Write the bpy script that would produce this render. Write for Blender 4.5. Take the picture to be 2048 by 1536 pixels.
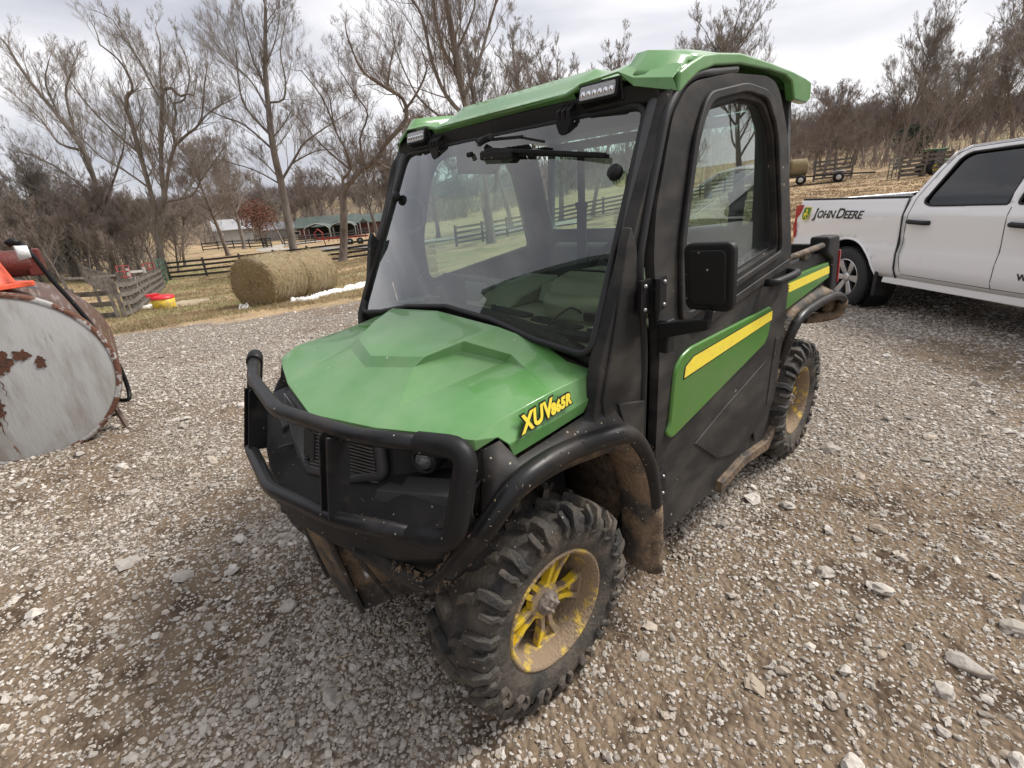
import bpy, bmesh, math, random
import numpy as np
from mathutils import Vector, Matrix
# ---------------------------------------------------------------- camera, sky, sun, exposure
scene = bpy.context.scene
for o in list(bpy.data.objects): bpy.data.objects.remove(o)
CAM = Vector((0.84594, 1.47394, 1.48948))
YAW, PITCH, ROLL = math.radians(226.5947), math.radians(-20.4713), math.radians(-4.4852)
def cam_axes():
    cy, sy, cp, sp = math.cos(YAW), math.sin(YAW), math.cos(PITCH), math.sin(PITCH)
    f = Vector((cp*cy, cp*sy, sp)); r = Vector((sy, -cy, 0)); u = r.cross(f)
    r2 = math.cos(ROLL)*r + math.sin(ROLL)*u; u2 = -math.sin(ROLL)*r + math.cos(ROLL)*u
    return r2, u2, f
CR, CU, CF = cam_axes()
cd = bpy.data.cameras.new('camera'); cam = bpy.data.objects.new('camera', cd)
scene.collection.objects.link(cam); scene.camera = cam
cam.matrix_world = Matrix(((CR.x, CU.x, -CF.x, CAM.x), (CR.y, CU.y, -CF.y, CAM.y), (CR.z, CU.z, -CF.z, CAM.z), (0, 0, 0, 1)))
cd.sensor_fit = 'HORIZONTAL'; cd.sensor_width = 36; cd.lens = 978.89/2048*36; cd.clip_start = .02; cd.clip_end = 6000
SUN_EL, SUN_AZ = math.radians(50), math.radians(150)   # azimuth measured from +x to +y
world = bpy.data.worlds.new('World'); scene.world = world; world.use_nodes = True
nt = world.node_tree; N = nt.nodes; L = nt.links
bg = N['Background']; out = N['World Output']
sky = N.new('ShaderNodeTexSky'); sky.sky_type = 'NISHITA'; sky.sun_disc = False
sky.sun_elevation = SUN_EL; sky.sun_rotation = math.pi/2 - SUN_AZ; sky.air_density = 1.0; sky.dust_density = 3.0
tc = N.new('ShaderNodeTexCoord')
mp = N.new('ShaderNodeMapping'); mp.inputs['Scale'].default_value = (1.0, 1.0, 3.6); L.new(tc.outputs['Generated'], mp.inputs['Vector'])
n1 = N.new('ShaderNodeTexNoise'); n1.inputs['Scale'].default_value = 2.0; n1.inputs['Detail'].default_value = 7; n1.inputs['Roughness'].default_value = .48
n1.inputs['Distortion'].default_value = .35
L.new(mp.outputs[0], n1.inputs['Vector'])
cr = N.new('ShaderNodeValToRGB'); cr.color_ramp.elements[0].position = .33; cr.color_ramp.elements[0].color = (3.3, 3.4, 3.8, 1)
cr.color_ramp.elements[1].position = .60; cr.color_ramp.elements[1].color = (6.3, 6.2, 6.3, 1)
e = cr.color_ramp.elements.new(.47); e.color = (4.8, 4.8, 5.1, 1)
L.new(n1.outputs['Fac'], cr.inputs['Fac'])
mx = N.new('ShaderNodeMix'); mx.data_type = 'RGBA'; mx.inputs[0].default_value = .93   # overcast: cloud deck over the clear sky
L.new(sky.outputs[0], mx.inputs[6]); L.new(cr.outputs[0], mx.inputs[7]); L.new(mx.outputs[2], bg.inputs['Color'])
bg.inputs['Strength'].default_value = 0.1
sd = bpy.data.lights.new('sun', 'SUN'); sd.energy = 2.5; sd.angle = math.radians(18); sd.color = (1, .96, .9)
sun = bpy.data.objects.new('sun', sd); scene.collection.objects.link(sun)
sun.rotation_euler = Vector((-math.cos(SUN_EL)*math.cos(SUN_AZ), -math.cos(SUN_EL)*math.sin(SUN_AZ), -math.sin(SUN_EL))).to_track_quat('-Z', 'Y').to_euler()
vs = scene.view_settings; vs.view_transform = 'Standard'; vs.look = 'None'; vs.exposure = 0.8; vs.gamma = 1.0; vs.use_curve_mapping = False
scene.cycles.max_bounces = 10; scene.cycles.transparent_max_bounces = 24; scene.cycles.glossy_bounces = 4

# ---------------------------------------------------------------- helpers
COL = scene.collection
PI = math.pi
def ob(name, data=None, parent=None, loc=None, label=None, cat=None, group=None, kind=None):
    o = bpy.data.objects.new(name, data); COL.objects.link(o)
    if parent: o.parent = parent
    if loc is not None: o.location = loc
    if label: o['label'] = label
    if cat: o['category'] = cat
    if group: o['group'] = group
    if kind: o['kind'] = kind
    return o
class MB:
    def __init__(s): s.v = []; s.f = []; s.m = []; s.smooth = []
    def add(s, vs, fs, m=0, sm=False):
        b = len(s.v); s.v += [tuple(v) for v in vs]
        for f in fs: s.f.append(tuple(b+i for i in f)); s.m.append(m); s.smooth.append(sm)
        return s
    def box(s, a, b, m=0, M=None):
        (x0, y0, z0), (x1, y1, z1) = a, b
        vs = [(x, y, z) for z in (z0, z1) for y in (y0, y1) for x in (x0, x1)]
        if M is not None: vs = [M @ Vector(v) for v in vs]
        return s.add(vs, [(0, 2, 3, 1), (4, 5, 7, 6), (0, 1, 5, 4), (2, 6, 7, 3), (0, 4, 6, 2), (1, 3, 7, 5)], m)
    def beam(s, p, q, w, h, m=0, up=(0, 0, 1)):
        p, q = Vector(p), Vector(q); d = (q-p).normalized(); sd_ = d.cross(Vector(up))
        if sd_.length < 1e-4: sd_ = Vector((1, 0, 0))
        sd_.normalize(); u = sd_.cross(d)
        vs = [c + sd_*w/2*a + u*h/2*b for c in (p, q) for a, b in ((-1, -1), (1, -1), (1, 1), (-1, 1))]
        return s.add(vs, [(0, 1, 2, 3), (7, 6, 5, 4), (0, 4, 5, 1), (1, 5, 6, 2), (2, 6, 7, 3), (3, 7, 4, 0)], m)
    def tube(s, pts, r, n=12, m=0, caps=True, fil=None, closed=False, rr=None, sm=True):
        pts = [Vector(p) for p in pts]
        if fil: pts = fillet(pts, fil)
        k = len(pts); T = []
        for i in range(k):
            a = pts[i-1] if i else pts[0]; b = pts[i+1] if i < k-1 else pts[-1]
            T.append((b-a).normalized())
        ref = Vector((0, 0, 1)) if abs(T[0].z) < .9 else Vector((1, 0, 0))
        nrm = (ref - T[0]*ref.dot(T[0])).normalized(); base = len(s.v)
        for i in range(k):
            nrm = (nrm - T[i]*nrm.dot(T[i])).normalized(); bn = T[i].cross(nrm)
            ri = rr[i] if rr else r
            s.v += [tuple(pts[i] + (nrm*math.cos(2*PI*j/n) + bn*math.sin(2*PI*j/n))*ri) for j in range(n)]
        for i in range(k-1):
            for j in range(n):
                j2 = (j+1) % n
                s.f.append((base+i*n+j, base+i*n+j2, base+(i+1)*n+j2, base+(i+1)*n+j)); s.m.append(m); s.smooth.append(sm)
        if caps:
            s.f.append(tuple(base+j for j in reversed(range(n)))); s.m.append(m); s.smooth.append(False)
            s.f.append(tuple(base+(k-1)*n+j for j in range(n))); s.m.append(m); s.smooth.append(False)
        return s
    def lathe(s, prof, n=32, M=None, m=0, sm=True, axis='y', a0=0, a1=2*PI):
        # prof: (radius, height along axis)
        base = len(s.v); full = abs(a1-a0-2*PI) < 1e-6; c = n if full else n+1
        for (r, h) in prof:
            for j in range(c):
                a = a0+(a1-a0)*j/n
                v = {'y': (r*math.cos(a), h, r*math.sin(a)), 'z': (r*math.cos(a), r*math.sin(a), h), 'x': (h, r*math.cos(a), r*math.sin(a))}[axis]
                s.v.append(tuple(M @ Vector(v)) if M is not None else v)
        for i in range(len(prof)-1):
            for j in range(n):
                j2 = (j+1) % c
                s.f.append((base+i*c+j, base+i*c+j2, base+(i+1)*c+j2, base+(i+1)*c+j)); s.m.append(m); s.smooth.append(sm)
        return s
    def prism(s, poly, a, b, axis='y', m=0, M=None):
        # poly: 2-D outline; extruded from a to b along axis ('y': poly in xz, 'z': in xy, 'x': in yz)
        def mk(p, h): return {'y': (p[0], h, p[1]), 'z': (p[0], p[1], h), 'x': (h, p[0], p[1])}[axis]
        n = len(poly); vs = [mk(p, a) for p in poly] + [mk(p, b) for p in poly]
        if M is not None: vs = [M @ Vector(v) for v in vs]
        fs = [tuple(range(n)), tuple(reversed(range(n, 2*n)))] + [(i, i+n, (i+1) % n+n, (i+1) % n) for i in range(n)]
        return s.add(vs, fs, m)
    def build(s, name, mats, parent=None, bevel=0, seg=2, sub=0, solid=0, loc=None, angle=35, normals=True, weld=0, **kw):
        me = bpy.data.meshes.new(name); me.from_pydata(s.v, [], s.f)
        if not isinstance(mats, (list, tuple)): mats = [mats]
        for m in mats: me.materials.append(m)
        me.polygons.foreach_set('material_index', s.m); me.polygons.foreach_set('use_smooth', s.smooth)
        if normals or weld:
            bm = bmesh.new(); bm.from_mesh(me)
            if weld: bmesh.ops.remove_doubles(bm, verts=bm.verts, dist=weld)
            bmesh.ops.recalc_face_normals(bm, faces=bm.faces); bm.to_mesh(me); bm.free()
        me.update()
        o = ob(name, me, parent, loc, **kw)
        finish(o, bevel, seg, sub, solid, angle)
        return o
def finish(o, bevel=0, seg=2, sub=0, solid=0, angle=35):
    if solid:
        md = o.modifiers.new('solid', 'SOLIDIFY'); md.thickness = solid; md.offset = -1
    if sub:
        md = o.modifiers.new('sub', 'SUBSURF'); md.levels = sub; md.render_levels = sub
    if bevel:
        md = o.modifiers.new('bevel', 'BEVEL'); md.width = bevel; md.segments = seg; md.limit_method = 'ANGLE'; md.angle_limit = math.radians(angle)
        md.harden_normals = True
        for p in o.data.polygons: p.use_smooth = True
def fillet(pts, rad, n=6):
    outp = [pts[0]]
    for i in range(1, len(pts)-1):
        p, a, b = pts[i], pts[i-1], pts[i+1]
        r_ = rad[i] if isinstance(rad, (list, tuple)) else rad
        la, lb = (a-p).length, (b-p).length; t = min(r_, la*.48, lb*.48)
        if t < 1e-5: outp.append(p); continue
        A = p+(a-p).normalized()*t; B = p+(b-p).normalized()*t
        for k in range(n+1):
            u = k/n; outp.append(A*(1-u)**2 + p*2*u*(1-u) + B*u*u)
    outp.append(pts[-1]); return outp
def round_poly(poly, rad, n=5):
    out_ = []; k = len(poly)
    for i in range(k):
        p = Vector(poly[i]); a = Vector(poly[i-1]); b = Vector(poly[(i+1) % k])
        r_ = rad[i] if isinstance(rad, (list, tuple)) else rad
        t = min(r_, (a-p).length*.45, (b-p).length*.45)
        if t < 1e-5: out_.append(tuple(p)); continue
        A = p+(a-p).normalized()*t; B = p+(b-p).normalized()*t
        for j in range(n+1):
            u = j/n; q = A*(1-u)**2 + p*2*u*(1-u) + B*u*u; out_.append(tuple(q))
    return out_
def plate(name, outer, holes, a, b, mat, parent=None, axis='y', bevel=0, M=None, fn=None, seg=2, **kw):
    """flat plate with holes: outline in 2-D, thickness from a to b along axis"""
    bm = bmesh.new()
    def mk(p, h): return {'y': (p[0], h, p[1]), 'z': (p[0], p[1], h), 'x': (h, p[0], p[1])}[axis]
    es = []
    for loop in [outer]+list(holes):
        vv = [bm.verts.new(mk(p, a)) for p in loop]
        es += [bm.edges.new((vv[i], vv[(i+1) % len(vv)])) for i in range(len(vv))]
    r_ = bmesh.ops.triangle_fill(bm, use_beauty=True, use_dissolve=False, edges=es)
    fs = [g for g in bm.faces]
    bmesh.ops.dissolve_limit(bm, angle_limit=.01, verts=bm.verts, edges=bm.edges) if not holes else None
    fs = list(bm.faces)
    ex = bmesh.ops.extrude_face_region(bm, geom=fs)
    vv = [g for g in ex['geom'] if isinstance(g, bmesh.types.BMVert)]
    d = Vector(mk((0, 0), b-a)); bmesh.ops.translate(bm, verts=vv, vec=d)
    bmesh.ops.recalc_face_normals(bm, faces=bm.faces)
    if fn:
        for v in bm.verts: v.co = Vector(fn(*v.co))
    if M is not None: bm.transform(M)
    me = bpy.data.meshes.new(name); bm.to_mesh(me); bm.free(); me.materials.append(mat)
    o = ob(name, me, parent, **kw); finish(o, bevel, seg); return o
def text_obj(name, body, size, mat, M, parent=None, extrude=.001, shear=0, offset=0, space=1.0, **kw):
    cu = bpy.data.curves.new('t', 'FONT'); cu.body = body; cu.size = size; cu.extrude = extrude; cu.shear = shear; cu.offset = offset
    cu.space_character = space; cu.align_x = 'LEFT'; cu.resolution_u = 4
    t = bpy.data.objects.new('t', cu); COL.objects.link(t); bpy.context.view_layer.update()
    me = bpy.data.meshes.new_from_object(t.evaluated_get(bpy.context.evaluated_depsgraph_get()))
    bpy.data.objects.remove(t); me.transform(M); me.materials.clear(); me.materials.append(mat); me.name = name
    return ob(name, me, parent, **kw)
def frame(o, ex, ey):
    """matrix with origin o, x axis ex, y axis as close to ey as possible"""
    ex = Vector(ex).normalized(); ez = ex.cross(Vector(ey)).normalized(); ey = ez.cross(ex)
    return Matrix(((ex.x, ey.x, ez.x, o[0]), (ex.y, ey.y, ez.y, o[1]), (ex.z, ey.z, ez.z, o[2]), (0, 0, 0, 1)))
def copy_tree(o, parent=None):
    c = o.copy(); COL.objects.link(c)
    if parent: c.parent = parent
    for ch in list(o.children): copy_tree(ch, c)
    return c

# ---------------------------------------------------------------- materials
def mat(name, col, rough=.6, metal=0, noise=None, nscale=8, mixcol=None, lo=.45, hi=.6, bump=0, bscale=60, specks=0, sscale=90, speckcol=(.36, .31, .24),
        coat=0, spec=.5, coords='Object', detail=5, mrough=None, mix2=None, lo2=.55, hi2=.7, n2scale=3, stretch=None):
    m = bpy.data.materials.new(name); m.use_nodes = True; t = m.node_tree; n = t.nodes; l = t.links; b = n['Principled BSDF']
    b.inputs['Roughness'].default_value = rough; b.inputs['Metallic'].default_value = metal
    b.inputs['Coat Weight'].default_value = coat; b.inputs['Specular IOR Level'].default_value = spec
    co = n.new('ShaderNodeTexCoord').outputs[coords]
    if stretch:
        mpn = n.new('ShaderNodeMapping'); mpn.inputs['Scale'].default_value = stretch; l.new(co, mpn.inputs['Vector']); co2 = mpn.outputs[0]
    else: co2 = co
    c0 = n.new('ShaderNodeRGB'); c0.outputs[0].default_value = (*col, 1); cur = c0.outputs[0]; rcur = None
    def mask(sc, lo_, hi_, vec, dt=detail):
        nz = n.new('ShaderNodeTexNoise'); nz.inputs['Scale'].default_value = sc; nz.inputs['Detail'].default_value = dt; nz.inputs['Roughness'].default_value = .6
        l.new(vec, nz.inputs['Vector'])
        mr = n.new('ShaderNodeMapRange'); mr.inputs['From Min'].default_value = lo_; mr.inputs['From Max'].default_value = hi_; mr.clamp = True
        l.new(nz.outputs['Fac'], mr.inputs['Value']); return mr.outputs[0]
    def mixc(f, a, bcol):
        q = n.new('ShaderNodeMix'); q.data_type = 'RGBA'; l.new(f, q.inputs[0]); l.new(a, q.inputs[6])
        if isinstance(bcol, tuple): q.inputs[7].default_value = (*bcol, 1)
        else: l.new(bcol, q.inputs[7])
        return q.outputs[2]
    if mixcol:
        f = mask(nscale, lo, hi, co2); cur = mixc(f, cur, mixcol)
        if mrough is not None:
            mr = n.new('ShaderNodeMapRange'); mr.inputs['To Min'].default_value = rough; mr.inputs['To Max'].default_value = mrough
            l.new(f, mr.inputs['Value']); l.new(mr.outputs[0], b.inputs['Roughness'])
    if mix2: cur = mixc(mask(n2scale, lo2, hi2, co2), cur, mix2)
    if specks:
        vo = n.new('ShaderNodeTexVoronoi'); vo.inputs['Scale'].default_value = sscale; vo.inputs['Randomness'].default_value = 1
        l.new(co, vo.inputs['Vector'])
        sx = n.new('ShaderNodeSeparateColor'); l.new(vo.outputs['Color'], sx.inputs[0])
        g = n.new('ShaderNodeMath'); g.operation = 'LESS_THAN'; g.inputs[1].default_value = specks; l.new(sx.outputs[0], g.inputs[0])
        d2 = n.new('ShaderNodeMath'); d2.operation = 'LESS_THAN'; l.new(vo.outputs['Distance'], d2.inputs[0])
        sz = n.new('ShaderNodeMath'); sz.operation = 'MULTIPLY'; sz.inputs[1].default_value = .26; l.new(sx.outputs[1], sz.inputs[0]); l.new(sz.outputs[0], d2.inputs[1])
        mu = n.new('ShaderNodeMath'); mu.operation = 'MULTIPLY'; l.new(g.outputs[0], mu.inputs[0]); l.new(d2.outputs[0], mu.inputs[1])
        cur = mixc(mu.outputs[0], cur, speckcol)
    l.new(cur, b.inputs['Base Color'])
    if bump:
        nz = n.new('ShaderNodeTexNoise'); nz.inputs['Scale'].default_value = bscale; nz.inputs['Detail'].default_value = 4; l.new(co2, nz.inputs['Vector'])
        bp = n.new('ShaderNodeBump'); bp.inputs['Strength'].default_value = bump; bp.inputs['Distance'].default_value = .01
        l.new(nz.outputs['Fac'], bp.inputs['Height']); l.new(bp.outputs[0], b.inputs['Normal'])
    return m
def glass(name, tint, haze=0.0, hazecol=(.6, .65, .62), rough=0.0, refl=1.9):
    m = bpy.data.materials.new(name); m.use_nodes = True; t = m.node_tree; n = t.nodes; l = t.links
    n.remove(n['Principled BSDF']); o = n['Material Output']
    tr = n.new('ShaderNodeBsdfTransparent'); tr.inputs[0].default_value = (*tint, 1)
    gl = n.new('ShaderNodeBsdfGlossy'); gl.inputs['Roughness'].default_value = rough
    fr = n.new('ShaderNodeFresnel'); ge = n.new('ShaderNodeNewGeometry'); mi = n.new('ShaderNodeMath'); mi.operation = 'MULTIPLY_ADD'; l.new(ge.outputs['Backfacing'], mi.inputs[0]); mi.inputs[1].default_value = 1/1.52-1.52; mi.inputs[2].default_value = 1.52; l.new(mi.outputs[0], fr.inputs['IOR'])
    ml = n.new('ShaderNodeMath'); ml.operation = 'MULTIPLY'; ml.inputs[1].default_value = refl; ml.use_clamp = True; l.new(fr.outputs[0], ml.inputs[0])
    m1 = n.new('ShaderNodeMixShader'); l.new(ml.outputs[0], m1.inputs[0]); l.new(tr.outputs[0], m1.inputs[1]); l.new(gl.outputs[0], m1.inputs[2]); cur = m1.outputs[0]
    if haze:
        df = n.new('ShaderNodeBsdfDiffuse'); df.inputs[0].default_value = (*hazecol, 1)
        nz = n.new('ShaderNodeTexNoise'); nz.inputs['Scale'].default_value = 3; nz.inputs['Detail'].default_value = 6
        tcn = n.new('ShaderNodeTexCoord'); l.new(tcn.outputs['Object'], nz.inputs['Vector'])
        mr = n.new('ShaderNodeMapRange'); mr.inputs['From Min'].default_value = .3; mr.inputs['From Max'].default_value = .8
        mr.inputs['To Min'].default_value = haze*.5; mr.inputs['To Max'].default_value = haze*1.5; l.new(nz.outputs['Fac'], mr.inputs['Value'])
        m2 = n.new('ShaderNodeMixShader'); l.new(mr.outputs[0], m2.inputs[0]); l.new(cur, m2.inputs[1]); l.new(df.outputs[0], m2.inputs[2]); cur = m2.outputs[0]
    l.new(cur, o.inputs['Surface']); return m
MUD = (.17, .115, .07)
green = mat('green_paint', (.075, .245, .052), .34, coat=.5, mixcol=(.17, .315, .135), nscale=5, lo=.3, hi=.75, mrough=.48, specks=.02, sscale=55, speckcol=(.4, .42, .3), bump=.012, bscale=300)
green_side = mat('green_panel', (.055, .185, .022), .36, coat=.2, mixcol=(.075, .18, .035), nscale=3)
yellow = mat('yellow_decal', (.86, .70, .06), .45, mixcol=(.78, .60, .09), nscale=40, lo=.5, hi=.7)
plastic = mat('black_plastic', (.016, .016, .0165), .6, spec=.28, mixcol=(.042, .038, .034), nscale=4, lo=.42, hi=.72, bump=.25, bscale=400, specks=.10, sscale=75, mrough=.7)
plastic_side = mat('scuffed_plastic', (.018, .0175, .0175), .58, spec=.3, mixcol=(.075, .067, .058), nscale=4.5, lo=.42, hi=.82, stretch=(1, 1, 2.2), bump=.15, bscale=400, specks=.06, sscale=40, mrough=.66)
tube_m = mat('black_tube', (.010, .010, .011), .38, spec=.32, mixcol=(.042, .034, .028), nscale=6, lo=.5, hi=.75, specks=.10, sscale=85, mrough=.6)
rubber = mat('rubber_trim', (.010, .010, .011), .52, spec=.28, specks=.04, sscale=85)
black = mat('flat_black', (.012, .012, .013), .6)
bezel_m = mat('bezel_plastic', (.042, .042, .043), .5, bump=.2, bscale=400, specks=.05, sscale=80)
fender_m = mat('fender_plastic', (.024, .022, .021), .6, spec=.35, mixcol=(.085, .06, .042), nscale=9, lo=.5, hi=.72, bump=.12, bscale=250, specks=.35, sscale=75, mrough=.85)
muddy_dark = mat('muddy_steel', (.035, .03, .027), .75, mixcol=(.13, .09, .06), nscale=6, lo=.5, hi=.68, bump=1.0, bscale=50, specks=.25, sscale=70)
muddy = mat('muddy_plastic', (.04, .036, .032), .7, mixcol=MUD, nscale=7, lo=.42, hi=.58, bump=1.0, bscale=50, specks=.25, sscale=70)
mud = mat('dry_mud', (.2, .14, .09), .95, mixcol=(.07, .05, .035), nscale=22, lo=.4, hi=.65, bump=1.0, bscale=90, specks=.3, sscale=80, speckcol=(.38, .3, .2))
tyre_m = mat('tyre_rubber', (.028, .027, .026), .7, mixcol=(.12, .098, .075), nscale=9, lo=.38, hi=.68, bump=.5, bscale=80, specks=.12, sscale=80, mrough=.9)
rim_m = mat('yellow_rim', (.75, .53, .03), .4, mixcol=(.27, .2, .135), nscale=15, lo=.46, hi=.55, bump=.2, bscale=90, mrough=.9, specks=.1, sscale=90, speckcol=(.12, .08, .05))
rim_mud = mat('muddy_rim', (.6, .42, .06), .6, mixcol=(.24, .175, .115), nscale=16, lo=.32, hi=.47, bump=.8, bscale=90, mrough=.95)
hub_m = mat('hub_mud', (.26, .22, .19), .85, mixcol=(.14, .11, .09), nscale=40, bump=.6, bscale=120)
khaki = mat('khaki_dash', (.21, .21, .14), .6, bump=.2, bscale=500)
khaki_dark = mat('khaki_dark', (.06, .063, .045), .6)
seat_m = mat('grey_vinyl', (.075, .08, .078), .6, bump=.1, bscale=200)
inner_grey = mat('inner_grey', (.065, .068, .07), .6)
belt_m = mat('belt_web', (.05, .052, .055), .8)
ws_glass = glass('windshield_glass', (.78, .91, .84), .015, refl=2.8)
side_glass = glass('side_glass', (.82, .92, .88), .02)
dark_glass = glass('tinted_glass', (.05, .055, .06))
lens = mat('lamp_lens', (.42, .43, .45), .15, coat=.6, bump=.6, bscale=160)
head_lens = mat('headlamp_lens', (.09, .092, .095), .12, coat=1, bump=.6, bscale=160)
chrome = mat('bright_metal', (.75, .75, .77), .16, metal=1)
steel = mat('steel', (.35, .35, .36), .4, metal=.7)
red_lens = mat('red_lens', (.42, .015, .02), .15, coat=.7)
white_paint = mat('white_paint', (.88, .88, .885), .2, coat=.7)
# ---------------------------------------------------------------- the green utility vehicle (front axle at the origin, x forward, y to its left)
utv = ob('utility_vehicle', None, None, (0, 0, 0), 'muddy green and black utility vehicle with enclosed cab and yellow wheels parked on the gravel', 'utility vehicle')
def sy(p): return (p[0], -p[1], p[2])
def mirror_faces(mb, V, F, m=0):
    """add faces given over a dict of named points, and their mirror image"""
    for f in F:
        mb.add([V[k] for k in f], [tuple(range(len(f)))], m)
        mb.add([sy(V[k]) for k in reversed(f)], [tuple(range(len(f)))], m)
# --- hood
V = dict(F0=(.335, 0, .912), F1=(.278, .308, .930), F2=(.181, .616, .945), f0=(.331, 0, .882), f1=(.274, .309, .900), f2=(.180, .622, .918),
         V0=(.235, 0, .953), V1=(.190, .30, .960), B0=(.120, 0, 1.004), B1=(.093, 0, 1.037), C0=(.064, .204, 1.025), C1=(.023, .213, 1.051),
         D0=(-.088, .264, 1.046), D1=(-.088, .277, 1.084), E0=(-.148, .398, 1.018), E1=(-.156, .425, 1.044), H=(-.02, .36, .9965),
         K1=(.235, .455, .9425), K2=(.06, .50, .989), K3=(-.12, .52, 1.027),
         R0=(-.20, 0, 1.132), R1=(-.205, .318, 1.110), R2=(-.25, .475, 1.064), R3=(-.238, .575, 1.028), R4=(-.282, .650, .997), R5=(-.283, .664, .94),
         G1=(.10, .634, .978), G2=(-.08, .640, .991), sA=(.130, .650, .944), sF=(.105, .662, .918), sT=(.089, .660, .876), s2=(-.06, .668, .922), s3=(-.25, .672, .938),
         b2=(-.052, .662, .884), b3=(-.195, .666, .896), b4=(-.212, .668, .915))
HF = [('F0', 'F1', 'V1', 'V0'), ('V0', 'V1', 'C0', 'B0'), ('V1', 'H', 'D0', 'C0'), ('H', 'E0', 'D0'), ('B0', 'C0', 'C1', 'B1'), ('C0', 'D0', 'D1', 'C1'), ('D0', 'E0', 'E1', 'D1'),
      ('B1', 'C1', 'D1'), ('B1', 'D1', 'R1'), ('B1', 'R1', 'R0'), ('D1', 'E1', 'R2', 'R1'), ('F1', 'K1', 'V1'), ('F1', 'F2', 'K1'), ('V1', 'K1', 'K2'), ('V1', 'K2', 'H'), ('K1', 'F2', 'G1'), ('K1', 'G1', 'K2'),
      ('H', 'K2', 'K3'), ('H', 'K3', 'E0'), ('K2', 'G1', 'G2'), ('K2', 'G2', 'K3'), ('E0', 'K3', 'E1'), ('E1', 'K3', 'R3', 'R2'), ('K3', 'G2', 'R4', 'R3'),
      ('F0', 'f0', 'f1', 'F1'), ('F1', 'f1', 'f2', 'F2'), ('F2', 'f2', 'sA'), ('F2', 'sA', 'sF', 's2', 'G1'), ('G1', 's2', 'G2'), ('G2', 's2', 's3', 'R5', 'R4'), ('sF', 'sT', 'b2', 's2'), ('s2', 'b2', 'b3', 'b4', 's3')]
mb = MB(); mirror_faces(mb, V, HF)
hood = mb.build('hood', green, utv, bevel=.004, seg=2, angle=16, solid=.006, weld=.0005)
# model lettering on the hood side
def hood_text(body, org, size, sx, sh):
    M = frame(org, (-.235, .006, .028), (-.02, -.018, .10)) @ Matrix.Diagonal((sx, 1, 1, 1))
    d = (M.to_3x3() @ Vector((0, 0, 1)))
    for nm, mm, off, lift in (('lettering_outline', black, .0068, .0035), ('lettering', yellow, .0024, .0055)):
        text_obj(nm, body, size, mm, Matrix.Translation(d*lift) @ M, hood, extrude=.0006, shear=sh, offset=off, space=1.08)
hood_text('XUV', (.062, .6665, .933), .061, .88, .35)
hood_text('865R', (-.046, .6695, .945), .039, .94, .35)
mb = MB(); mb.box((-.262, .655, .870), (-.238, .682, .965)); 
for k in range(6): mb.box((-.265, .682, .905+k*.009), (-.236, .687, .909+k*.009))
for s in (1,): mb.build('hood_latch', rubber, utv, bevel=.003)
mb = MB(); mb.box((-.285, .667, .868), (-.268, .684, .915)); mb.build('latch_tab', green, utv, bevel=.003)
# --- front fascia (black plastic shell) by stations across the width
ST = [(0, [(.318, .885), (.352, .735), (.372, .715), (.455, .668), (.460, .600), (.350, .46)]),
      (.20, [(.285, .893), (.315, .750), (.335, .733), (.425, .672), (.430, .600), (.340, .48)]),
      (.33, [(.235, .902), (.250, .775), (.290, .755), (.390, .685), (.390, .600), (.315, .50)]),
      (.45, [(.120, .905), (.140, .790), (.290, .775), (.355, .700), (.345, .610), (.270, .52)]),
      (.60, [(.100, .912), (.120, .815), (.235, .805), (.285, .740), (.255, .640), (.190, .54)]),
      (.64, [(.150, .925), (.150, .860), (.200, .830), (.225, .775), (.200, .690), (.150, .60)])]
mb = MB(); st = [(-y, p) for y, p in reversed(ST)][:-1] + ST
base = []
for y, prof in st:
    b = len(mb.v); mb.v += [(x, y, z) for x, z in prof]; base.append(b)
for i in range(len(st)-1):
    for j in range(5):
        mb.f.append((base[i]+j, base[i+1]+j, base[i+1]+j+1, base[i]+j+1)); mb.m.append(0); mb.smooth.append(False)
fascia = mb.build('front_fascia', plastic, utv, bevel=.006, angle=20, solid=.01)
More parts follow.
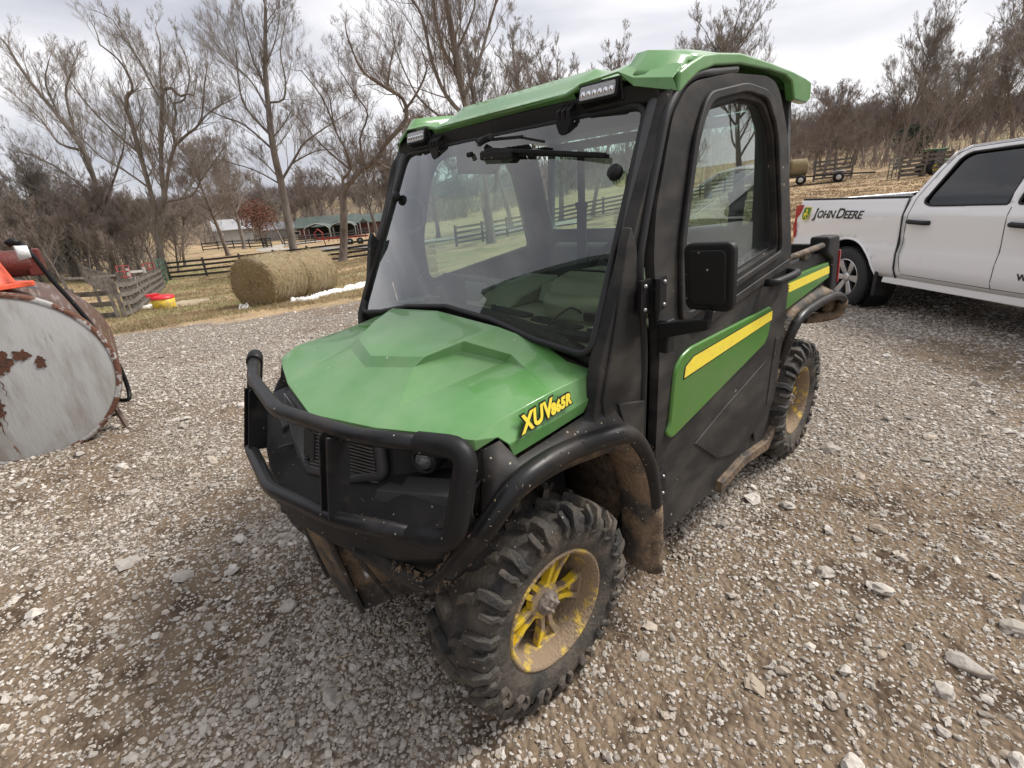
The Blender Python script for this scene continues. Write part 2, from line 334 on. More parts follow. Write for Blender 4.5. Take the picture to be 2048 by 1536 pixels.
# grille frame and mesh (two halves meeting at the centre)
for s in (-1, 1):
    A = [(.322, .02, .885), (.268, .315, .890), (.276, .322, .790), (.318, .20, .750), (.364, .0, .732)]
    A = [(x, s*y, z) for x, y, z in A]
    mb = MB(); A = [(x+.008, y, z) for x, y, z in A]; mb.tube([A[0], A[1], A[2], A[3], A[4]], .018, 6, fil=.02)
    mb.build('grille_frame', bezel_m, fascia, bevel=.0)
    mb = MB()
    for k in range(13):
        t = k/12; z = .752 + t*.128
        a = Vector((.358-t*.035, s*.02, z)); b = Vector((.284-t*.004, s*.31, z+.016))
        mb.beam(a, b, .012, .0042)
    for k in range(15 if s < 0 else 0):
        n_ = 15
        t = (k+.5)/n_; a = Vector((.362-t*.08, s*(.02+t*.29), .748+t*.03)); b = Vector((.322-t*.042, s*(.02+t*.29), .885))
        mb.beam(a, b, .004, .0045)
    gm0 = mb.build('grille_mesh', mat('grille_plastic', (.11, .11, .11), .35), fascia); gm0.location = (.014, 0, 0)
    mb = MB(); mb.add([(.335, s*.01, .888), (.262, s*.33, .894), (.262, s*.33, .770), (.345, s*.01, .735)], [(0, 1, 2, 3)])
    g = mb.build('grille_backing', black, fascia); g.location = (-.012, 0, 0)
    # headlamp in its pocket
    hl = MB(); M = Matrix.Translation((.225, s*.44, .845)) @ Matrix.Rotation(s*.35, 4, 'Z')
    hl.lathe([(0, .012), (.014, .009), (.025, .0), (.030, -.014), (.030, -.05)], 24, M=M, axis='x')
    lamp = hl.build('headlamp', head_lens, utv)
    bz = MB(); bz.lathe([(.030, -.004), (.036, .002), (.041, -.008), (.041, -.06)], 24, M=M, axis='x'); bz.build('bezel', black, lamp)
    tr_ = MB(); tq = [(.322, s*.335, .764), (.258, s*.60, .818), (.262, s*.60, .782), (.334, s*.335, .732)]; tb2 = [(x-.075, y, z+.012) for x, y, z in tq]; tr_.add(tq+tb2, [(0, 1, 2, 3), (7, 6, 5, 4), (0, 4, 5, 1), (1, 5, 6, 2), (2, 6, 7, 3), (3, 7, 4, 0)]); tr_.build('fascia_trim', bezel_m, fascia, bevel=.004)
mb = MB(); mb.prism([(.352, .770), (.372, .775), (.352, .862), (.332, .858)], -.03, .045, 'y'); mb.build('emblem_plate', black, fascia, bevel=.004)
# hidden core that closes the nose, so nothing shows through the grille
mb = MB(); mb.box((-.22, -.36, .40), (.20, .36, .86)); mb.build('engine_cover', black, utv, bevel=.02)
# --- brush guard
guard = ob('brush_guard', None, utv)
R = .0222
top = [(.254, .678, .976), (.369, .367, .961), (.424, 0, .958)]; low = [(.322, .668, .752), (.447, .325, .732), (.499, 0, .721)]
def full(h): return [Vector(p) for p in h] + [Vector(sy(p)) for p in reversed(h[:-1])]
mb = MB(); mb.tube(full([(.285, .60, .973)] + top[1:]), R, 14, fil=[0, .05, .05, .05, 0]); mb.build('top_bar', tube_m, guard)
mb = MB(); mb.tube(full([(.345, .60, .750)] + low[1:]), R, 14, fil=[0, .05, .05, .05, 0]); mb.build('low_bar', tube_m, guard)
for s in (1, -1):
    q = [(.300, .56, .972), (.250, .685, .976), (.318, .675, .750), (.360, .56, .748)]
    q = [Vector((x, s*y, z)) for x, y, z in q]
    mb = MB(); mb.tube(q, R*1.28, 16, fil=.055); mb.build('corner_sleeve', rubber, guard)
    mb = MB()
    a, b = Vector((.387, s*.292, .950)), Vector((.435, s*.312, .735))
    for dx in (-.022, .022): mb.beam(a+Vector((0, dx, 0)), b+Vector((0, dx, 0)), .006, .062, up=(1, 0, 0))
    mb.beam(a+Vector((.016, 0, 0)), b+Vector((.016, 0, 0)), .046, .006, up=(1, 0, 0))
    mb.build('upright', tube_m, guard, bevel=.002)
    mb = MB(); mb.prism([(.0, -.012), (.075, -.012), (.075, .012), (0, .012)], 0, .004, 'z', M=Matrix.Translation((.385, s*.20 - .02, .742)) @ Matrix.Rotation(PI*.95, 4, 'Z'))
    mb.build('mount_tab', tube_m, guard, bevel=.001)
    mb = MB(); mb.tube([(.365, s*.24, .60), (.325, s*.24, .50)], .012, 10); mb.build('damper', tube_m, utv)
# --- skid plate and lower frame
mb = MB()
P = dict(a=(.41, .10, .60), b=(.345, .12, .215), c=(.20, .20, .24), d=(.25, .28, .58), e=(-.1, .2, .24), f=(.43, 0, .60), g=(.36, 0, .205))
mirror_faces(mb, P, [('f', 'a', 'b', 'g'), ('a', 'd', 'c', 'b'), ('g', 'b', 'c'), ('g', 'c', 'e')])
mb.build('skid_plate', muddy, utv, solid=.012, bevel=.004)
for s in (1, -1):
    mb = MB(); mb.beam((.418, s*.115, .600), (.362, s*.135, .22), .030, .014, up=(1, 0, 0)); mb.beam((.405, s*.20, .590), (.300, s*.24, .30), .022, .014, up=(1, 0, 0)); mb.build('skid_strut', muddy_dark, utv, bevel=.003)
    mb = MB(); mb.lathe([(0, .014), (.014, .013), (.016, 0)], 10, M=Matrix.Translation((.345, s*.215, .42)), axis='x'); mb.build('skid_bolt', steel, utv)
mb = MB(); mb.box((-2.2, -.30, .26), (.22, .30, .34)); mb.box((-2.0, -.5, .27), (-.45, .5, .36)); mb.build('chassis', muddy, utv, bevel=.01)
for s in (1, -1):
    mb = MB()
    for dx in (.13, -.12):
        mb.tube([(dx*.6, s*.22, .30), (dx*.25, s*.47, .30)], .016, 10); mb.tube([(dx*.6, s*.24, .44), (0, s*.46, .42)], .014, 10)
    mb.tube([(-.03, s*.30, .86), (0, s*.42, .32)], .028, 12)
    mb.build('suspension', muddy, utv)
    mb = MB()
    for dx in (.13, -.12): mb.tube([(-2.007+dx*.6, s*.22, .30), (-2.007+dx*.2, s*.47, .30)], .02, 10)
    mb.tube([(-2.05, s*.28, .82), (-2.0, s*.42, .32)], .03, 12); mb.build('suspension', muddy, utv)
# --- front fenders with tubular flare
TB = [(.39, .30, .590), (.375, .36, .585), (.350, .45, .565), (.322, .54, .553), (.292, .60, .610), (.243, .655, .698), (.196, .69, .771), (.122, .71, .836), (-.033, .712, .846), (-.200, .722, .825), (-.315, .737, .800), (-.390, .745, .714), (-.436, .750, .604), (-.471, .750, .426), (-.480, .748, .19)]
def smooth(pts, n=4):
    pts = [Vector(p) for p in pts]; o_ = []
    for i in range(len(pts)-1):
        p0, p1, p2, p3 = pts[max(i-1, 0)], pts[i], pts[i+1], pts[min(i+2, len(pts)-1)]
        for k in range(n):
            t = k/n; o_.append(.5*((2*p1)+(p2-p0)*t+(2*p0-5*p1+4*p2-p3)*t*t+(3*p1-p0-3*p2+p3)*t**3))
    o_.append(pts[-1]); return o_
random.seed(5)
for s in (1, -1):
    tb = smooth([(x, s*y, z) for x, y, z in TB]); nT = len(tb)
    mb = MB(); mb.tube(tb, .026, 14, rr=[.026 if p.z < .62 and p.x > 0 else .030 for p in tb]); fl = mb.build('fender_flare', rubber if s < 0 else tube_m, utv)
    fg = [p for p in tb if not (p.x > .26)]; mb = MB()
    for i in range(len(fg)-1):
        q = []
        for p in (fg[i], fg[i+1]):
            c_ = Vector((p.x*.0, p.y, .33)); d_ = (c_-p).normalized(); q.append((p+d_*.012+Vector((0, s*.020, 0)), p+d_*.062+Vector((0, -s*.012, 0)), p+d_*.050+Vector((0, -s*.10, 0))))
        mb.add([q[0][0], q[1][0], q[1][1], q[0][1]], [(0, 1, 2, 3)], sm=True); mb.add([q[0][1], q[1][1], q[1][2], q[0][2]], [(0, 1, 2, 3)], sm=True)
    mb.build('flare_lip', muddy, fl, weld=.001)
    te = [p for p in tb if p.z < .50 and p.x < 0]; mb = MB(); mb.tube(te, .034, 12, rr=[.0305+.004*(i_/max(1, len(te)-1))+.0015*math.sin(i_*2.7) for i_ in range(len(te))]); mb.build('flare_mud', mud, fl)
    mb = MB()      # caked mud lumps on the flare, heaviest at its low front bend
    for i in range(330):
        k = int(random.random()**1.0*nT) if i % 5 == 0 else random.randint(7, 23)
        k = min(k, nT-1); p = tb[k]; a = random.random()*6.28; r_ = random.uniform(.003, .015)*(1 if k < 26 else .55)
        c = p + Vector((random.uniform(-.01, .01), s*math.cos(a)*.024, abs(math.sin(a))*.024 if k < 50 else math.sin(a)*.024))
        vs_ = [c+Vector((random.uniform(-1, 1), random.uniform(-1, 1), random.uniform(-.8, .8))).normalized()*r_*random.uniform(.6, 1.3) for _ in range(6)]
        mb.add(vs_, [(0, 1, 2), (0, 2, 3), (0, 3, 4), (5, 1, 2), (5, 2, 3), (5, 3, 4), (0, 1, 5), (0, 4, 5)])
    for i in range(260):   # straw and fibres stuck on
        k = random.randint(4, nT-1); p = tb[k]; c = p + Vector((random.uniform(-.02, .02), s*random.uniform(.008, .026), random.uniform(-.02, .026)))
        d = Vector((random.uniform(-1, 1), random.uniform(-.3, .3), random.uniform(-1, 1))).normalized()*random.uniform(.006, .022)
        mb.beam(c, c+d, .0014, .0014)
    cm_ = mb.build('caked_mud', mud, fl, kind='stuff')
    # fender skin from hood side down to the flare
    top_ = [(.172, .640, .925), (.125, .652, .935), (.085, .668, .872), (-.05, .668, .880), (-.19, .672, .893), (-.225, .678, .915), (-.285, .690, .915), (-.315, .70, .86), (-.36, .715, .80)]
    bot_ = [(.225, .665, .715), (.196, .690, .772), (.122, .708, .838), (-.033, .712, .848), (-.20, .722, .827), (-.255, .730, .818), (-.315, .737, .802), (-.350, .742, .762), (-.375, .745, .735)]
    mb = MB()
    for i in range(len(top_)-1):
        q = [top_[i], top_[i+1], bot_[i+1], bot_[i]]
        mid = [tuple((Vector(q[0])*.55+Vector(q[3])*.45)+Vector((0, .006, 0))), tuple((Vector(q[1])*.55+Vector(q[2])*.45)+Vector((0, .006, 0)))]
        qs = [(x, s*y, z) for x, y, z in q]; ms = [(x, s*y, z) for x, y, z in mid]
        mb.add([qs[0], qs[1], ms[1], ms[0]], [(0, 1, 2, 3)], sm=True); mb.add([ms[0], ms[1], qs[2], qs[3]], [(0, 1, 2, 3)], sm=True)
    fr_ = [(.225, .665, .715), (.172, .640, .925), (.165, .60, .912), (.20, .60, .80), (.20, .60, .62)]
    mb.add([(x, s*y, z) for x, y, z in fr_], [tuple(range(5))])
    mb.add([(x, s*y, z) for x, y, z in [(.225, .665, .715), (.20, .60, .62), (.285, .61, .61)]], [(0, 1, 2)])
    mb.build('fender', fender_m, utv, solid=.006, weld=.001)
    # muddy wheel-arch liner inward of the flare
    mb = MB(); arch = [p for p in tb if True][26:]
    for i in range(len(arch)-1):
        a, b = arch[i], arch[i+1]; ia = Vector((a.x*1.0+(.02 if a.z < .6 else 0), s*.40, a.z-.03 if a.z > .7 else a.z)); ib = Vector((b.x+(.02 if b.z < .6 else 0), s*.40, b.z-.03 if b.z > .7 else b.z))
        mb.add([a, b, ib, ia], [(0, 1, 2, 3)], sm=True)
    mb.build('arch_liner', mud, utv, solid=.012, weld=.001)
    mb = MB(); mb.prism([(.30, .50), (.24, .72), (.12, .81), (-.2, .79), (-.33, .74), (-.43, .55), (-.44, .30), (-.2, .34), (.2, .36)], s*.36, s*.38, 'y'); mb.build('inner_arch', black, utv)
    mb = MB(); mb.prism([(-.30, .86), (-.47, .86), (-.50, .60), (-.52, .20), (-.46, .20), (-.45, .55), (-.36, .76)], s*.10, s*.66, 'y'); mb.build('firewall', black, utv)
# --- wheels
def build_wheel(width, R_, name='wheel'):
    w = ob(name, None, utv)
    n = 48; half = width/2
    prof = [(.185, -half*.80), (.215, -half*.98), (.262, -half*1.02), (.298, -half*.93), (.308, -half*.7), (.312, 0), (.308, half*.7), (.298, half*.93), (.262, half*1.02), (.215, half*.98), (.190, half*.86), (.178, half*.80)]
    sc = R_/.335; prof = [(r*sc if r > .2 else r, h) for r, h in prof]
    mb = MB(); mb.lathe(prof, n, sm=True)
    NL = 17
    def lug(path, wd, hgt=.026):
        vs_ = []
        for (th, r, y, k) in path:
            for dt, dr in ((-wd, 0), (-wd*.78, hgt*k), (wd*.78, hgt*k), (wd, 0)):
                # block height grows outward from the carcass: radial on the tread, sideways on the sidewall
                rr_ = r+dr if abs(y) < half*.95 else r+dr*.25
                yy = y if abs(y) < half*.95 else y+math.copysign(dr*.62, y)
                a = th+dt; vs_.append((rr_*math.cos(a), yy, rr_*math.sin(a)))
        f_ = []
        for i in range(len(path)-1):
            for j in range(3): f_.append((i*4+j, i*4+j+1, (i+1)*4+j+1, (i+1)*4+j))
        f_.append((0, 1, 2, 3)); e_ = (len(path)-1)*4; f_.append((e_+3, e_+2, e_+1, e_)); mb.add(vs_, f_)
    rt = .312*sc
    for k in range(NL):
        for s in (-1, 1):
            t0 = 2*PI*(k+(.5 if s > 0 else 0))/NL
            # curved chevron from the crown to the shoulder, then down the sidewall
            lug([(t0-.02, rt, s*.012, 1), (t0+.05, rt, s*half*.34, 1), (t0+.075, rt-.001, s*half*.60, 1)], .05)
            lug([(t0+.12, rt-.001, s*half*.52, 1), (t0+.145, rt-.003, s*half*.75, 1), (t0+.15, .302*sc, s*half*.94, 1), (t0+.125, .285*sc, s*half*1.01, .7), (t0+.155, .262*sc, s*half*1.03, .7), (t0+.118, .248*sc, s*half*1.02, .45)], .052)
            lug([(t0-.005, rt-.004, s*half*.80, 1), (t0-.012, .300*sc, s*half*.95, 1), (t0+.012, .284*sc, s*half*1.01, .7), (t0-.02, .268*sc, s*half*1.02, .7), (t0+.012, .252*sc, s*half*1.02, .4)], .035)
    ty = mb.build('tyre', tyre_m, w, bevel=.0035, seg=1, angle=50)
    # rim: outer flange, barrel and recessed five-pair spokes
    yo = half*.84
    mb = MB(); mb.lathe([(.180, yo-.012), (.193, yo-.002), (.195, yo+.006), (.186, yo+.010), (.180, yo+.002), (.172, yo-.008), (.166, yo-.05), (.160, yo-.10), (.158, -half*.7), (.18, -half*.8)], 56)
    rim = mb.build('rim', rim_mud, w)
    ys = yo-.062
    mb = MB()
    for k in range(5):
        M = Matrix.Rotation(-2*PI*k/5, 4, 'Y')
        for s in (-1, 1):
            pl = [(.040, s*.004), (.040, s*.022), (.100, s*.026), (.168, s*.052), (.168, s*.030), (.108, s*.010)]
            mb.prism(pl, ys-.016, ys+.012, 'y', M=M)
        mb.prism([(.130, -.034), (.168, -.050), (.168, .050), (.130, .034)], ys-.020, ys-.004, 'y', M=M)
        mb.prism([(.160, -.052), (.172, -.056), (.172, .056), (.160, .052)], ys-.016, ys+.016, 'y', M=M)
    mb.lathe([(.02, ys-.012), (.062, ys-.010), (.058, ys+.014), (.04, ys+.02)], 30)
    mb.build('spokes', rim_m, rim, bevel=.003)
    mb = MB(); mb.lathe([(0, ys+.040), (.032, ys+.038), (.040, ys+.028), (.042, ys+.010)], 24)
    for k in range(4):
        a = 2*PI*k/4+.4; mb.lathe([(0, ys+.050), (.007, ys+.048), (.008, ys+.03)], 8, M=Matrix.Translation((.021*math.cos(a), 0, .021*math.sin(a))))
    mb.build('hub_cap', hub_m, rim)
    mb = MB(); mb.lathe([(0, ys-.05), (.13, ys-.05), (.13, ys-.06)], 24); mb.build('brake_disc', black, w)
    return w
wf = build_wheel(.235, .335); wf.location = (0, .605, .334); wf.rotation_euler = (0, math.radians(20), -.053)
wr = build_wheel(.275, .335); wr.location = (-2.007, .635, .332); wr.rotation_euler = (0, .5, 0)
c = copy_tree(wf); c.location = (0, -.605, .334); c.rotation_euler = (0, .9, PI-.053)
c = copy_tree(wr); c.location = (-2.007, -.635, .332); c.rotation_euler = (0, .2, PI)
# --- cowl (black) between hood and windshield, and A pillars
def wsx(z, y=0): return -.245-(z-1.05)*(.348/.677) + (.045*(1-(y/.66)**2))      # windshield plane, slightly bowed
WB = [(-.662, 1.052), (-.60, 1.045), (-.45, 1.080), (-.25, 1.125), (0, 1.150), (.25, 1.125), (.45, 1.080), (.60, 1.045), (.662, 1.052)]
mb = MB(); n = 16
for i in range(n+1):
    y = -.70+1.4*i/n; t = 1-(y/.70)**2
    hz = .985+.135*max(0, t)**.8; wz = 1.03+.11*max(0, t)
    mb.v += [(-.20-.10*(abs(y)/.7), y, hz-.01), (-.245-.03*(abs(y)/.7), y, wz-.045), (wsx(wz, y)-.005, y, wz+.005), (wsx(wz, y)-.06, y, wz)]
for i in range(n):
    for j in range(3): mb.f.append((i*4+j, (i+1)*4+j, (i+1)*4+j+1, i*4+j+1)); mb.m.append(0); mb.smooth.append(True)
mb.build('cowl', plastic, utv, solid=.01)
# windshield glass with black seal: outline in (y, z), shaped onto the bowed plane
def on_ws(x, y, z): return (wsx(z, y)+x, y, z)
gl_out = round_poly([(-.650, 1.060), (-.45, 1.085), (-.25, 1.125), (0, 1.147), (.25, 1.125), (.45, 1.085), (.650, 1.060), (.618, 1.715), (-.618, 1.715)], [.05, 0, 0, 0, 0, 0, .05, .05, .05])
def grid_fill(outer, fnp, name, m, parent, thick=0, step=.08):
    """a sheet cut to the outline, subdivided across so that it can follow a curve"""
    bm = bmesh.new(); vv = [bm.verts.new((0, p[0], p[1])) for p in outer]; bm.faces.new(vv)
    ys = [p[0] for p in outer]; y = min(ys)+step
    while y < max(ys):
        bmesh.ops.bisect_plane(bm, geom=bm.verts[:]+bm.edges[:]+bm.faces[:], plane_co=(0, y, 0), plane_no=(0, 1, 0)); y += step
    for v in bm.verts: v.co = Vector(fnp(*v.co))
    me = bpy.data.meshes.new(name); bm.to_mesh(me); bm.free(); me.materials.append(m)
    for p in me.polygons: p.use_smooth = True
    o = ob(name, me, parent)
    if thick: finish(o, solid=thick)
    return o
ws = grid_fill(gl_out, on_ws, 'windshield', ws_glass, utv)
def ring(name, outer, inner_scale, x0, x1, m, parent, fnp):
    pass
fo = [(p[0]*1.0, p[1]) for p in gl_out]
mb = MB(); mb.tube([Vector(on_ws(.004, p[0]*1.012, p[1]+(-.008 if p[1] < 1.2 else .008 if p[1] > 1.6 else 0))) for p in fo+[fo[0]]], .0105, 8); mb.build('windshield_seal', black, ws)
for s in (1, -1):
    q = [(-.262, s*.690, 1.02), (-.612, s*.668, 1.760)]
    mb = MB(); mb.prism([(-.200, .86), (-.235, 1.045), (-.583, 1.745), (-.640, 1.80), (-.665, 1.76), (-.345, 1.12), (-.30, .86)], s*.655, s*.700, 'y')
    mb.build('windshield_pillar', plastic_side, utv, bevel=.008)
    # round glass knob
    kn = MB(); M = Matrix.Translation((wsx(1.54, .59)+.008, s*.590, 1.539)) @ Matrix.Rotation(-.48, 4, 'Y')
    kn.lathe([(0, .028), (.012, .028), (.022, .022), (.024, .008), (.020, 0)], 20, M=M, axis='x'); kn.build('glass_knob', rubber, ws)
    hg = MB(); hz = 1.722; X = wsx(hz, .35)
    for k in (-1, 0, 1): hg.tube([(X-.02, s*.348+k*.022, hz+.045), (X+.022, s*.348+k*.022, hz+.020), (X+.016, s*.348+k*.018, hz-.02)], .008, 8)
    hg.prism([(s*.348-.035, hz), (s*.348+.035, hz), (s*.348+.02, hz-.038), (s*.348, hz-.055), (s*.348-.02, hz-.038)], X+.000, X+.014, 'x', M=Matrix.Translation((.010, 0, 0)))
    hg.build('glass_hinge', rubber, ws, bevel=.003)
# header under the roof visor
mb = MB(); mb.prism([(-.565, 1.775), (-.60, 1.80), (-.75, 1.84), (-.75, 1.70), (-.615, 1.705), (-.578, 1.725)], -.665, .665, 'y'); mb.build('roof_header', black, utv, bevel=.006)
# wiper
wi = MB(); X = wsx(1.705, 0)
wi.tube([(X+.02, -.04, 1.700), (X+.05, .00, 1.700), (X+.052, .06, 1.708)], .013, 8)
wi.build('wiper_motor', rubber, utv)
wp = MB()
def wpt(y, z, l=.03): return Vector((wsx(z, y)+l, y, z))
wp.beam(wpt(-.03, 1.705, .045), wpt(.20, 1.690, .035), .014, .010); wp.beam(wpt(.18, 1.692, .035), wpt(.30, 1.662, .028), .008, .008)
for k in range(7): wp.beam(wpt(.02+k*.075, 1.672-.012*k*.9, .02+.006*math.sin(k)), wpt(.02+(k+1)*.075, 1.672-.012*(k+1)*.9, .02+.006*math.sin(k+1)), .012, .012)
wp.beam(wpt(-.02, 1.665, .012), wpt(.55, 1.592, .010), .004, .012)
wp.build('wiper', rubber, utv, bevel=.002)
mb = MB(); mb.beam(wpt(-.01, 1.652, .016), wpt(.16, 1.640, .016), .022, .030); mb.build('wiper_shield', rubber, utv, bevel=.006)
mb = MB(); mb.tube([(wsx(1.66, -.09)-.002, -.088, 1.668), (wsx(1.66, -.09)+.02, -.088, 1.664)], .009, 10); mb.build('glass_plug', rubber, ws)
# --- roof
def sstep(v): v = min(1, max(0, v)); return v*v*(3-2*v)
def roof_z(x, y):
    ax = abs(y)
    rail = 1.905-.058*abs((x+1.25)/.75)**2.2
    if x < -1.55: rail = 1.898-.02*((x+1.55)/.25)**2
    if x > -.62: rail = 1.842-(x+.62)*.65
    crown = 1.797+.085*min(1, max(0, (-.575-x)/.145))+.022*sstep((-.72-x)/.5)
    mid = 1.812+.055*sstep((-.60-x)/.30)
    k = sstep((ax-.345)/.06); z = crown*(1-k)+mid*k
    k = sstep((ax-.535)/.03); z = z*(1-k)+rail*k
    if .475 < ax < .545: z -= .022*math.sin((ax-.475)/.07*PI)
    if ax > .60: z -= .030*((ax-.60)/.09)**2
    return z
mb = MB(); xs = [-.555, -.575, -.62, -.67, -.72, -.76, -.84, -.96, -1.10, -1.25, -1.40, -1.55, -1.66, -1.73]
ys_ = [0, .15, .30, .345, .375, .405, .44, .475, .51, .535, .55, .565, .60, .65, .68, .700]
ys_ = [-y for y in reversed(ys_)][:-1]+ys_
nx, ny = len(xs), len(ys_)
for x in xs:
    for y in ys_:
        z = roof_z(x, y); xx = x
        if abs(y) > .60: xx = x-(.05*(abs(y)-.60)/.1 if x > -.7 else 0)
        mb.v.append((xx, y, z))
for i in range(nx-1):
    for j in range(ny-1): mb.f.append((i*ny+j, (i+1)*ny+j, (i+1)*ny+j+1, i*ny+j+1)); mb.m.append(0); mb.smooth.append(True)
roof = mb.build('roof', green, utv, solid=.012, angle=30)
# rear drop and side drops of the roof
for s in (1, -1):
    tp = [(-.605, 1.79), (-.66, 1.815), (-.74, 1.845), (-.84, 1.862), (-1.0, 1.880), (-1.25, 1.882), (-1.50, 1.878), (-1.66, 1.870), (-1.735, 1.862), (-1.745, 1.80), (-1.70, 1.782)]
    bt = [(-1.55, 1.785), (-1.50, 1.845), (-1.42, 1.858), (-1.25, 1.858), (-1.00, 1.848), (-.82, 1.825), (-.72, 1.798), (-.655, 1.765), (-.600, 1.730)]
    mb = MB(); mb.prism(tp+bt, s*.675, s*.712, 'y'); mb.build('roof_side', green, roof, bevel=.008, seg=3)
mb = MB(); mb.prism([(-1.70, 1.885), (-1.745, 1.865), (-1.745, 1.80), (-1.72, 1.80)], -.675, .675, 'y'); mb.build('roof_rear', green, roof, bevel=.01)
# front visor lip: centre panel lower edge, pods for the lamps, outer wings
mb = MB()
Vv = dict(a=(-.545, 0, 1.795), b=(-.556, .375, 1.795), a2=(-.580, 0, 1.772), b2=(-.571, .375, 1.773), at=(-.60, 0, 1.805), bt=(-.61, .39, 1.812), c=(-.552, .405, 1.812), d=(-.550, .544, 1.817),
          e=(-.545, .60, 1.790), e2=(-.540, .605, 1.768), g=(-.585, .700, 1.775), g2=(-.595, .708, 1.742), et=(-.62, .60, 1.835), gt=(-.64, .70, 1.815), dt=(-.63, .55, 1.848), ct=(-.63, .41, 1.832))
mirror_faces(mb, Vv, [('a', 'b', 'bt', 'at'), ('a2', 'b2', 'b', 'a'), ('b', 'c', 'ct', 'bt'), ('c', 'd', 'dt', 'ct'), ('d', 'e', 'et', 'dt'), ('e', 'g', 'gt', 'et'), ('e2', 'g2', 'g', 'e'), ('d', 'e2', 'e')])
mb.build('roof_visor', green, roof, solid=.006, bevel=.003, angle=15, weld=.0005)
for s in (1, -1):
    M = frame((-.553, s*.478, 1.776), (-.03*s, 1, .0), (-.25, 0, 1)); 
    mb = MB(); mb.prism([(x, y) for x, y in round_poly([(-.070, -.026), (.070, -.026), (.070, .026), (-.070, .026)], .010)], -.03, .010, 'z', M=M)
    lp = mb.build('roof_lamp', rubber, utv, bevel=.003)
    mb = MB(); mb.prism([(x, y) for x, y in round_poly([(-.062, -.019), (.062, -.019), (.062, .019), (-.062, .019)], .006)], .010, .0145, 'z', M=M); mb.build('lamp_glass', lens, lp)
    for k in range(6):
        mb = MB(); mb.lathe([(0, .004), (.004, .003), (.0085, -.0)], 10, M=M @ Matrix.Translation((-.05+k*.02, -.003, .0145)), axis='z'); mb.build('led', chrome, lp)
    mb = MB(); mb.prism([(-.553, 1.806), (-.566, 1.745), (-.62, 1.74), (-.66, 1.80), (-.62, 1.822)], s*.400, s*.555, 'y'); mb.build('lamp_housing', black, utv, bevel=.004)
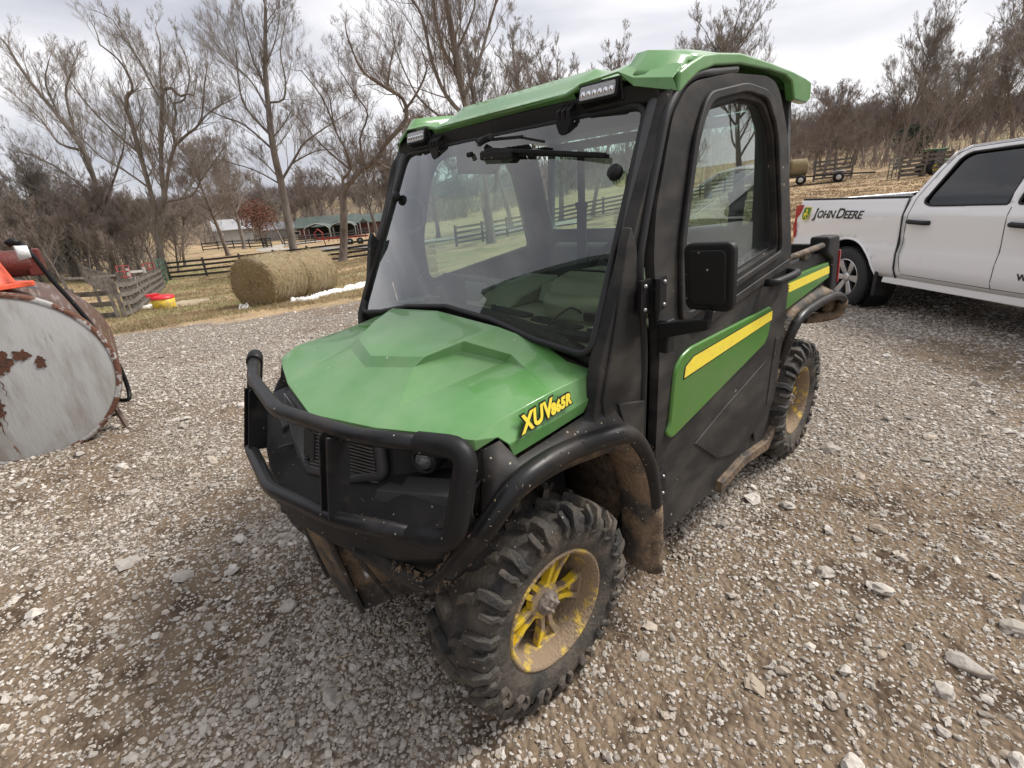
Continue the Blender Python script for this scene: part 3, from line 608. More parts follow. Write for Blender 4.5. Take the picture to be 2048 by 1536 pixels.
# --- doors
whitem0 = mat('badge_silver', (.6, .6, .6), .4)
DO = [(-.546, .277), (-.500, .62), (-.492, 1.018), (-.455, 1.30), (-.470, 1.43), (-.568, 1.678), (-.640, 1.745), (-.707, 1.776), (-.944, 1.818), (-1.239, 1.838), (-1.330, 1.828), (-1.395, 1.790), (-1.508, 1.660), (-1.660, 1.187), (-1.680, .857), (-1.700, .45), (-1.700, .250), (-1.640, .190), (-1.40, .245), (-1.30, .250), (-1.05, .225)]
WO = [(-.655, 1.120), (-.642, 1.336), (-.721, 1.608), (-.79, 1.713), (-1.046, 1.757), (-1.226, 1.750), (-1.335, 1.660), (-1.455, 1.273), (-1.466, 1.217)]
def door(s):
    def bulge(x, y, z):
        # belt bulge outward, top leaning in
        k = 1-min(1, abs(z-.95)/.75)
        return (x, y + s*(.018*k) - s*.012*max(0, (z-1.3)/.5), z)
    d = plate('door', round_poly(DO, .03, 3), [list(reversed(round_poly(WO, .05, 4)))], s*.690, s*.722, plastic_side, utv, bevel=.007, fn=bulge)
    # window surround step
    WI = [(x*1.0, z) for x, z in WO]
    cx, cz = -1.05, 1.45
    outer = [(cx+(x-cx)*1.12, cz+(z-cz)*1.14) for x, z in WO]
    plate('window_surround', round_poly(outer, .05, 4), [list(reversed(round_poly([(cx+(x-cx)*1.045, cz+(z-cz)*1.05) for x, z in WO], .05, 4)))], s*.722, s*.738, plastic_side, d, bevel=.006, fn=bulge)
    plate('window_frame', round_poly([(cx+(x-cx)*1.01, cz+(z-cz)*1.01) for x, z in WO], .05, 4), [list(reversed(round_poly([(cx+(x-cx)*.965+.0, cz+(z-cz)*.965) for x, z in WO], .05, 4)))], s*.672, s*.700, black, d, bevel=.002, fn=bulge)
    plate('door_window', round_poly([(cx+(x-cx)*.985, cz+(z-cz)*.985) for x, z in WO], .04, 4), [], s*.686, s*.6865, side_glass, d, fn=lambda x, y, z: (x, y, z))
    # green inset panel with yellow stripe
    GP = [(-.548, .705), (-.572, .735), (-.592, .930), (-.640, .965), (-.700, .978), (-1.450, .972), (-1.468, .940), (-1.455, .840), (-1.420, .806), (-.590, .672)]
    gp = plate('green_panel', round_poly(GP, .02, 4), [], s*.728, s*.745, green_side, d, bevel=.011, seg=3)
    plate('stripe_border', [(-.655, .922), (-.715, .944), (-1.458, .954), (-1.468, .904), (-.645, .874)], [], s*.7455, s*.7460, black, gp)
    plate('yellow_stripe', [(-.660, .918), (-.717, .940), (-1.460, .950), (-1.465, .908), (-.653, .880)], [], s*.7463, s*.7470, yellow, gp)
    # lower relief creases
    plate('lower_relief', [(-1.02, .40), (-.80, .56), (-1.05, .62), (-1.48, .70), (-1.62, .74), (-1.60, .42), (-1.50, .36), (-1.20, .34)], [], s*.726, s*.7335, plastic_side, d, bevel=.016, seg=3)
    plate('relief_edge', [(-1.45, .30), (-1.60, .34), (-1.64, .78), (-1.58, .80), (-1.56, .46), (-1.42, .36)], [], s*.730, s*.738, plastic_side, d, bevel=.012)
    plate('sill_lip', [(-1.05, .215), (-1.30, .235), (-1.62, .185), (-1.70, .25), (-1.69, .30), (-1.60, .245), (-1.32, .285), (-1.06, .265)], [], s*.70, s*.752, muddy, d, bevel=.008)
    # belt relief under the window and its lower line
    plate('belt_relief', [(-.70, 1.050), (-1.20, 1.110), (-1.62, 1.155), (-1.63, 1.120), (-1.20, 1.078), (-.74, 1.020)], [], s*.738, s*.746, plastic_side, d, bevel=.005)
    # handle
    mb = MB(); mb.box((-1.60, s*.735, 1.055), (-1.44, s*.745, 1.125)); h = mb.build('handle_plate', rubber, d, bevel=.004)
    mb = MB(); mb.tube([(-1.34, s*.742, 1.092), (-1.35, s*.785, 1.094), (-1.50, s*.800, 1.100), (-1.60, s*.790, 1.100), (-1.61, s*.742, 1.098)], .017, 10, fil=.02); mb.build('door_handle', rubber, h)
    mb = MB(); mb.lathe([(0, .012), (.010, .010), (.011, 0)], 10, M=Matrix.Translation((-1.655, s*.742, 1.09)), axis='y') ; mb.build('lock', steel, h)
    # hinges
    for hz in (1.20, .52):
        mb = MB(); w_ = .05
        if hz > 1: mb.box((-.438, s*.722, hz-.05), (-.385, s*.735, hz+.05))
        mb.box((-.452, s*.735, hz-.05), (-.448, s*.736, hz+.05)); hx = 0 if hz > 1 else -.045; mb.box((-.505+hx, s*.735, hz-.05), (-.452+hx, s*.748, hz+.05))
        mb.tube([(-.445+hx, s*.752, hz-.045), (-.445+hx, s*.752, hz+.05)], .011, 10)
        if hz > 1:
            mb.tube([(-.445, s*.752, hz-.07), (-.445, s*.752, hz-.045)], .006, 10)
        hg_ = mb.build('door_hinge', rubber, d, bevel=.002)
        for dx in ((-.400, -.490) if hz > 1 else (-.530,)):
            for dz in (-.034, .034): mb = MB(); mb.lathe([(0, .006), (.005, .005), (.006, 0)], 8, M=Matrix.Translation((dx, s*(.738 if dx > -.45 else .748), hz+dz)), axis='y'); mb.build('bolt', steel, hg_)
    return d
dl = door(1); dr = door(-1)
# weather seal between pillar and door, quarter panel below it
for s in (1, -1):
    mb = MB(); mb.tube([(-.448, s*.706, .30), (-.455, s*.706, 1.02), (-.415, s*.706, 1.30), (-.460, s*.704, 1.44), (-.556, s*.700, 1.690), (-.640, s*.698, 1.765), (-.720, s*.697, 1.795), (-1.0, s*.696, 1.835)], .013, 8, fil=.04); mb.build('door_seal', black, utv)
    mb = MB(); mb.prism([(-.455, .30), (-.455, 1.02), (-.405, 1.34), (-.375, 1.40), (-.355, 1.36), (-.305, 1.155), (-.235, .93), (-.245, .86), (-.335, .80), (-.40, .70), (-.44, .55)], s*.675, s*.708, 'y')
    qp = mb.build('quarter_panel', plastic_side, utv, bevel=.006)
    mb = MB(); mb.prism([(-.450, .60), (-.450, .86), (-.30, .90), (-.33, .82), (-.39, .72)], s*.705, s*.718, 'y'); mb.build('quarter_cover', plastic_side, qp, bevel=.004)
    # mirror
    if s > 0:
        mb = MB(); mb.box((-.470, .765, 1.035), (-.425, .800, 1.135)); mp_ = mb.build('mirror_bracket', rubber, utv, bevel=.006)
        mb = MB(); mb.add([(-.45, .775, 1.080), (-.45, .775, 1.128), (-.43, .925, 1.158), (-.43, .925, 1.128), (-.41, .775, 1.080), (-.41, .775, 1.128), (-.405, .925, 1.158), (-.405, .925, 1.128)], [(0, 1, 2, 3), (4, 7, 6, 5), (1, 5, 6, 2), (0, 3, 7, 4), (0, 4, 5, 1), (2, 6, 7, 3)])
        mb.tube([(-.42, .915, 1.14), (-.425, .918, 1.18)], .011, 8)
        mb.build('mirror_arm', rubber, mp_, bevel=.005)
        M = frame((-.45, .905, 1.2635), (.06, 1, .05), (0.05, .03, 1))
        mb = MB(); po = round_poly([(-.068, -.090), (.066, -.092), (.070, .088), (-.070, .090)], .026, 6)
        mb.prism(po, -.010, .020, 'z', M=M); mh = mb.build('side_mirror', rubber, utv, bevel=.009, seg=3)
        mb = MB(); po = round_poly([(-.050, -.072), (.050, -.074), (.052, .070), (-.052, .072)], .018, 6); mb.prism(po, .018, .026, 'z', M=M); mb.build('mirror_back', rubber, mh, bevel=.006, seg=3)
        mb = MB(); mb.prism(round_poly([(-.055, -.078), (.055, -.078), (.058, .075), (-.058, .075)], .018, 6), -.0115, -.0105, 'z', M=M); mb.build('mirror_glass', chrome, mh)
# --- rear of the cab
mb = MB()
plate('cab_rear_wall', [(-.69, .35), (.69, .35), (.69, 1.50), (.66, 1.84), (-.66, 1.84), (-.69, 1.50)], [list(reversed(round_poly([(-.665, 1.30), (.56, 1.30), (.54, 1.79), (-.63, 1.79)], .04)))], -1.66, -1.63, inner_grey, utv, axis='x')
plate('rear_window', round_poly([(-.67, 1.295), (.565, 1.295), (.545, 1.795), (-.635, 1.795)], .04), [], -1.646, -1.6455, side_glass, utv, axis='x')
for s in (1, -1):
    mb = MB(); mb.tube([(-1.62, s*.665, .40), (-1.62, s*.665, 1.30), (-1.47, s*.655, 1.74), (-1.36, s*.65, 1.81), (-.70, s*.645, 1.785), (-.60, s*.645, 1.74), (-.30, s*.650, 1.10), (-.36, s*.640, .95)], .024, 10, fil=.08); mb.build('roll_frame', inner_grey, utv)
mb = MB(); mb.tube([(-1.47, -.655, 1.74), (-1.47, .655, 1.74)], .022, 10); mb.build('cross_bar', inner_grey, utv)
plate('headliner', [(-.64, -.64), (-.64, .64), (-1.62, .64), (-1.62, -.64)], [], 1.785, 1.795, inner_grey, utv, axis='z')
# interior
mb = MB(); mb.box((-1.64, -.66, .38), (-.51, .66, .42)); mb.build('cab_floor', inner_grey, utv)
mb = MB(); mb.prism([(-.30, 1.045), (-.34, 1.076), (-.80, 1.066), (-.98, 1.02), (-.98, .94), (-.84, .90), (-.5, .88), (-.30, .90)], -.655, .655, 'y'); dash = mb.build('dashboard', khaki, utv, bevel=.02, seg=3)
def vent(p, q, parent, w=.052):
    p, q = Vector(p), Vector(q); l = (q-p).length; M = frame(((p.x+q.x)/2, (p.y+q.y)/2, 1.0745), (q.x-p.x, q.y-p.y, 0), (-(q.y-p.y), q.x-p.x, 0))
    mb = MB(); mb.prism(round_poly([(-l/2, -w/2), (l/2, -w/2), (l/2, w/2), (-l/2, w/2)], w*.45, 5), 0, .008, 'z', M=M); v = mb.build('dash_vent', black, parent, bevel=.003)
    mb = MB()
    for k in range(13): mb.beam(M @ Vector((-l*.43+l*.86*k/12, -w*.3, .010)), M @ Vector((-l*.43+l*.86*k/12, w*.3, .010)), .005, .004)
    mb.build('vent_slats', mat_vs, v)
mat_vs = mat('vent_slat', (.05, .05, .05), .5)
vent((-.512, -.035), (-.468, .215), dash); vent((-.452, .245), (-.412, .495), dash); vent((-.50, -.50), (-.53, -.28), dash)
mb = MB(); mb.prism([(-.315, 1.070), (-.315, 1.084), (-.37, 1.084), (-.37, 1.074)], -.62, .62, 'y'); mb.build('defrost_strip', black, dash)
mb = MB(); mb.lathe([(0, .006), (.012, .005), (.014, 0)], 14, M=Matrix.Translation((-.37, .565, 1.077)), axis='z'); mb.build('dash_knob', black, dash)
mb = MB(); mb.lathe([(0, .005), (.011, .004), (.012, 0)], 14, M=Matrix.Translation((-.545, -.075, 1.075)), axis='z'); mb.build('dash_plug', black, dash)
mb = MB(); mb.prism(round_poly([(-.022, -.018), (.022, -.018), (.022, .018), (-.022, .018)], .006), 0, .004, 'z', M=Matrix.Translation((-.425, .540, 1.077))); bdg = mb.build('dash_badge', black, dash)
mb = MB(); mb.prism([(-.014, -.006), (-.004, -.002), (.004, -.010), (.012, -.008), (.004, .002), (.014, .010), (.002, .006), (-.008, .008)], .004, .006, 'z', M=Matrix.Translation((-.425, .540, 1.077)) @ Matrix.Rotation(PI/2, 4, 'Z')); mb.build('badge_deer', whitem0, bdg)
mb = MB(); mb.prism([(-.68, .16), (-.56, .20), (-.50, .26), (-.475, .36), (-.48, .50), (-.54, .56), (-.66, .60), (-.95, .60), (-.95, .15)], 1.06, 1.150, 'z'); ih = mb.build('instrument_hood', khaki, dash, bevel=.030, seg=4)
mb = MB(); mb.prism([(-.555, 1.13), (-.60, 1.195), (-.70, 1.215), (-.93, 1.205), (-.94, 1.10)], .20, .57, 'y'); mb.build('hood_cap', khaki, ih, bevel=.035, seg=4)
mb = MB(); mb.tube([(-.675, .175, 1.155), (-.645, .215, 1.212), (-.60, .30, 1.235), (-.60, .46, 1.235), (-.64, .56, 1.205), (-.66, .60, 1.15)], .004, 6, fil=.03); mb.build('hood_groove', black, ih)
mb = MB(); mb.prism([(-.55, 1.07), (-.62, 1.115), (-.90, 1.16), (-.97, 1.05)], -.20, .02, 'y'); mb.build('dash_rib', khaki, dash, bevel=.014)
mb = MB(); mb.prism([(-.70, 1.07), (-.74, 1.145), (-.95, 1.150), (-.97, 1.05)], .03, .15, 'y'); mb.build('dash_block', khaki, dash, bevel=.014)
mb = MB(); mb.prism([(-.58, 1.06), (-.64, 1.105), (-.88, 1.125), (-.96, 1.05)], -.62, -.22, 'y'); mb.build('dash_pad', khaki_dark, dash, bevel=.02)
mb = MB(); mb.tube([(-.66, -.44, 1.10), (-.64, -.42, 1.165), (-.66, -.22, 1.160), (-.68, -.20, 1.10)], .014, 10, fil=.03); mb.build('grab_bar', inner_grey, dash)
mb = MB(); mb.prism([(-.235, 1.07), (-.180, 1.225), (-.165, 1.235), (-.065, 1.235), (-.050, 1.222), (-.045, 1.07)], -.385, -.365, 'x'); mb.build('display_back', mat('dark_plum', (.05, .036, .045), .5), dash, bevel=.006)
mb = MB(); mb.tube([(-.49, .46, 1.10), (-.46, .42, 1.135), (-.40, .40, 1.11), (-.36, .39, 1.075)], .004, 6, fil=.02); mb.build('charger_cord', black, dash)
mb = MB(); mb.box((-.51, .46, 1.085), (-.47, .51, 1.115)); mb.build('charger_plug', black, dash, bevel=.004)
# rear-view mirror back and overhead visor
mb = MB(); mb.prism(round_poly([(-.40, 1.62), (-.17, 1.60), (-.10, 1.655), (-.10, 1.72), (-.40, 1.73)], .01), -.71, -.69, 'x'); mb.build('sun_visor', mat('visor_panel', (.30, .26, .27), .6), utv, bevel=.004)
mb = MB(); mb.lathe([(0, -.03), (.06, -.02), (.09, 0), (.09, .01)], 24, M=Matrix.Translation((-.80, -.27, 1.665)), axis='z'); mb.build('dome_lamp', mat('dome_grey', (.3, .3, .3), .5), utv)
# steering wheel
sw = MB(); M = Matrix.Translation((-1.0, .28, 1.16)) @ Matrix.Rotation(-.65, 4, 'Y')
sw.tube([M @ Vector((0, .19*math.cos(a*2*PI/36), .19*math.sin(a*2*PI/36))) for a in range(37)], .014, 8, caps=False)
for a in (.5, 2.6, 4.7): sw.beam(M @ Vector((0, 0, 0)), M @ Vector((0, .185*math.cos(a), .185*math.sin(a))), .03, .012)
sw.lathe([(0, -.02), (.05, -.015), (.055, .02)], 16, M=M, axis='x'); sw.build('steering_wheel', rubber, utv)
# seats
for y0 in (-.60, .02):
    st_ = ob('seat', None, utv)
    mb = MB(); mb.prism([(-.98, .62), (-.95, .74), (-1.02, .78), (-1.48, .74), (-1.50, .62)], y0, y0+.56, 'y'); mb.build('seat_cushion', seat_m, st_, bevel=.04, seg=4)
    mb = MB(); mb.prism([(-1.44, .74), (-1.42, .80), (-1.50, 1.20), (-1.56, 1.24), (-1.61, 1.20), (-1.56, .74)], y0+.02, y0+.54, 'y'); mb.build('seat_back', seat_m, st_, bevel=.035, seg=4)
mb = MB(); mb.prism([(-.86, .60), (-.90, .86), (-1.35, .80), (-1.35, .60)], -.10, .06, 'y'); mb.build('centre_console', inner_grey, utv, bevel=.02)
# seat belts
for by in (-.30, .55):
    mb = MB(); mb.beam((-1.47, by, 1.76), (-1.47, by, 1.44), .046, .004, up=(1, 0, 0)); mb.beam((-1.47, by, 1.42), (-1.47, by-.01, 1.05), .062, .01, up=(1, 0, 0))
    b_ = mb.build('seat_belt', belt_m, utv)
    mb = MB(); mb.prism(round_poly([(by-.035, 1.415), (by+.035, 1.415), (by+.04, 1.455), (by-.04, 1.455)], .01), -1.475, -1.460, 'x'); mb.build('belt_guide', rubber, b_)
# passenger grab handle by its window
mb = MB(); mb.tube([(-.56, -.66, 1.545), (-.60, -.62, 1.540), (-.625, -.60, 1.50), (-.62, -.60, 1.42), (-.58, -.62, 1.385), (-.54, -.66, 1.385)], .011, 10, fil=.04); mb.build('grab_handle', inner_grey, utv)
# --- cargo box
box = ob('cargo_box', None, utv)
for s in (1, -1):
    mb = MB(); mb.prism([(-1.70, .86), (-1.70, 1.10), (-2.50, 1.10), (-2.54, .86)], s*.655, s*.700, 'y'); sd_ = mb.build('box_side', plastic_side, box, bevel=.006)
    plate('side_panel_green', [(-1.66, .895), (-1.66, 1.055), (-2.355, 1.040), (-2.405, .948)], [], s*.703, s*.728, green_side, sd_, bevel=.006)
    plate('side_stripe', [(-1.64, .985), (-1.64, 1.030), (-2.370, 1.018), (-2.392, .975)], [], s*.7285, s*.7292, yellow, sd_)
    mb = MB(); mb.tube([(-1.62, s*.705, 1.140), (-2.30, s*.705, 1.140)], .016, 10); mb.build('side_rail', muddy, sd_)
    mb = MB(); mb.box((-2.06, s*.68, 1.10), (-1.98, s*.71, 1.14)); mb.build('rail_bracket', muddy, sd_, bevel=.004)
    mb = MB(); mb.prism([(-2.27, 1.185), (-2.475, 1.178), (-2.50, 1.14), (-2.565, .86), (-2.45, .86), (-2.40, 1.05), (-2.27, 1.10)], s*.64, s*.735, 'y'); mb.build('corner_post', plastic, sd_, bevel=.014, seg=3)
    mb = MB(); mb.prism([(-2.505, 1.09), (-2.52, 1.09), (-2.565, .90), (-2.55, .90)], s*.69, s*.742, 'y'); mb.build('tail_lamp', red_lens, sd_, bevel=.003)
text_obj('stripe_lettering', 'JOHN DEERE', .050, black, frame((-1.455, .7296, .988), (-1, 0, -.006), (0, 0, 1)), box, extrude=.0004, space=.9)
mb = MB(); mb.box((-2.50, -.655, .90), (-1.72, .655, .93)); mb.box((-1.76, -.655, .93), (-1.72, .655, 1.10)); mb.build('box_floor', muddy, box)
mb = MB(); mb.box((-2.50, -.65, .86), (-2.46, .65, 1.125)); mb.build('tailgate', plastic, box, bevel=.01)
# rear fenders and flares
for s in (1, -1):
    tb = smooth([(-1.735, s*.715, .60), (-1.75, s*.735, .70), (-1.775, s*.75, .79), (-1.86, s*.76, .846), (-2.05, s*.765, .860), (-2.30, s*.770, .857), (-2.47, s*.775, .835), (-2.56, s*.78, .790), (-2.57, s*.76, .715), (-2.53, s*.70, .690), (-2.45, s*.62, .685)])
    mb = MB(); mb.tube(tb, .024, 12); fl = mb.build('rear_flare', tube_m, utv)
    mb = MB(); mb.tube(tb[28:], .030, 10); mb.build('caked_mud', mud, fl)
    mb = MB()
    for i in range(len(tb)-8):
        a = tb[i]; b = tb[i+1]; ta = Vector((a.x, s*.69, max(a.z+.055, .66))); tb_ = Vector((b.x, s*.69, max(b.z+.055, .66)))
        if a.z < .8: ta = Vector((a.x+.04, s*.69, a.z+.02)); 
        if b.z < .8: tb_ = Vector((b.x+.04, s*.69, b.z+.02))
        mb.add([a, b, tb_, ta], [(0, 1, 2, 3)], sm=True)
        mb.add([a, b, (b.x, s*.42, b.z), (a.x, s*.42, a.z)], [(0, 1, 2, 3)], sm=True)
    mb.build('rear_fender', muddy, utv, solid=.008, weld=.001)
    mb = MB(); mb.prism([(-1.66, .30), (-1.66, .88), (-1.76, .84), (-1.80, .70), (-1.84, .52), (-1.80, .40), (-1.72, .28)], s*.50, s*.715, 'y'); mb.build('rear_quarter', muddy, utv, bevel=.01)
mb = MB(); mb.box((-2.45, -.40, .45), (-1.62, .40, .88)); mb.build('rear_body', black, utv)
mb = MB(); mb.box((-1.66, -.66, .22), (-.50, .66, .40)); mb.build('rocker', plastic_side, utv, bevel=.02)
# ---------------------------------------------------------------- terrain
FH = Vector((CF.x, CF.y, 0)).normalized(); RH = Vector((FH.y, -FH.x, 0))
CT = [(a, 4.2, 0) for a in range(0, 360, 45)] + [(a, 1.2, 0) for a in range(0, 360, 90)] + [
 (265, 15, -.62), (265.3, 22, -1.25), (271, 25, -1.0), (268, 60, -1.25), (254.9, 15, -.68), (256.9, 12.5, -.5), (244, 12.5, -.45), (241.2, 38, -1.6), (260.4, 44, -2.1), (254.8, 85, -2.15),
 (247.9, 80, -2.25), (243.3, 115, -2.75), (232, 38, -1.2), (215.5, 38, -.25), (205, 12, 0), (195.8, 13, .12), (194.8, 53, .95), (187.8, 50, 1.0), (181, 12, -.08), (190.4, 7.8, -.17), (188, 85, 3.0), (200, 90, 2.5), (225, 100, -.6),
 (270, 460, 17), (247, 460, 17), (225, 460, 13), (200, 460, 25), (185, 460, 28), (270, 220, -2.5), (250, 220, -2.5), (230, 220, -.5), (200, 220, 8), (185, 220, 9), (290, 12, -.2), (300, 40, -.6), (330, 40, 0), (300, 460, 14),
 (0, 20, 0), (40, 20, 0), (90, 20, 0), (130, 20, 0), (0, 100, 0), (60, 100, 0), (120, 100, 1), (155, 60, .8), (0, 460, 6), (60, 460, 6), (120, 460, 8), (155, 300, 10), (270, 1200, 20), (225, 1200, 22), (190, 1200, 34), (120, 1200, 10), (0, 1200, 10)]
def _uv(x, y):
    dx, dy = x-CAM.x, y-CAM.y; r = np.sqrt(dx*dx+dy*dy)+.2; a = np.arctan2(dy, dx)
    k = np.log(r)*1.0; return np.stack([k*np.cos(a)*1.6, k*np.sin(a)*1.6, k], -1)
_c = np.array(CT, float); _ca = np.radians(_c[:, 0]); _P = _uv(CAM.x+_c[:, 1]*np.cos(_ca), CAM.y+_c[:, 1]*np.sin(_ca))
def _ker(A, B): return np.sqrt(((A[:, None]-B[None])**2).sum(-1))
_K = _ker(_P, _P) + np.eye(len(_P))*1e-3
_A = np.block([[_K, np.ones((len(_P), 1))], [np.ones((1, len(_P))), np.zeros((1, 1))]]); _w = np.linalg.solve(_A, np.append(_c[:, 2], 0))
def ground(x, y):
    x = np.atleast_1d(np.asarray(x, float)); y = np.atleast_1d(np.asarray(y, float)); o_ = np.empty(len(x))
    for i in range(0, len(x), 20000):
        s_ = slice(i, i+20000); o_[s_] = _ker(_uv(x[s_], y[s_]), _P) @ _w[:-1] + _w[-1]
    r = np.hypot(x+.5, y); t = np.clip((r-3.2)/3.5, 0, 1); return o_*t*t*(3-2*t)
def gz(x, y): return float(ground(x, y)[0])
def at(px, r, dz=0):
    """a point of the ground at horizontal distance r on the bearing of image column px"""
    d = (px-1024)/978.89*CR - ((481-.0781*px)-768)/978.89*CU + CF; d = Vector((d.x, d.y, 0)).normalized()
    x, y = CAM.x+d.x*r, CAM.y+d.y*r; return Vector((x, y, gz(x, y)+dz))
def rd(right, depth, dz=0):
    p = CAM + RH*right + FH*depth; return Vector((p.x, p.y, gz(p.x, p.y)+dz))
rng = np.random.default_rng(11)
def vnoise(x, y, s, seed):
    g = np.random.default_rng(seed).random((128, 128)); X = x*s+500.3; Y = y*s+500.7
    i = np.floor(X).astype(int); j = np.floor(Y).astype(int); fx = X-i; fy = Y-j; fx = fx*fx*(3-2*fx); fy = fy*fy*(3-2*fy)
    q = lambda a, b: g[a % 128, b % 128]
    return (q(i, j)*(1-fx)+q(i+1, j)*fx)*(1-fy)+(q(i, j+1)*(1-fx)+q(i+1, j+1)*fx)*fy
def fbm(x, y, s, seed, o_=4): return sum(vnoise(x, y, s*2**k, seed+k)*.5**k for k in range(o_))/sum(.5**k for k in range(o_))
def polar(x, y): return np.degrees(np.arctan2(y-CAM.y, x-CAM.x)) % 360, np.hypot(x-CAM.x, y-CAM.y)
def gravel_amt(x, y):
    a, r = polar(x, y)
    rb = np.interp(a, [0, 60, 120, 150, 181, 196, 205, 225, 244, 257, 265, 275, 300, 360], [14, 16, 16, 15, 14, 12.8, 12.5, 12.3, 12.3, 12.2, 13, 13.5, 14, 14])
    return np.clip((rb + (fbm(x, y, .35, 3)-.5)*3.0 - r)/1.0, 0, 1)
def dirt_amt(x, y):
    d = fbm(x, y, .95, 21, 5)*.62 + fbm(x, y, .3, 31, 3)*.38
    # worn wheel track running past the vehicle's left side and a scuffed patch ahead of the door
    tr = np.exp(-((y-1.35-.12*np.sin(x*1.7))/.22)**2)*.14*np.clip(1.2-abs(x+.4)/2.2, 0, 1)
    return np.clip((d+tr-.47)/.16, 0, 1)
na, rs = 420, np.concatenate([[.05], np.geomspace(.35, 1500, 210)])
aa = np.linspace(0, 2*np.pi, na, endpoint=False); RR, AA = np.meshgrid(rs, aa, indexing='ij')
gx = (CAM.x+RR*np.cos(AA)).ravel(); gy = (CAM.y+RR*np.sin(AA)).ravel(); gzv = ground(gx, gy)
rr_ = RR.ravel(); gzv = gzv + (fbm(gx, gy, .8, 40)-.5)*.03*np.clip(rr_/3, 0, 1) + (fbm(gx, gy, .12, 50)-.5)*np.clip((rr_-10)/30, 0, 1)*.5 - np.clip(rr_-1300, 0, None)*.2
def np_mesh(name, verts, faces_flat, nper, mat_, smooth_=False, attrs=None):
    me = bpy.data.meshes.new(name); nv = len(verts); nf = len(faces_flat)//nper
    me.vertices.add(nv); me.vertices.foreach_set('co', np.ascontiguousarray(verts, np.float32).ravel())
    me.loops.add(nf*nper); me.loops.foreach_set('vertex_index', np.ascontiguousarray(faces_flat, np.int32))
    me.polygons.add(nf); me.polygons.foreach_set('loop_start', np.arange(0, nf*nper, nper, dtype=np.int32))
    me.polygons.foreach_set('use_smooth', np.full(nf, smooth_, bool))
    me.update(calc_edges=True); me.materials.append(mat_)
    for k, v in (attrs or {}).items():
        at_ = me.attributes.new(k, 'FLOAT', 'POINT'); at_.data.foreach_set('value', np.ascontiguousarray(v, np.float32))
    return me
nr = len(rs); I, J = np.meshgrid(np.arange(nr-1), np.arange(na), indexing='ij'); J2 = (J+1) % na
fc = np.stack([I*na+J, (I+1)*na+J, (I+1)*na+J2, I*na+J2], -1).reshape(-1)
az_, _ = polar(gx, gy)
greenf = np.clip((fbm(gx, gy, .25, 61)-.42)/.2, 0, 1)*np.where((az_ > 222) & (az_ < 300), np.interp(rr_, [14, 17, 24, 40, 60, 150], [.30, .38, .45, .7, .5, .2]), np.where((az_ > 205) & (az_ <= 222), .45, np.interp(rr_, [14, 60, 90], [.12, .15, .6])))
far_ = np.clip((rr_-150)/120, 0, 1)
# ground material
gm = bpy.data.materials.new('ground_material'); gm.use_nodes = True; n = gm.node_tree.nodes; l = gm.node_tree.links; b = n['Principled BSDF']
def ND(t, **k):
    q = n.new(t)
    for a_, v_ in k.items(): setattr(q, a_, v_)
    return q
def setin(q, **k):
    for a_, v_ in k.items(): q.inputs[a_.replace('_', ' ')].default_value = v_
    return q
def MIX(f, a_, b_, mode='MIX'):
    q = ND('ShaderNodeMix', data_type='RGBA', blend_type=mode)
    for s_, v_ in ((0, f), (6, a_), (7, b_)):
        if isinstance(v_, (int, float)): q.inputs[s_].default_value = v_
        elif isinstance(v_, tuple): q.inputs[s_].default_value = (*v_, 1)
        else: l.new(v_, q.inputs[s_])
    return q.outputs[2]
def MR(v_, a_, b_, c_=0, d_=1):
    q = ND('ShaderNodeMapRange', clamp=True); l.new(v_, q.inputs['Value']); q.inputs['From Min'].default_value = a_; q.inputs['From Max'].default_value = b_
    q.inputs['To Min'].default_value = c_; q.inputs['To Max'].default_value = d_; return q.outputs[0]
def MTH(op, a_, b_=None):
    q = ND('ShaderNodeMath', operation=op)
    for i_, v_ in enumerate((a_, b_)):
        if v_ is None: continue
        if isinstance(v_, (int, float)): q.inputs[i_].default_value = v_
        else: l.new(v_, q.inputs[i_])
    return q.outputs[0]
tcn = ND('ShaderNodeTexCoord'); OC = tcn.outputs['Object']
def NOISE(sc, dt=5, ro=.6, vec=None):
    q = ND('ShaderNodeTexNoise'); l.new(vec or OC, q.inputs['Vector']); setin(q, Scale=sc, Detail=dt, Roughness=ro); return q.outputs['Fac']
def ATT(nm):
    q = ND('ShaderNodeAttribute', attribute_name=nm); return q.outputs['Fac']
v1 = ND('ShaderNodeTexVoronoi'); setin(v1, Scale=46); l.new(OC, v1.inputs['Vector'])
v2 = ND('ShaderNodeTexVoronoi'); setin(v2, Scale=120); l.new(OC, v2.inputs['Vector'])
sp = ND('ShaderNodeSeparateColor'); l.new(v1.outputs['Color'], sp.inputs[0])
sp2 = ND('ShaderNodeSeparateColor'); l.new(v2.outputs['Color'], sp2.inputs[0])
r1 = ND('ShaderNodeValToRGB'); l.new(sp.outputs[0], r1.inputs[0])
for i_, (p_, c_) in enumerate([(0, (.09, .07, .052)), (.35, (.25, .21, .17)), (.7, (.45, .405, .35)), (1, (.70, .65, .58))]):
    e_ = r1.color_ramp.elements[i_] if i_ < 2 else r1.color_ramp.elements.new(p_)
    e_.position = p_; e_.color = (*c_, 1)
r2 = ND('ShaderNodeValToRGB'); l.new(sp2.outputs[0], r2.inputs[0])
for i_, (p_, c_) in enumerate([(0, (.13, .10, .075)), (.6, (.25, .205, .16)), (1, (.5, .455, .4))]):
    e_ = r2.color_ramp.elements[i_] if i_ < 2 else r2.color_ramp.elements.new(p_)
    e_.position = p_; e_.color = (*c_, 1)
dirtc = MIX(NOISE(14), (.135, .097, .064), (.25, .187, .13)); dirtc = MIX(MR(NOISE(5), .5, .62), dirtc, (.08, .054, .035))
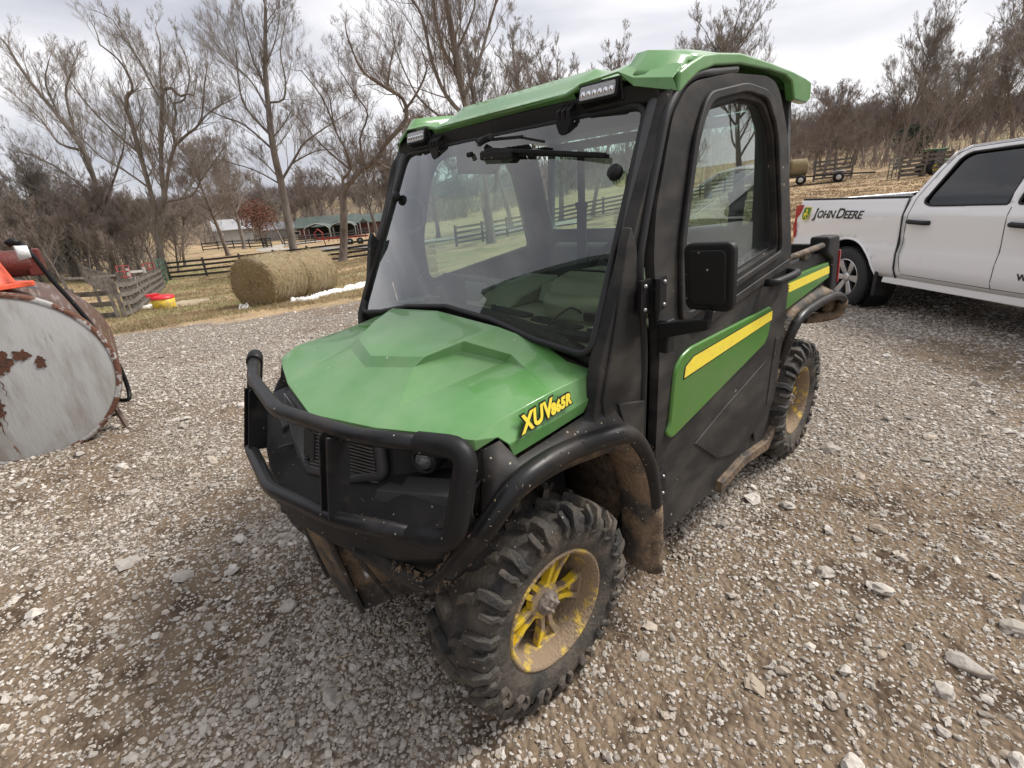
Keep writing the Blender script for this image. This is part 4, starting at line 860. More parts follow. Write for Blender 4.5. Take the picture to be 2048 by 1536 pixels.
dirt_ = MTH('ADD', ATT('dirt'), MTH('MULTIPLY', MTH('SUBTRACT', NOISE(9), .5), .9)); dirt_ = MR(dirt_, .25, .75)
dist_ = ATT('rad')
edge = MR(v1.outputs['Distance'], .30, .62)
stones = MIX(edge, r1.outputs[0], (.13, .1, .075))
fine = MIX(.5, r2.outputs[0], dirtc)
nearfar = MR(dist_, 2.5, 9.0)
grav = MIX(MTH('MULTIPLY', nearfar, 1.0), MIX(MR(sp.outputs[1], .50, .54), fine, stones), stones)
grav = MIX(MTH('MULTIPLY', dirt_, MR(dist_, 4, 12, .92, .45)), grav, dirtc)
straw = MIX(MR(NOISE(1.3, 6), .42, .62), (.36, .25, .14), (.19, .13, .075)); straw = MIX(MR(NOISE(38, 4), .35, .7), straw, (.48, .36, .22), 'MIX'); straw = MIX(MR(NOISE(.5, 5), .52, .66), straw, (.15, .098, .06))
grassc = MIX(MR(NOISE(2.2, 6), .4, .65), (.15, .155, .055), (.27, .225, .11)); grassc = MIX(MR(NOISE(30, 4), .4, .7), grassc, (.34, .29, .15))
field = MIX(MR(MTH('ADD', ATT('green'), MTH('MULTIPLY', MTH('SUBTRACT', NOISE(1.6, 6), .5), .8)), .2, .6), straw, grassc)
field = MIX(ATT('far'), field, MIX(MR(NOISE(.03, 5), .45, .55), (.115, .085, .062), (.22, .17, .09)))
gm_ = MR(MTH('ADD', ATT('gravel'), MTH('MULTIPLY', MTH('SUBTRACT', NOISE(2.5, 6), .5), .9)), .35, .65)
l.new(MIX(gm_, field, grav), b.inputs['Base Color']); b.inputs['Roughness'].default_value = .95; b.inputs['Specular IOR Level'].default_value = .2
bh = MTH('ADD', MTH('MULTIPLY', MTH('SUBTRACT', 1.0, v1.outputs['Distance']), MTH('MULTIPLY', gm_, .9)), MTH('MULTIPLY', NOISE(26, 6), .6))
bp = ND('ShaderNodeBump'); setin(bp, Strength=.75, Distance=.02); l.new(bh, bp.inputs['Height']); l.new(bp.outputs[0], b.inputs['Normal'])
me = np_mesh('ground', np.stack([gx, gy, gzv], -1), fc, 4, gm, True, dict(gravel=gravel_amt(gx, gy), dirt=dirt_amt(gx, gy), green=greenf, far=far_, rad=rr_))
ob('ground', me, kind='structure')
# ---------------------------------------------------------------- loose gravel: one object of stones scattered by a node group
NST = 480000
u_ = rng.random(NST)
rA, rB = .55, 14.0; k1 = 2.5**2-rA**2; k2 = 2*2.5**2*math.log(rB/2.5); split = k1/(k1+k2*.62)
near = u_ < split*.8; t_ = rng.random(NST)
rad_ = np.where(near, np.sqrt(rA**2+t_*(2.5**2-rA**2)), 2.5*(rB/2.5)**t_)
ang = np.radians(rng.uniform(148, 300, NST)); sx_ = CAM.x+rad_*np.cos(ang); sy_ = CAM.y+rad_*np.sin(ang)
keep = (rng.random(NST) < (.66-.40*dirt_amt(sx_, sy_))) & (rng.random(NST) < gravel_amt(sx_, sy_))
sx_, sy_, rad_ = sx_[keep], sy_[keep], rad_[keep]; M_ = len(sx_)
size = np.clip(np.exp(rng.normal(math.log(.0040), .50, M_)), .0028, .020)*np.maximum(1, (rad_/2.8)**.5)
big = rng.random(M_) < .0010; size[big] = rng.uniform(.022, .040, big.sum())
sz_ = ground(sx_, sy_) + (fbm(sx_, sy_, .8, 40)-.5)*.03*np.clip(rad_/3, 0, 1)
pts = np.stack([sx_, sy_, sz_+size*.18], -1)
pm = bpy.data.meshes.new('loose_gravel'); pm.vertices.add(M_); pm.vertices.foreach_set('co', pts.astype(np.float32).ravel())
a1 = pm.attributes.new('scl', 'FLOAT_VECTOR', 'POINT'); a1.data.foreach_set('vector', (size[:, None]*np.stack([rng.uniform(.8, 1.5, M_), rng.uniform(.7, 1.1, M_), rng.uniform(.38, .75, M_)], -1)).astype(np.float32).ravel())
a1 = pm.attributes.new('rot', 'FLOAT_VECTOR', 'POINT'); a1.data.foreach_set('vector', np.stack([rng.normal(0, .22, M_), rng.normal(0, .22, M_), rng.uniform(0, 6.283, M_)], -1).astype(np.float32).ravel())
a1 = pm.attributes.new('idx', 'INT', 'POINT'); a1.data.foreach_set('value', rng.integers(0, 8, M_).astype(np.int32))
tint = np.clip(rng.beta(2.2, 1.9, M_)*.75+.25*fbm(sx_, sy_, 1.2, 77), 0, 1)
a1 = pm.attributes.new('tint', 'FLOAT', 'POINT'); a1.data.foreach_set('value', tint.astype(np.float32))
a1 = pm.attributes.new('warm', 'FLOAT', 'POINT'); a1.data.foreach_set('value', rng.random(M_).astype(np.float32))
sm_ = bpy.data.materials.new('limestone'); sm_.use_nodes = True; n = sm_.node_tree.nodes; l = sm_.node_tree.links; b = n['Principled BSDF']
ia = ND('ShaderNodeAttribute', attribute_name='tint', attribute_type='INSTANCER'); iw = ND('ShaderNodeAttribute', attribute_name='warm', attribute_type='INSTANCER')
rp = ND('ShaderNodeValToRGB'); l.new(ia.outputs['Fac'], rp.inputs[0])
for i_, (p_, c_) in enumerate([(0, (.16, .135, .11)), (.4, (.36, .325, .285)), (.75, (.55, .51, .46)), (1, (.80, .76, .70))]):
    e_ = rp.color_ramp.elements[i_] if i_ < 2 else rp.color_ramp.elements.new(p_)
    e_.position = p_; e_.color = (*c_, 1)
tcn = ND('ShaderNodeTexCoord'); OC = tcn.outputs['Object']
cc = MIX(MR(iw.outputs['Fac'], .6, 1.0, 0, .6), rp.outputs[0], (.38, .30, .215)); cc = MIX(MR(NOISE(2.2, 5), .45, .75, 0, .45), cc, (.2, .155, .11))
l.new(cc, b.inputs['Base Color']); b.inputs['Roughness'].default_value = .85
ng = bpy.data.node_groups.new('gravel_nodes', 'GeometryNodeTree'); ng.interface.new_socket('Geometry', in_out='INPUT', socket_type='NodeSocketGeometry'); ng.interface.new_socket('Geometry', in_out='OUTPUT', socket_type='NodeSocketGeometry')
gn = ng.nodes; gl = ng.links; gi = gn.new('NodeGroupInput'); go = gn.new('NodeGroupOutput'); jn = gn.new('GeometryNodeJoinGeometry')
for k in range(8):
    ic = gn.new('GeometryNodeMeshIcoSphere'); ic.inputs['Radius'].default_value = 1; ic.inputs['Subdivisions'].default_value = 2
    nz = gn.new('ShaderNodeTexNoise'); nz.inputs['Scale'].default_value = .95; nz.inputs['Detail'].default_value = 1.5; nz.noise_dimensions = '4D'; nz.inputs['W'].default_value = k*7.3
    sb = gn.new('ShaderNodeVectorMath'); sb.operation = 'SUBTRACT'; sb.inputs[1].default_value = (.5, .5, .5); gl.new(nz.outputs['Color'], sb.inputs[0])
    sc_ = gn.new('ShaderNodeVectorMath'); sc_.operation = 'SCALE'; sc_.inputs['Scale'].default_value = 2.3; gl.new(sb.outputs[0], sc_.inputs[0])
    sp_ = gn.new('GeometryNodeSetPosition'); gl.new(ic.outputs['Mesh'], sp_.inputs['Geometry']); gl.new(sc_.outputs[0], sp_.inputs['Offset'])
    ss_ = gn.new('GeometryNodeSetShadeSmooth'); ss_.inputs['Shade Smooth'].default_value = False; gl.new(sp_.outputs[0], ss_.inputs['Geometry'])
    mt_ = gn.new('GeometryNodeSetMaterial'); mt_.inputs['Material'].default_value = sm_; gl.new(ss_.outputs[0], mt_.inputs['Geometry'])
    gi_ = gn.new('GeometryNodeGeometryToInstance'); gl.new(mt_.outputs[0], gi_.inputs[0]); gl.new(gi_.outputs[0], jn.inputs[0])
ip = gn.new('GeometryNodeInstanceOnPoints'); gl.new(gi.outputs[0], ip.inputs['Points']); gl.new(jn.outputs[0], ip.inputs['Instance']); ip.inputs['Pick Instance'].default_value = True
def nattr(nm, ty):
    q = gn.new('GeometryNodeInputNamedAttribute'); q.data_type = ty; q.inputs['Name'].default_value = nm; return q.outputs['Attribute']
gl.new(nattr('idx', 'INT'), ip.inputs['Instance Index']); e2r = gn.new('FunctionNodeEulerToRotation'); gl.new(nattr('rot', 'FLOAT_VECTOR'), e2r.inputs[0]); gl.new(e2r.outputs[0], ip.inputs['Rotation'])
gl.new(nattr('scl', 'FLOAT_VECTOR'), ip.inputs['Scale']); gl.new(ip.outputs[0], go.inputs[0])
gv = ob('loose_gravel', pm, kind='stuff', label='loose grey and tan crushed limestone scattered over the whole yard', cat='gravel')
md = gv.modifiers.new('scatter', 'NODES'); md.node_group = ng
# a few larger flat rocks that can be told apart
def rock(r_, seed, flat=.5):
    bm = bmesh.new(); bmesh.ops.create_icosphere(bm, subdivisions=3, radius=1); rs_ = random.Random(seed)
    pl = [(Vector((rs_.uniform(-1, 1), rs_.uniform(-1, 1), rs_.uniform(-1, 1))).normalized(), rs_.uniform(.5, .85)) for _ in range(14)]
    for v in bm.verts:
        for nn, dd in pl:
            e_ = v.co.dot(nn)-dd
            if e_ > 0: v.co -= nn*e_
        v.co = Vector((v.co.x*r_*1.3, v.co.y*r_*.8, v.co.z*r_*flat))
    me = bpy.data.meshes.new('rock'); bm.to_mesh(me); bm.free(); return me
rock_m = mat('rock_grey', (.40, .365, .33), .9, mixcol=(.24, .2, .16), nscale=9, bump=.4, bscale=60)
for i_, (x_, y_, r_, lb) in enumerate([(-2.11, 2.12, .085, 'largest flat pale slab of rock near the right edge'), (-.90, 1.62, .06, 'flat grey rock beside the low right corner of the door'), (1.32, .23, .03, 'squarish pale stone lying just left of the front tyre'),
                                       (-1.30, 1.75, .045, 'long thin pale rock above the brown dirt patch'), (.92, -3.05, .05, 'round pale rock beside the stand of the rusty tank')]):
    me = rock(r_, i_+3, .35 if i_ in (0, 3) else .55); me.materials.append(rock_m); o = ob('rock', me, None, (x_, y_, gz(x_, y_)+r_*.12), lb, 'rock', 'larger rocks in the gravel'); o.rotation_euler = (0, .08, .6+i_*1.1)
# dead straw stems lying about
V_ = []; F_ = []
for i_ in range(420):
    r0 = 1.2*(10)**random.random(); a_ = math.radians(random.uniform(150, 300)); x_, y_ = CAM.x+r0*math.cos(a_), CAM.y+r0*math.sin(a_); z_ = gz(x_, y_)+.012+random.random()*.006
    an = random.random()*6.28; L_ = random.uniform(.02, .09); p0 = Vector((x_, y_, z_)); p1 = p0+Vector((math.cos(an), math.sin(an), random.uniform(-.08, .08)))*L_
    sd2 = Vector((-math.sin(an), math.cos(an), 0))*.0009; b_ = len(V_)
    V_ += [p0-sd2, p0+sd2, p1+sd2, p1-sd2, p0+Vector((0, 0, .0018)), p1+Vector((0, 0, .0018))]; F_ += [(b_, b_+4, b_+5, b_+3), (b_+1, b_+2, b_+5, b_+4)]
me = bpy.data.meshes.new('straw_litter'); me.from_pydata([tuple(v) for v in V_], [], F_); me.materials.append(mat('straw_stem', (.5, .38, .22), .8)); ob('straw_litter', me, kind='stuff', label='scattered dry straw stems on the gravel', cat='straw')

# short winter grass and straw standing in the fields round the yard: uncountable tufts
def tufts(name, n_, azr, rr, hgt, wid, m, label, seed, dens):
    r = np.random.default_rng(seed); a = np.radians(r.uniform(azr[0], azr[1], n_)); rad = rr[0]*(rr[1]/rr[0])**r.random(n_); x = CAM.x+rad*np.cos(a); y = CAM.y+rad*np.sin(a)
    k = (gravel_amt(x, y) < .25) & (r.random(n_) < np.clip((fbm(x, y, .5, seed)-.35)/.2, .06, 1)*dens); x, y, rad = x[k], y[k], rad[k]; m_ = len(x); z = ground(x, y)+(fbm(x, y, .8, 40)-.5)*.03+(fbm(x, y, .12, 50)-.5)*np.clip((rad-10)/30, 0, 1)*.5
    P = np.repeat(np.stack([x, y, z], -1), 4, 0)+r.normal(0, .03, (m_*4, 3))*[1, 1, 0]; h = hgt*r.uniform(.4, 1.3, (m_*4, 1)); d = r.normal(0, .5, (m_*4, 3)); d[:, 2] = 1; T_ = P+d*h
    s_ = np.stack([r.normal(size=m_*4), r.normal(size=m_*4), np.zeros(m_*4)], -1); s_ /= np.linalg.norm(s_, axis=1, keepdims=True); w = wid*np.repeat(np.maximum(1, rad/16), 4)[:, None]
    V2 = np.stack([P-s_*w, P+s_*w, T_+s_*w*.3, T_-s_*w*.3], 1).reshape(-1, 3)
    ob(name, np_mesh(name, V2, np.arange(m_*16), 4, m), kind='stuff', label=label, cat='grass')
tufts('dry_grass', 60000, (234, 276), (11.5, 55), .075, .005, mat('dry_grass_blade', (.40, .31, .18), .9, mixcol=(.24, .18, .1), nscale=.6), 'short dry straw-coloured grass between the gravel and the fences', 71, 1)
tufts('green_grass', 26000, (238, 276), (13, 60), .06, .005, mat('green_grass_blade', (.16, .19, .07), .9, mixcol=(.24, .22, .1), nscale=.6), 'sparse green winter grass in the paddock on the left', 72, .6)
tufts('field_grass', 46000, (180, 214), (12, 60), .075, .006, mat('field_grass_blade', (.38, .28, .17), .9, mixcol=(.24, .17, .1), nscale=.6), 'short dry grass on the field behind the pickup truck', 73, .8)
# ---------------------------------------------------------------- trees
bark_a = mat('bark_grey', (.22, .19, .165), .95, mixcol=(.12, .10, .085), nscale=5, lo=.4, hi=.65, bump=1, bscale=18, stretch=(1, 1, .25))
bark_b = mat('bark_brown', (.19, .155, .13), .95, mixcol=(.11, .088, .074), nscale=5, bump=1, bscale=18, stretch=(1, 1, .25))
twig_a = mat('twig_grey', (.25, .22, .195), .95); twig_b = mat('twig_brown', (.22, .18, .155), .95); twig_c = mat('twig_red', (.26, .215, .19), .95)
def perp(d):
    a = np.where(np.abs(d[:, 2:3]) < .9, np.array([[0, 0, 1.]]), np.array([[1., 0, 0]])); u = np.cross(d, a); u /= np.linalg.norm(u, axis=1, keepdims=True)
    return u, np.cross(d, u)
def prisms(P0, P1, r0, r1, k=3):
    d = P1-P0; L_ = np.linalg.norm(d, axis=1, keepdims=True)+1e-9; d = d/L_; u, v = perp(d); n_ = len(P0); vs_ = []
    for P, r in ((P0, r0), (P1, r1)):
        for j in range(k):
            a = 2*math.pi*j/k; vs_.append(P+(u*math.cos(a)+v*math.sin(a))*r[:, None])
    Vv_ = np.stack(vs_, 1).reshape(-1, 3); base = np.arange(n_)[:, None]*2*k
    fs = [np.concatenate([base+j, base+(j+1) % k, base+k+(j+1) % k, base+k+j], 1) for j in range(k)]
    return Vv_, np.stack(fs, 1).reshape(-1)
class Tree:
    """bare winter tree: main limbs are given or grown as polylines; finer levels grow from them"""
    def __init__(s, seed): s.r = np.random.default_rng(seed); s.main = []; s.seg = []
    def limb(s, pts, r0, r1): s.main.append((np.array(pts, float), r0, r1))
    def grow_main(s, H, R0, n1, lean=(0, 0), up=.55, spread=.85, t0=.3, fork=0):
        r = s.r; n_ = 9; p = [np.zeros(3)]; d = np.array([lean[0], lean[1], 1.])
        for i in range(n_):
            d = d + np.append(r.normal(0, .07, 2), 0); d[:2] *= .95; d[:2] += np.array(lean)*.06; p.append(p[-1]+d/np.linalg.norm(d)*H*.82/n_)
        p = np.array(p); s.limb(p, R0, R0*.22)
        for k in range(n1):
            t = t0+(1-t0)*((k+.5)/n1)**.9; i = t*(n_); i0 = min(int(i), n_-1); q = p[i0]+(p[i0+1]-p[i0])*(i-i0); az = k*2.4+r.uniform(-.5, .5)
            el = up + r.uniform(-.2, .25)+.35*t; L_ = H*spread*(.52-.30*t)*r.uniform(.8, 1.2); dd = np.array([math.cos(az)*math.cos(el), math.sin(az)*math.cos(el), math.sin(el)])
            bl = [q-dd*.02]; m_ = 7
            for j in range(m_):
                dd = dd+r.normal(0, .15, 3)+np.array([0, 0, .10]); dd /= np.linalg.norm(dd); bl.append(bl[-1]+dd*L_/m_)
            s.limb(bl, R0*(.42-.2*t), R0*.05)
    def fine(s, counts=(8, 7, 6, 3), lens=(.30, .55, .62, .72), rfac=.5, rmin=.007, base_len=4.0, trop=.075, skip=0, wob=.11):
        r = s.r; bs = []; bd = []; br = []; bl = []
        for li, (p, r0, r1) in enumerate(s.main):
            L_ = np.linalg.norm(np.diff(p, axis=0), axis=1); tot = L_.sum(); cum = np.concatenate([[0], np.cumsum(L_)])/tot
            cnt = max(3, int(counts[0]*min(2.2, tot/base_len))); lo_ = .45 if li == 0 else .12
            for t in r.uniform(lo_, 1, cnt):
                j = min(np.searchsorted(cum, t, 'right')-1, len(p)-2); f = (t-cum[j])/(cum[j+1]-cum[j]+1e-9); q = p[j]+(p[j+1]-p[j])*f
                d = (p[j+1]-p[j])/L_[j]; bs.append(q); bd.append(d); br.append(min(.045, (r0+(r1-r0)*t)*.33)); bl.append(min(tot, base_len*1.6)*lens[0]*1.9*(1-.55*t)*r.uniform(.7, 1.3))
            bs.append(p[-1]); bd.append((p[-1]-p[-2])/L_[-1]); br.append(r1); bl.append(base_len*.35)
        S_, D_, R_, L_ = np.array(bs), np.array(bd), np.array(br), np.array(bl)
        for lv in range(len(counts)):
            N_ = len(S_); u, v = perp(D_); a = r.uniform(0, 6.283, N_); sp_ = r.uniform(.4, .85, N_)[:, None] if lv < 2 else r.uniform(.3, .68, N_)[:, None]
            d = D_*np.cos(sp_)+(u*np.cos(a)[:, None]+v*np.sin(a)[:, None])*np.sin(sp_); d[:, 2] += .22; d /= np.linalg.norm(d, axis=1, keepdims=True)
            ns = [5, 4, 3, 2, 2][lv]; P = S_.copy(); R_ = np.maximum(R_, rmin); st = [P]; dl = [d]; rr2 = [R_]
            for k in range(ns):
                d = d+r.normal(0, wob, (N_, 3))+np.array([0, 0, trop]); d /= np.linalg.norm(d, axis=1, keepdims=True)
                P2 = P+d*(L_/ns)[:, None]; ra = np.maximum(R_*(1-.75*k/ns), rmin*.75); rb = np.maximum(R_*(1-.75*(k+1)/ns), rmin*.6)
                s.seg.append((lv, P, P2, ra, rb)); P = P2; st.append(P); dl.append(d.copy()); rr2.append(rb)
            if lv == len(counts)-1: break
            c = counts[lv+1]; st = np.array(st); dl = np.array(dl); rr2 = np.array(rr2)
            t = r.uniform(.2, 1, (c, N_))*ns; j = np.minimum(t.astype(int), ns-1); f = (t-j)[..., None]; ii = np.arange(N_)[None].repeat(c, 0)
            S2 = st[j, ii]*(1-f)+st[j+1, ii]*f; D2 = dl[j+1, ii]; R2_ = rr2[j, ii]*.55; L2 = (L_[None]*lens[lv+1]*r.uniform(.6, 1.25, (c, N_)))*(1-.35*t/ns)
            S_, D_, R_, L_ = S2.reshape(-1, 3), D2.reshape(-1, 3), R2_.ravel(), L2.ravel()
    def meshes(s, name, bark, twig):
        mb = MB()
        for i, (p, r0, r1) in enumerate(s.main):
            pp = smooth([Vector(q) for q in p], 3); k = len(pp); rr3 = [r0+(r1-r0)*j/(k-1) for j in range(k)]
            if i == 0:
                rr3[0] *= 1.5; rr3[1] *= 1.18
            mb.tube(pp, r0, 9 if i == 0 else 6, rr=rr3, caps=False)
        tm = bpy.data.meshes.new(name+'_trunk'); tm.from_pydata(mb.v, [], mb.f); tm.polygons.foreach_set('use_smooth', mb.smooth); tm.materials.append(bark)
        vs_, fs, o_ = [], [], 0
        for lv, a, b_, ra, rb in s.seg:
            v, f = prisms(a, b_, ra, rb, 4 if lv == 0 else 3); vs_.append(v); fs.append(f+o_); o_ += len(v)
        cm = np_mesh(name+'_crown', np.concatenate(vs_), np.concatenate(fs), 4, twig)
        return tm, cm
ROLLV = 0
def put_tree(ms, loc, rz, sc, label, group=None, name='bare_tree', zs=1.0, sxy=1.0):
    t = ob(name, None, None, loc, label, 'tree', group); t.rotation_euler = (0, 0, rz); t.scale = (sc*sxy, sc*sxy, sc*zs)
    ob('trunk', ms[0], t); ob('crown', ms[1], t); return t
AX = Matrix(((RH.x, FH.x, 0), (RH.y, FH.y, 0), (0, 0, 1)))
def hero(seed, lims, base, z0, bark, twig, label, jit=.5, **kw):
    T = Tree(seed)
    lims = [(r_*(.85 if i_ == 0 else .62), p_) for i_, (r_, p_) in enumerate(lims)]
    known = {}
    for i, (r0, pl) in enumerate(lims):
        y = 0.0; out_ = []
        # the limb starts at the depth of the point it leaves from and wanders in depth
        s0 = pl[0]; best = min(known, key=lambda q: abs(q[0]-s0[0])+abs(q[1]-s0[1])) if known else None
        y = known[best] if best and abs(best[0]-s0[0])+abs(best[1]-s0[1]) < 1.2 else 0.0
        dy = 0 if i == 0 else T.r.normal(0, .45)
        for k, (a, b_) in enumerate(pl):
            if k: y += (dy+T.r.normal(0, .25))*jit*math.hypot(a-pl[k-1][0], b_-pl[k-1][1])*.6
            known[(a, b_)] = y; out_.append(AX @ Vector((a, y, b_)))
        T.limb(out_, r0, .30*r0 if i == 0 else max(.025, r0*.28))
    T.fine(**kw); ms = T.meshes('hero', bark, twig); p = CAM+RH*base[0]+FH*base[1]
    return put_tree(ms, Vector((p.x, p.y, z0)), 0, 1, label)
H1 = [(.42, [(-.05, -.3), (.41, 1.41), (.75, 3.0), (1.07, 4.71)]), (.26, [(1.07, 4.71), (1.27, 6.37), (1.53, 8.49), (1.88, 10.52), (1.92, 11.12), (2.32, 11.78), (2.73, 11.99), (2.88, 12.61), (2.61, 13.58), (1.92, 14.37)]),
  (.30, [(1.07, 4.71), (1.91, 5.44), (2.32, 7.38), (2.99, 9.43), (3.75, 11.39), (4.08, 12.05), (4.67, 12.15), (5.08, 11.69), (5.54, 11.75), (5.97, 11.67)]), (.20, [(1.91, 5.44), (3.17, 7.85), (3.84, 8.85), (3.94, 9.87), (4.39, 10.75), (4.35, 11.34), (5.03, 11.54), (5.57, 12.9), (5.63, 14.12)]),
  (.16, [(3.84, 8.85), (4.7, 9.41), (5.81, 10.05), (6.38, 11.2), (6.89, 12.34), (7.44, 13.25)]), (.15, [(1.91, 5.44), (3.91, 5.74), (4.76, 6.55), (6.02, 7.65), (7.11, 8.62)]), (.13, [(3.75, 11.39), (3.48, 12.57), (3.24, 13.81), (2.76, 15.22), (2.56, 15.86)]),
  (.11, [(3.75, 11.39), (4.05, 13.29), (4.4, 14.66), (4.38, 15.57)]), (.10, [(5.81, 10.05), (6.82, 10.78), (8.47, 11.45)]), (.13, [(1.53, 8.49), (.3, 10.0), (-.6, 11.6), (-1.0, 13.2)]), (.12, [(1.27, 6.37), (.0, 7.6), (-1.3, 8.6), (-2.2, 10.2)])]
hero(1, H1, (-25.13, 37), -2.25, bark_a, twig_a, 'big grey bare tree with crooked broken limbs at the corner of the board fences', counts=(11, 6, 6, 4), base_len=4.2, rmin=.0048)
H2 = [(.40, [(-.06, -.8), (.09, .85), (.25, 3.76), (.35, 5.81), (.48, 7.89), (.52, 9.57), (.68, 11.19), (.9, 12.76), (1.34, 14.75), (1.83, 16.67)]), (.10, [(.35, 6.2), (-.72, 7.64), (-1.71, 8.62)]), (.13, [(.48, 8.1), (-1.03, 9.79), (-2.45, 10.44), (-3.5, 11.05)]),
  (.15, [(.50, 9.0), (-.86, 10.87), (-1.07, 12.37), (-.75, 14.39), (-.92, 15.89)]), (.13, [(.68, 11.19), (1.81, 11.33), (2.19, 12.67), (2.26, 14.19), (3.08, 16.11)]), (.16, [(.35, 6.0), (1.84, 7.8), (2.51, 8.54), (4.08, 9.44), (6.16, 10.6)]), (.10, [(1.24, 7.2), (3.13, 7.93), (4.39, 7.96)]),
  (.12, [(.77, 12.24), (.28, 13.82), (.22, 15.81), (.22, 16.68)]), (.09, [(.48, 8.9), (1.52, 9.62), (2.48, 10.53)]), (.12, [(.6, 10.4), (-.3, 12.6), (-1.8, 14.2), (-2.6, 15.6)]), (.10, [(1.0, 13.3), (2.0, 14.8), (2.6, 16.6)]), (.10, [(.35, 5.8), (-1.2, 6.9), (-3.0, 7.6)])]
hero(2, H2, (-16.33, 40), -1.95, bark_a, twig_a, 'tall straight bare tree rising behind the first hay bale', counts=(11, 6, 6, 4), base_len=4.2, rmin=.0048)
H3 = [(.36, [(-.05, -.6), (.31, 1.16), (.68, 2.65), (.87, 3.61), (1.2, 4.76), (1.65, 5.09), (2.27, 5.65), (3.62, 6.41), (4.64, 7.42)]), (.25, [(4.64, 7.42), (6.03, 8.68), (6.04, 9.85), (5.15, 10.49), (3.85, 11.43), (3.41, 12.57), (3.25, 13.39)]), (.2, [(1.2, 4.76), (1.13, 5.32), (1.8, 5.91), (1.71, 7.16), (1.28, 8.41), (1.31, 10.18)]),
  (.18, [(3.44, 6.36), (5.19, 5.5), (7.31, 5.83)]), (.16, [(5.93, 9.13), (6.9, 10.08), (7.75, 11.44), (7.59, 12.56)]), (.14, [(5.15, 10.49), (5.55, 11.87), (6.04, 12.94)]), (.15, [(2.88, 6.14), (2.83, 7.7), (3.6, 9.14), (2.99, 10.35), (2.2, 11.9)]), (.12, [(1.28, 8.41), (.98, 10.2), (.2, 11.6)]), (.12, [(1.8, 5.9), (.4, 7.4), (-.8, 9.2)])]
hero(3, H3, (-11.71, 37), -1.62, bark_b, twig_b, 'dark gnarled tree bending right behind the board fence', counts=(11, 6, 6, 4), base_len=3.6, rmin=.0048, wob=.24)
H4 = [(.42, [(.15, -1), (.0, 1.45), (-.17, 4.78), (-.59, 7.35), (-1.02, 9.78), (-1.19, 12.06), (-1.44, 14.23), (-1.7, 16.5)]), (.22, [(-.59, 7.35), (-1.89, 8.79), (-2.55, 10.65), (-2.82, 12.9), (-3.5, 14.13), (-4.2, 16)]), (.2, [(-.84, 8.72), (.25, 10.47), (1.03, 12.4), (1.76, 14.02), (2.2, 15.6)]),
  (.2, [(-1.02, 9.78), (-1.86, 11.36), (-2.07, 13.09), (-2.03, 14.5), (-2.3, 16.4)]), (.15, [(-.36, 5.94), (-2.06, 7.45), (-3.43, 8.63), (-4.14, 9.99), (-4.6, 11.5)]), (.14, [(-.43, 6.79), (1.41, 8.3), (2.46, 10.06)]), (.14, [(-.2, 5.2), (-1.9, 5.9), (-3.2, 7.4)]), (.12, [(-1.1, 11.0), (.2, 13.2), (.5, 15.4)])]
hero(4, H4, (-.69, 34), -1.1, bark_a, twig_b, 'tallest many-limbed bare tree rising above the left half of the green roof', counts=(11, 6, 6, 4), base_len=4.4, rmin=.0048)
H0 = [(.26, [(.0, -.8), (-.02, 1.53), (.6, 5.77), (.94, 9.06), (.12, 11.01), (-.79, 12.59), (-1.45, 14.25), (-1.78, 15.55)]), (.14, [(.78, 10.03), (1.04, 12.46), (1.82, 13.59), (2.43, 14.27)]), (.17, [(.94, 9.06), (-.77, 9.66), (-1.91, 11.15), (-3.54, 12.93)]),
  (.15, [(.6, 5.77), (-1.68, 8.28), (-4.04, 9.42)]), (.15, [(.53, 5.08), (3.19, 8.9), (4.3, 11.02)]), (.12, [(.26, 3.34), (-1.53, 5.93), (-3.74, 6.77)]), (.12, [(.12, 11.01), (-.05, 13.13), (.69, 14.54)])]
hero(9, H0, (-29.51, 39), -2.1, bark_a, twig_a, 'thin bare tree spreading its long limbs to the far left over the thicket', counts=(12, 6, 5, 4), base_len=4.0, rmin=.0048)
# generic trees, copied about
GEN = []
for i_, (H_, R_, n1, up, spread, ln, bk, tw, ct) in enumerate([(13, .26, 15, .55, .95, (0, 0), bark_a, twig_a, (8, 6, 6, 4)), (15, .28, 16, .75, .75, (.05, 0), bark_b, twig_b, (8, 6, 6, 4)), (10, .20, 15, .35, 1.25, (-.05, .03), bark_b, twig_b, (8, 6, 6, 4)),
                                        (12, .17, 13, .85, .7, (.1, 0), bark_a, twig_a, (8, 7, 6, 3)), (9, .15, 16, .5, 1.1, (.12, .05), bark_b, twig_c, (8, 6, 5, 3)), (16, .24, 17, .65, .7, (0, .03), bark_a, twig_a, (7, 6, 6, 4))]):
    T = Tree(100+i_); T.grow_main(H_, R_, n1, ln, up, spread, t0=.30 if i_ != 4 else .1); T.fine(counts=ct, base_len=H_*.26, rmin=.0065); GEN.append(T.meshes('gen', bk, tw))
HG = [13, 15, 10, 12, 9, 16]
rt = random.Random(4)
def gt(k, p, h, label, group=None, name='bare_tree', sxy=1.0): return put_tree(GEN[k], (p[0], p[1], p[2]-.1), rt.uniform(0, 6.28), h/HG[k], label, group, name, sxy=sxy)
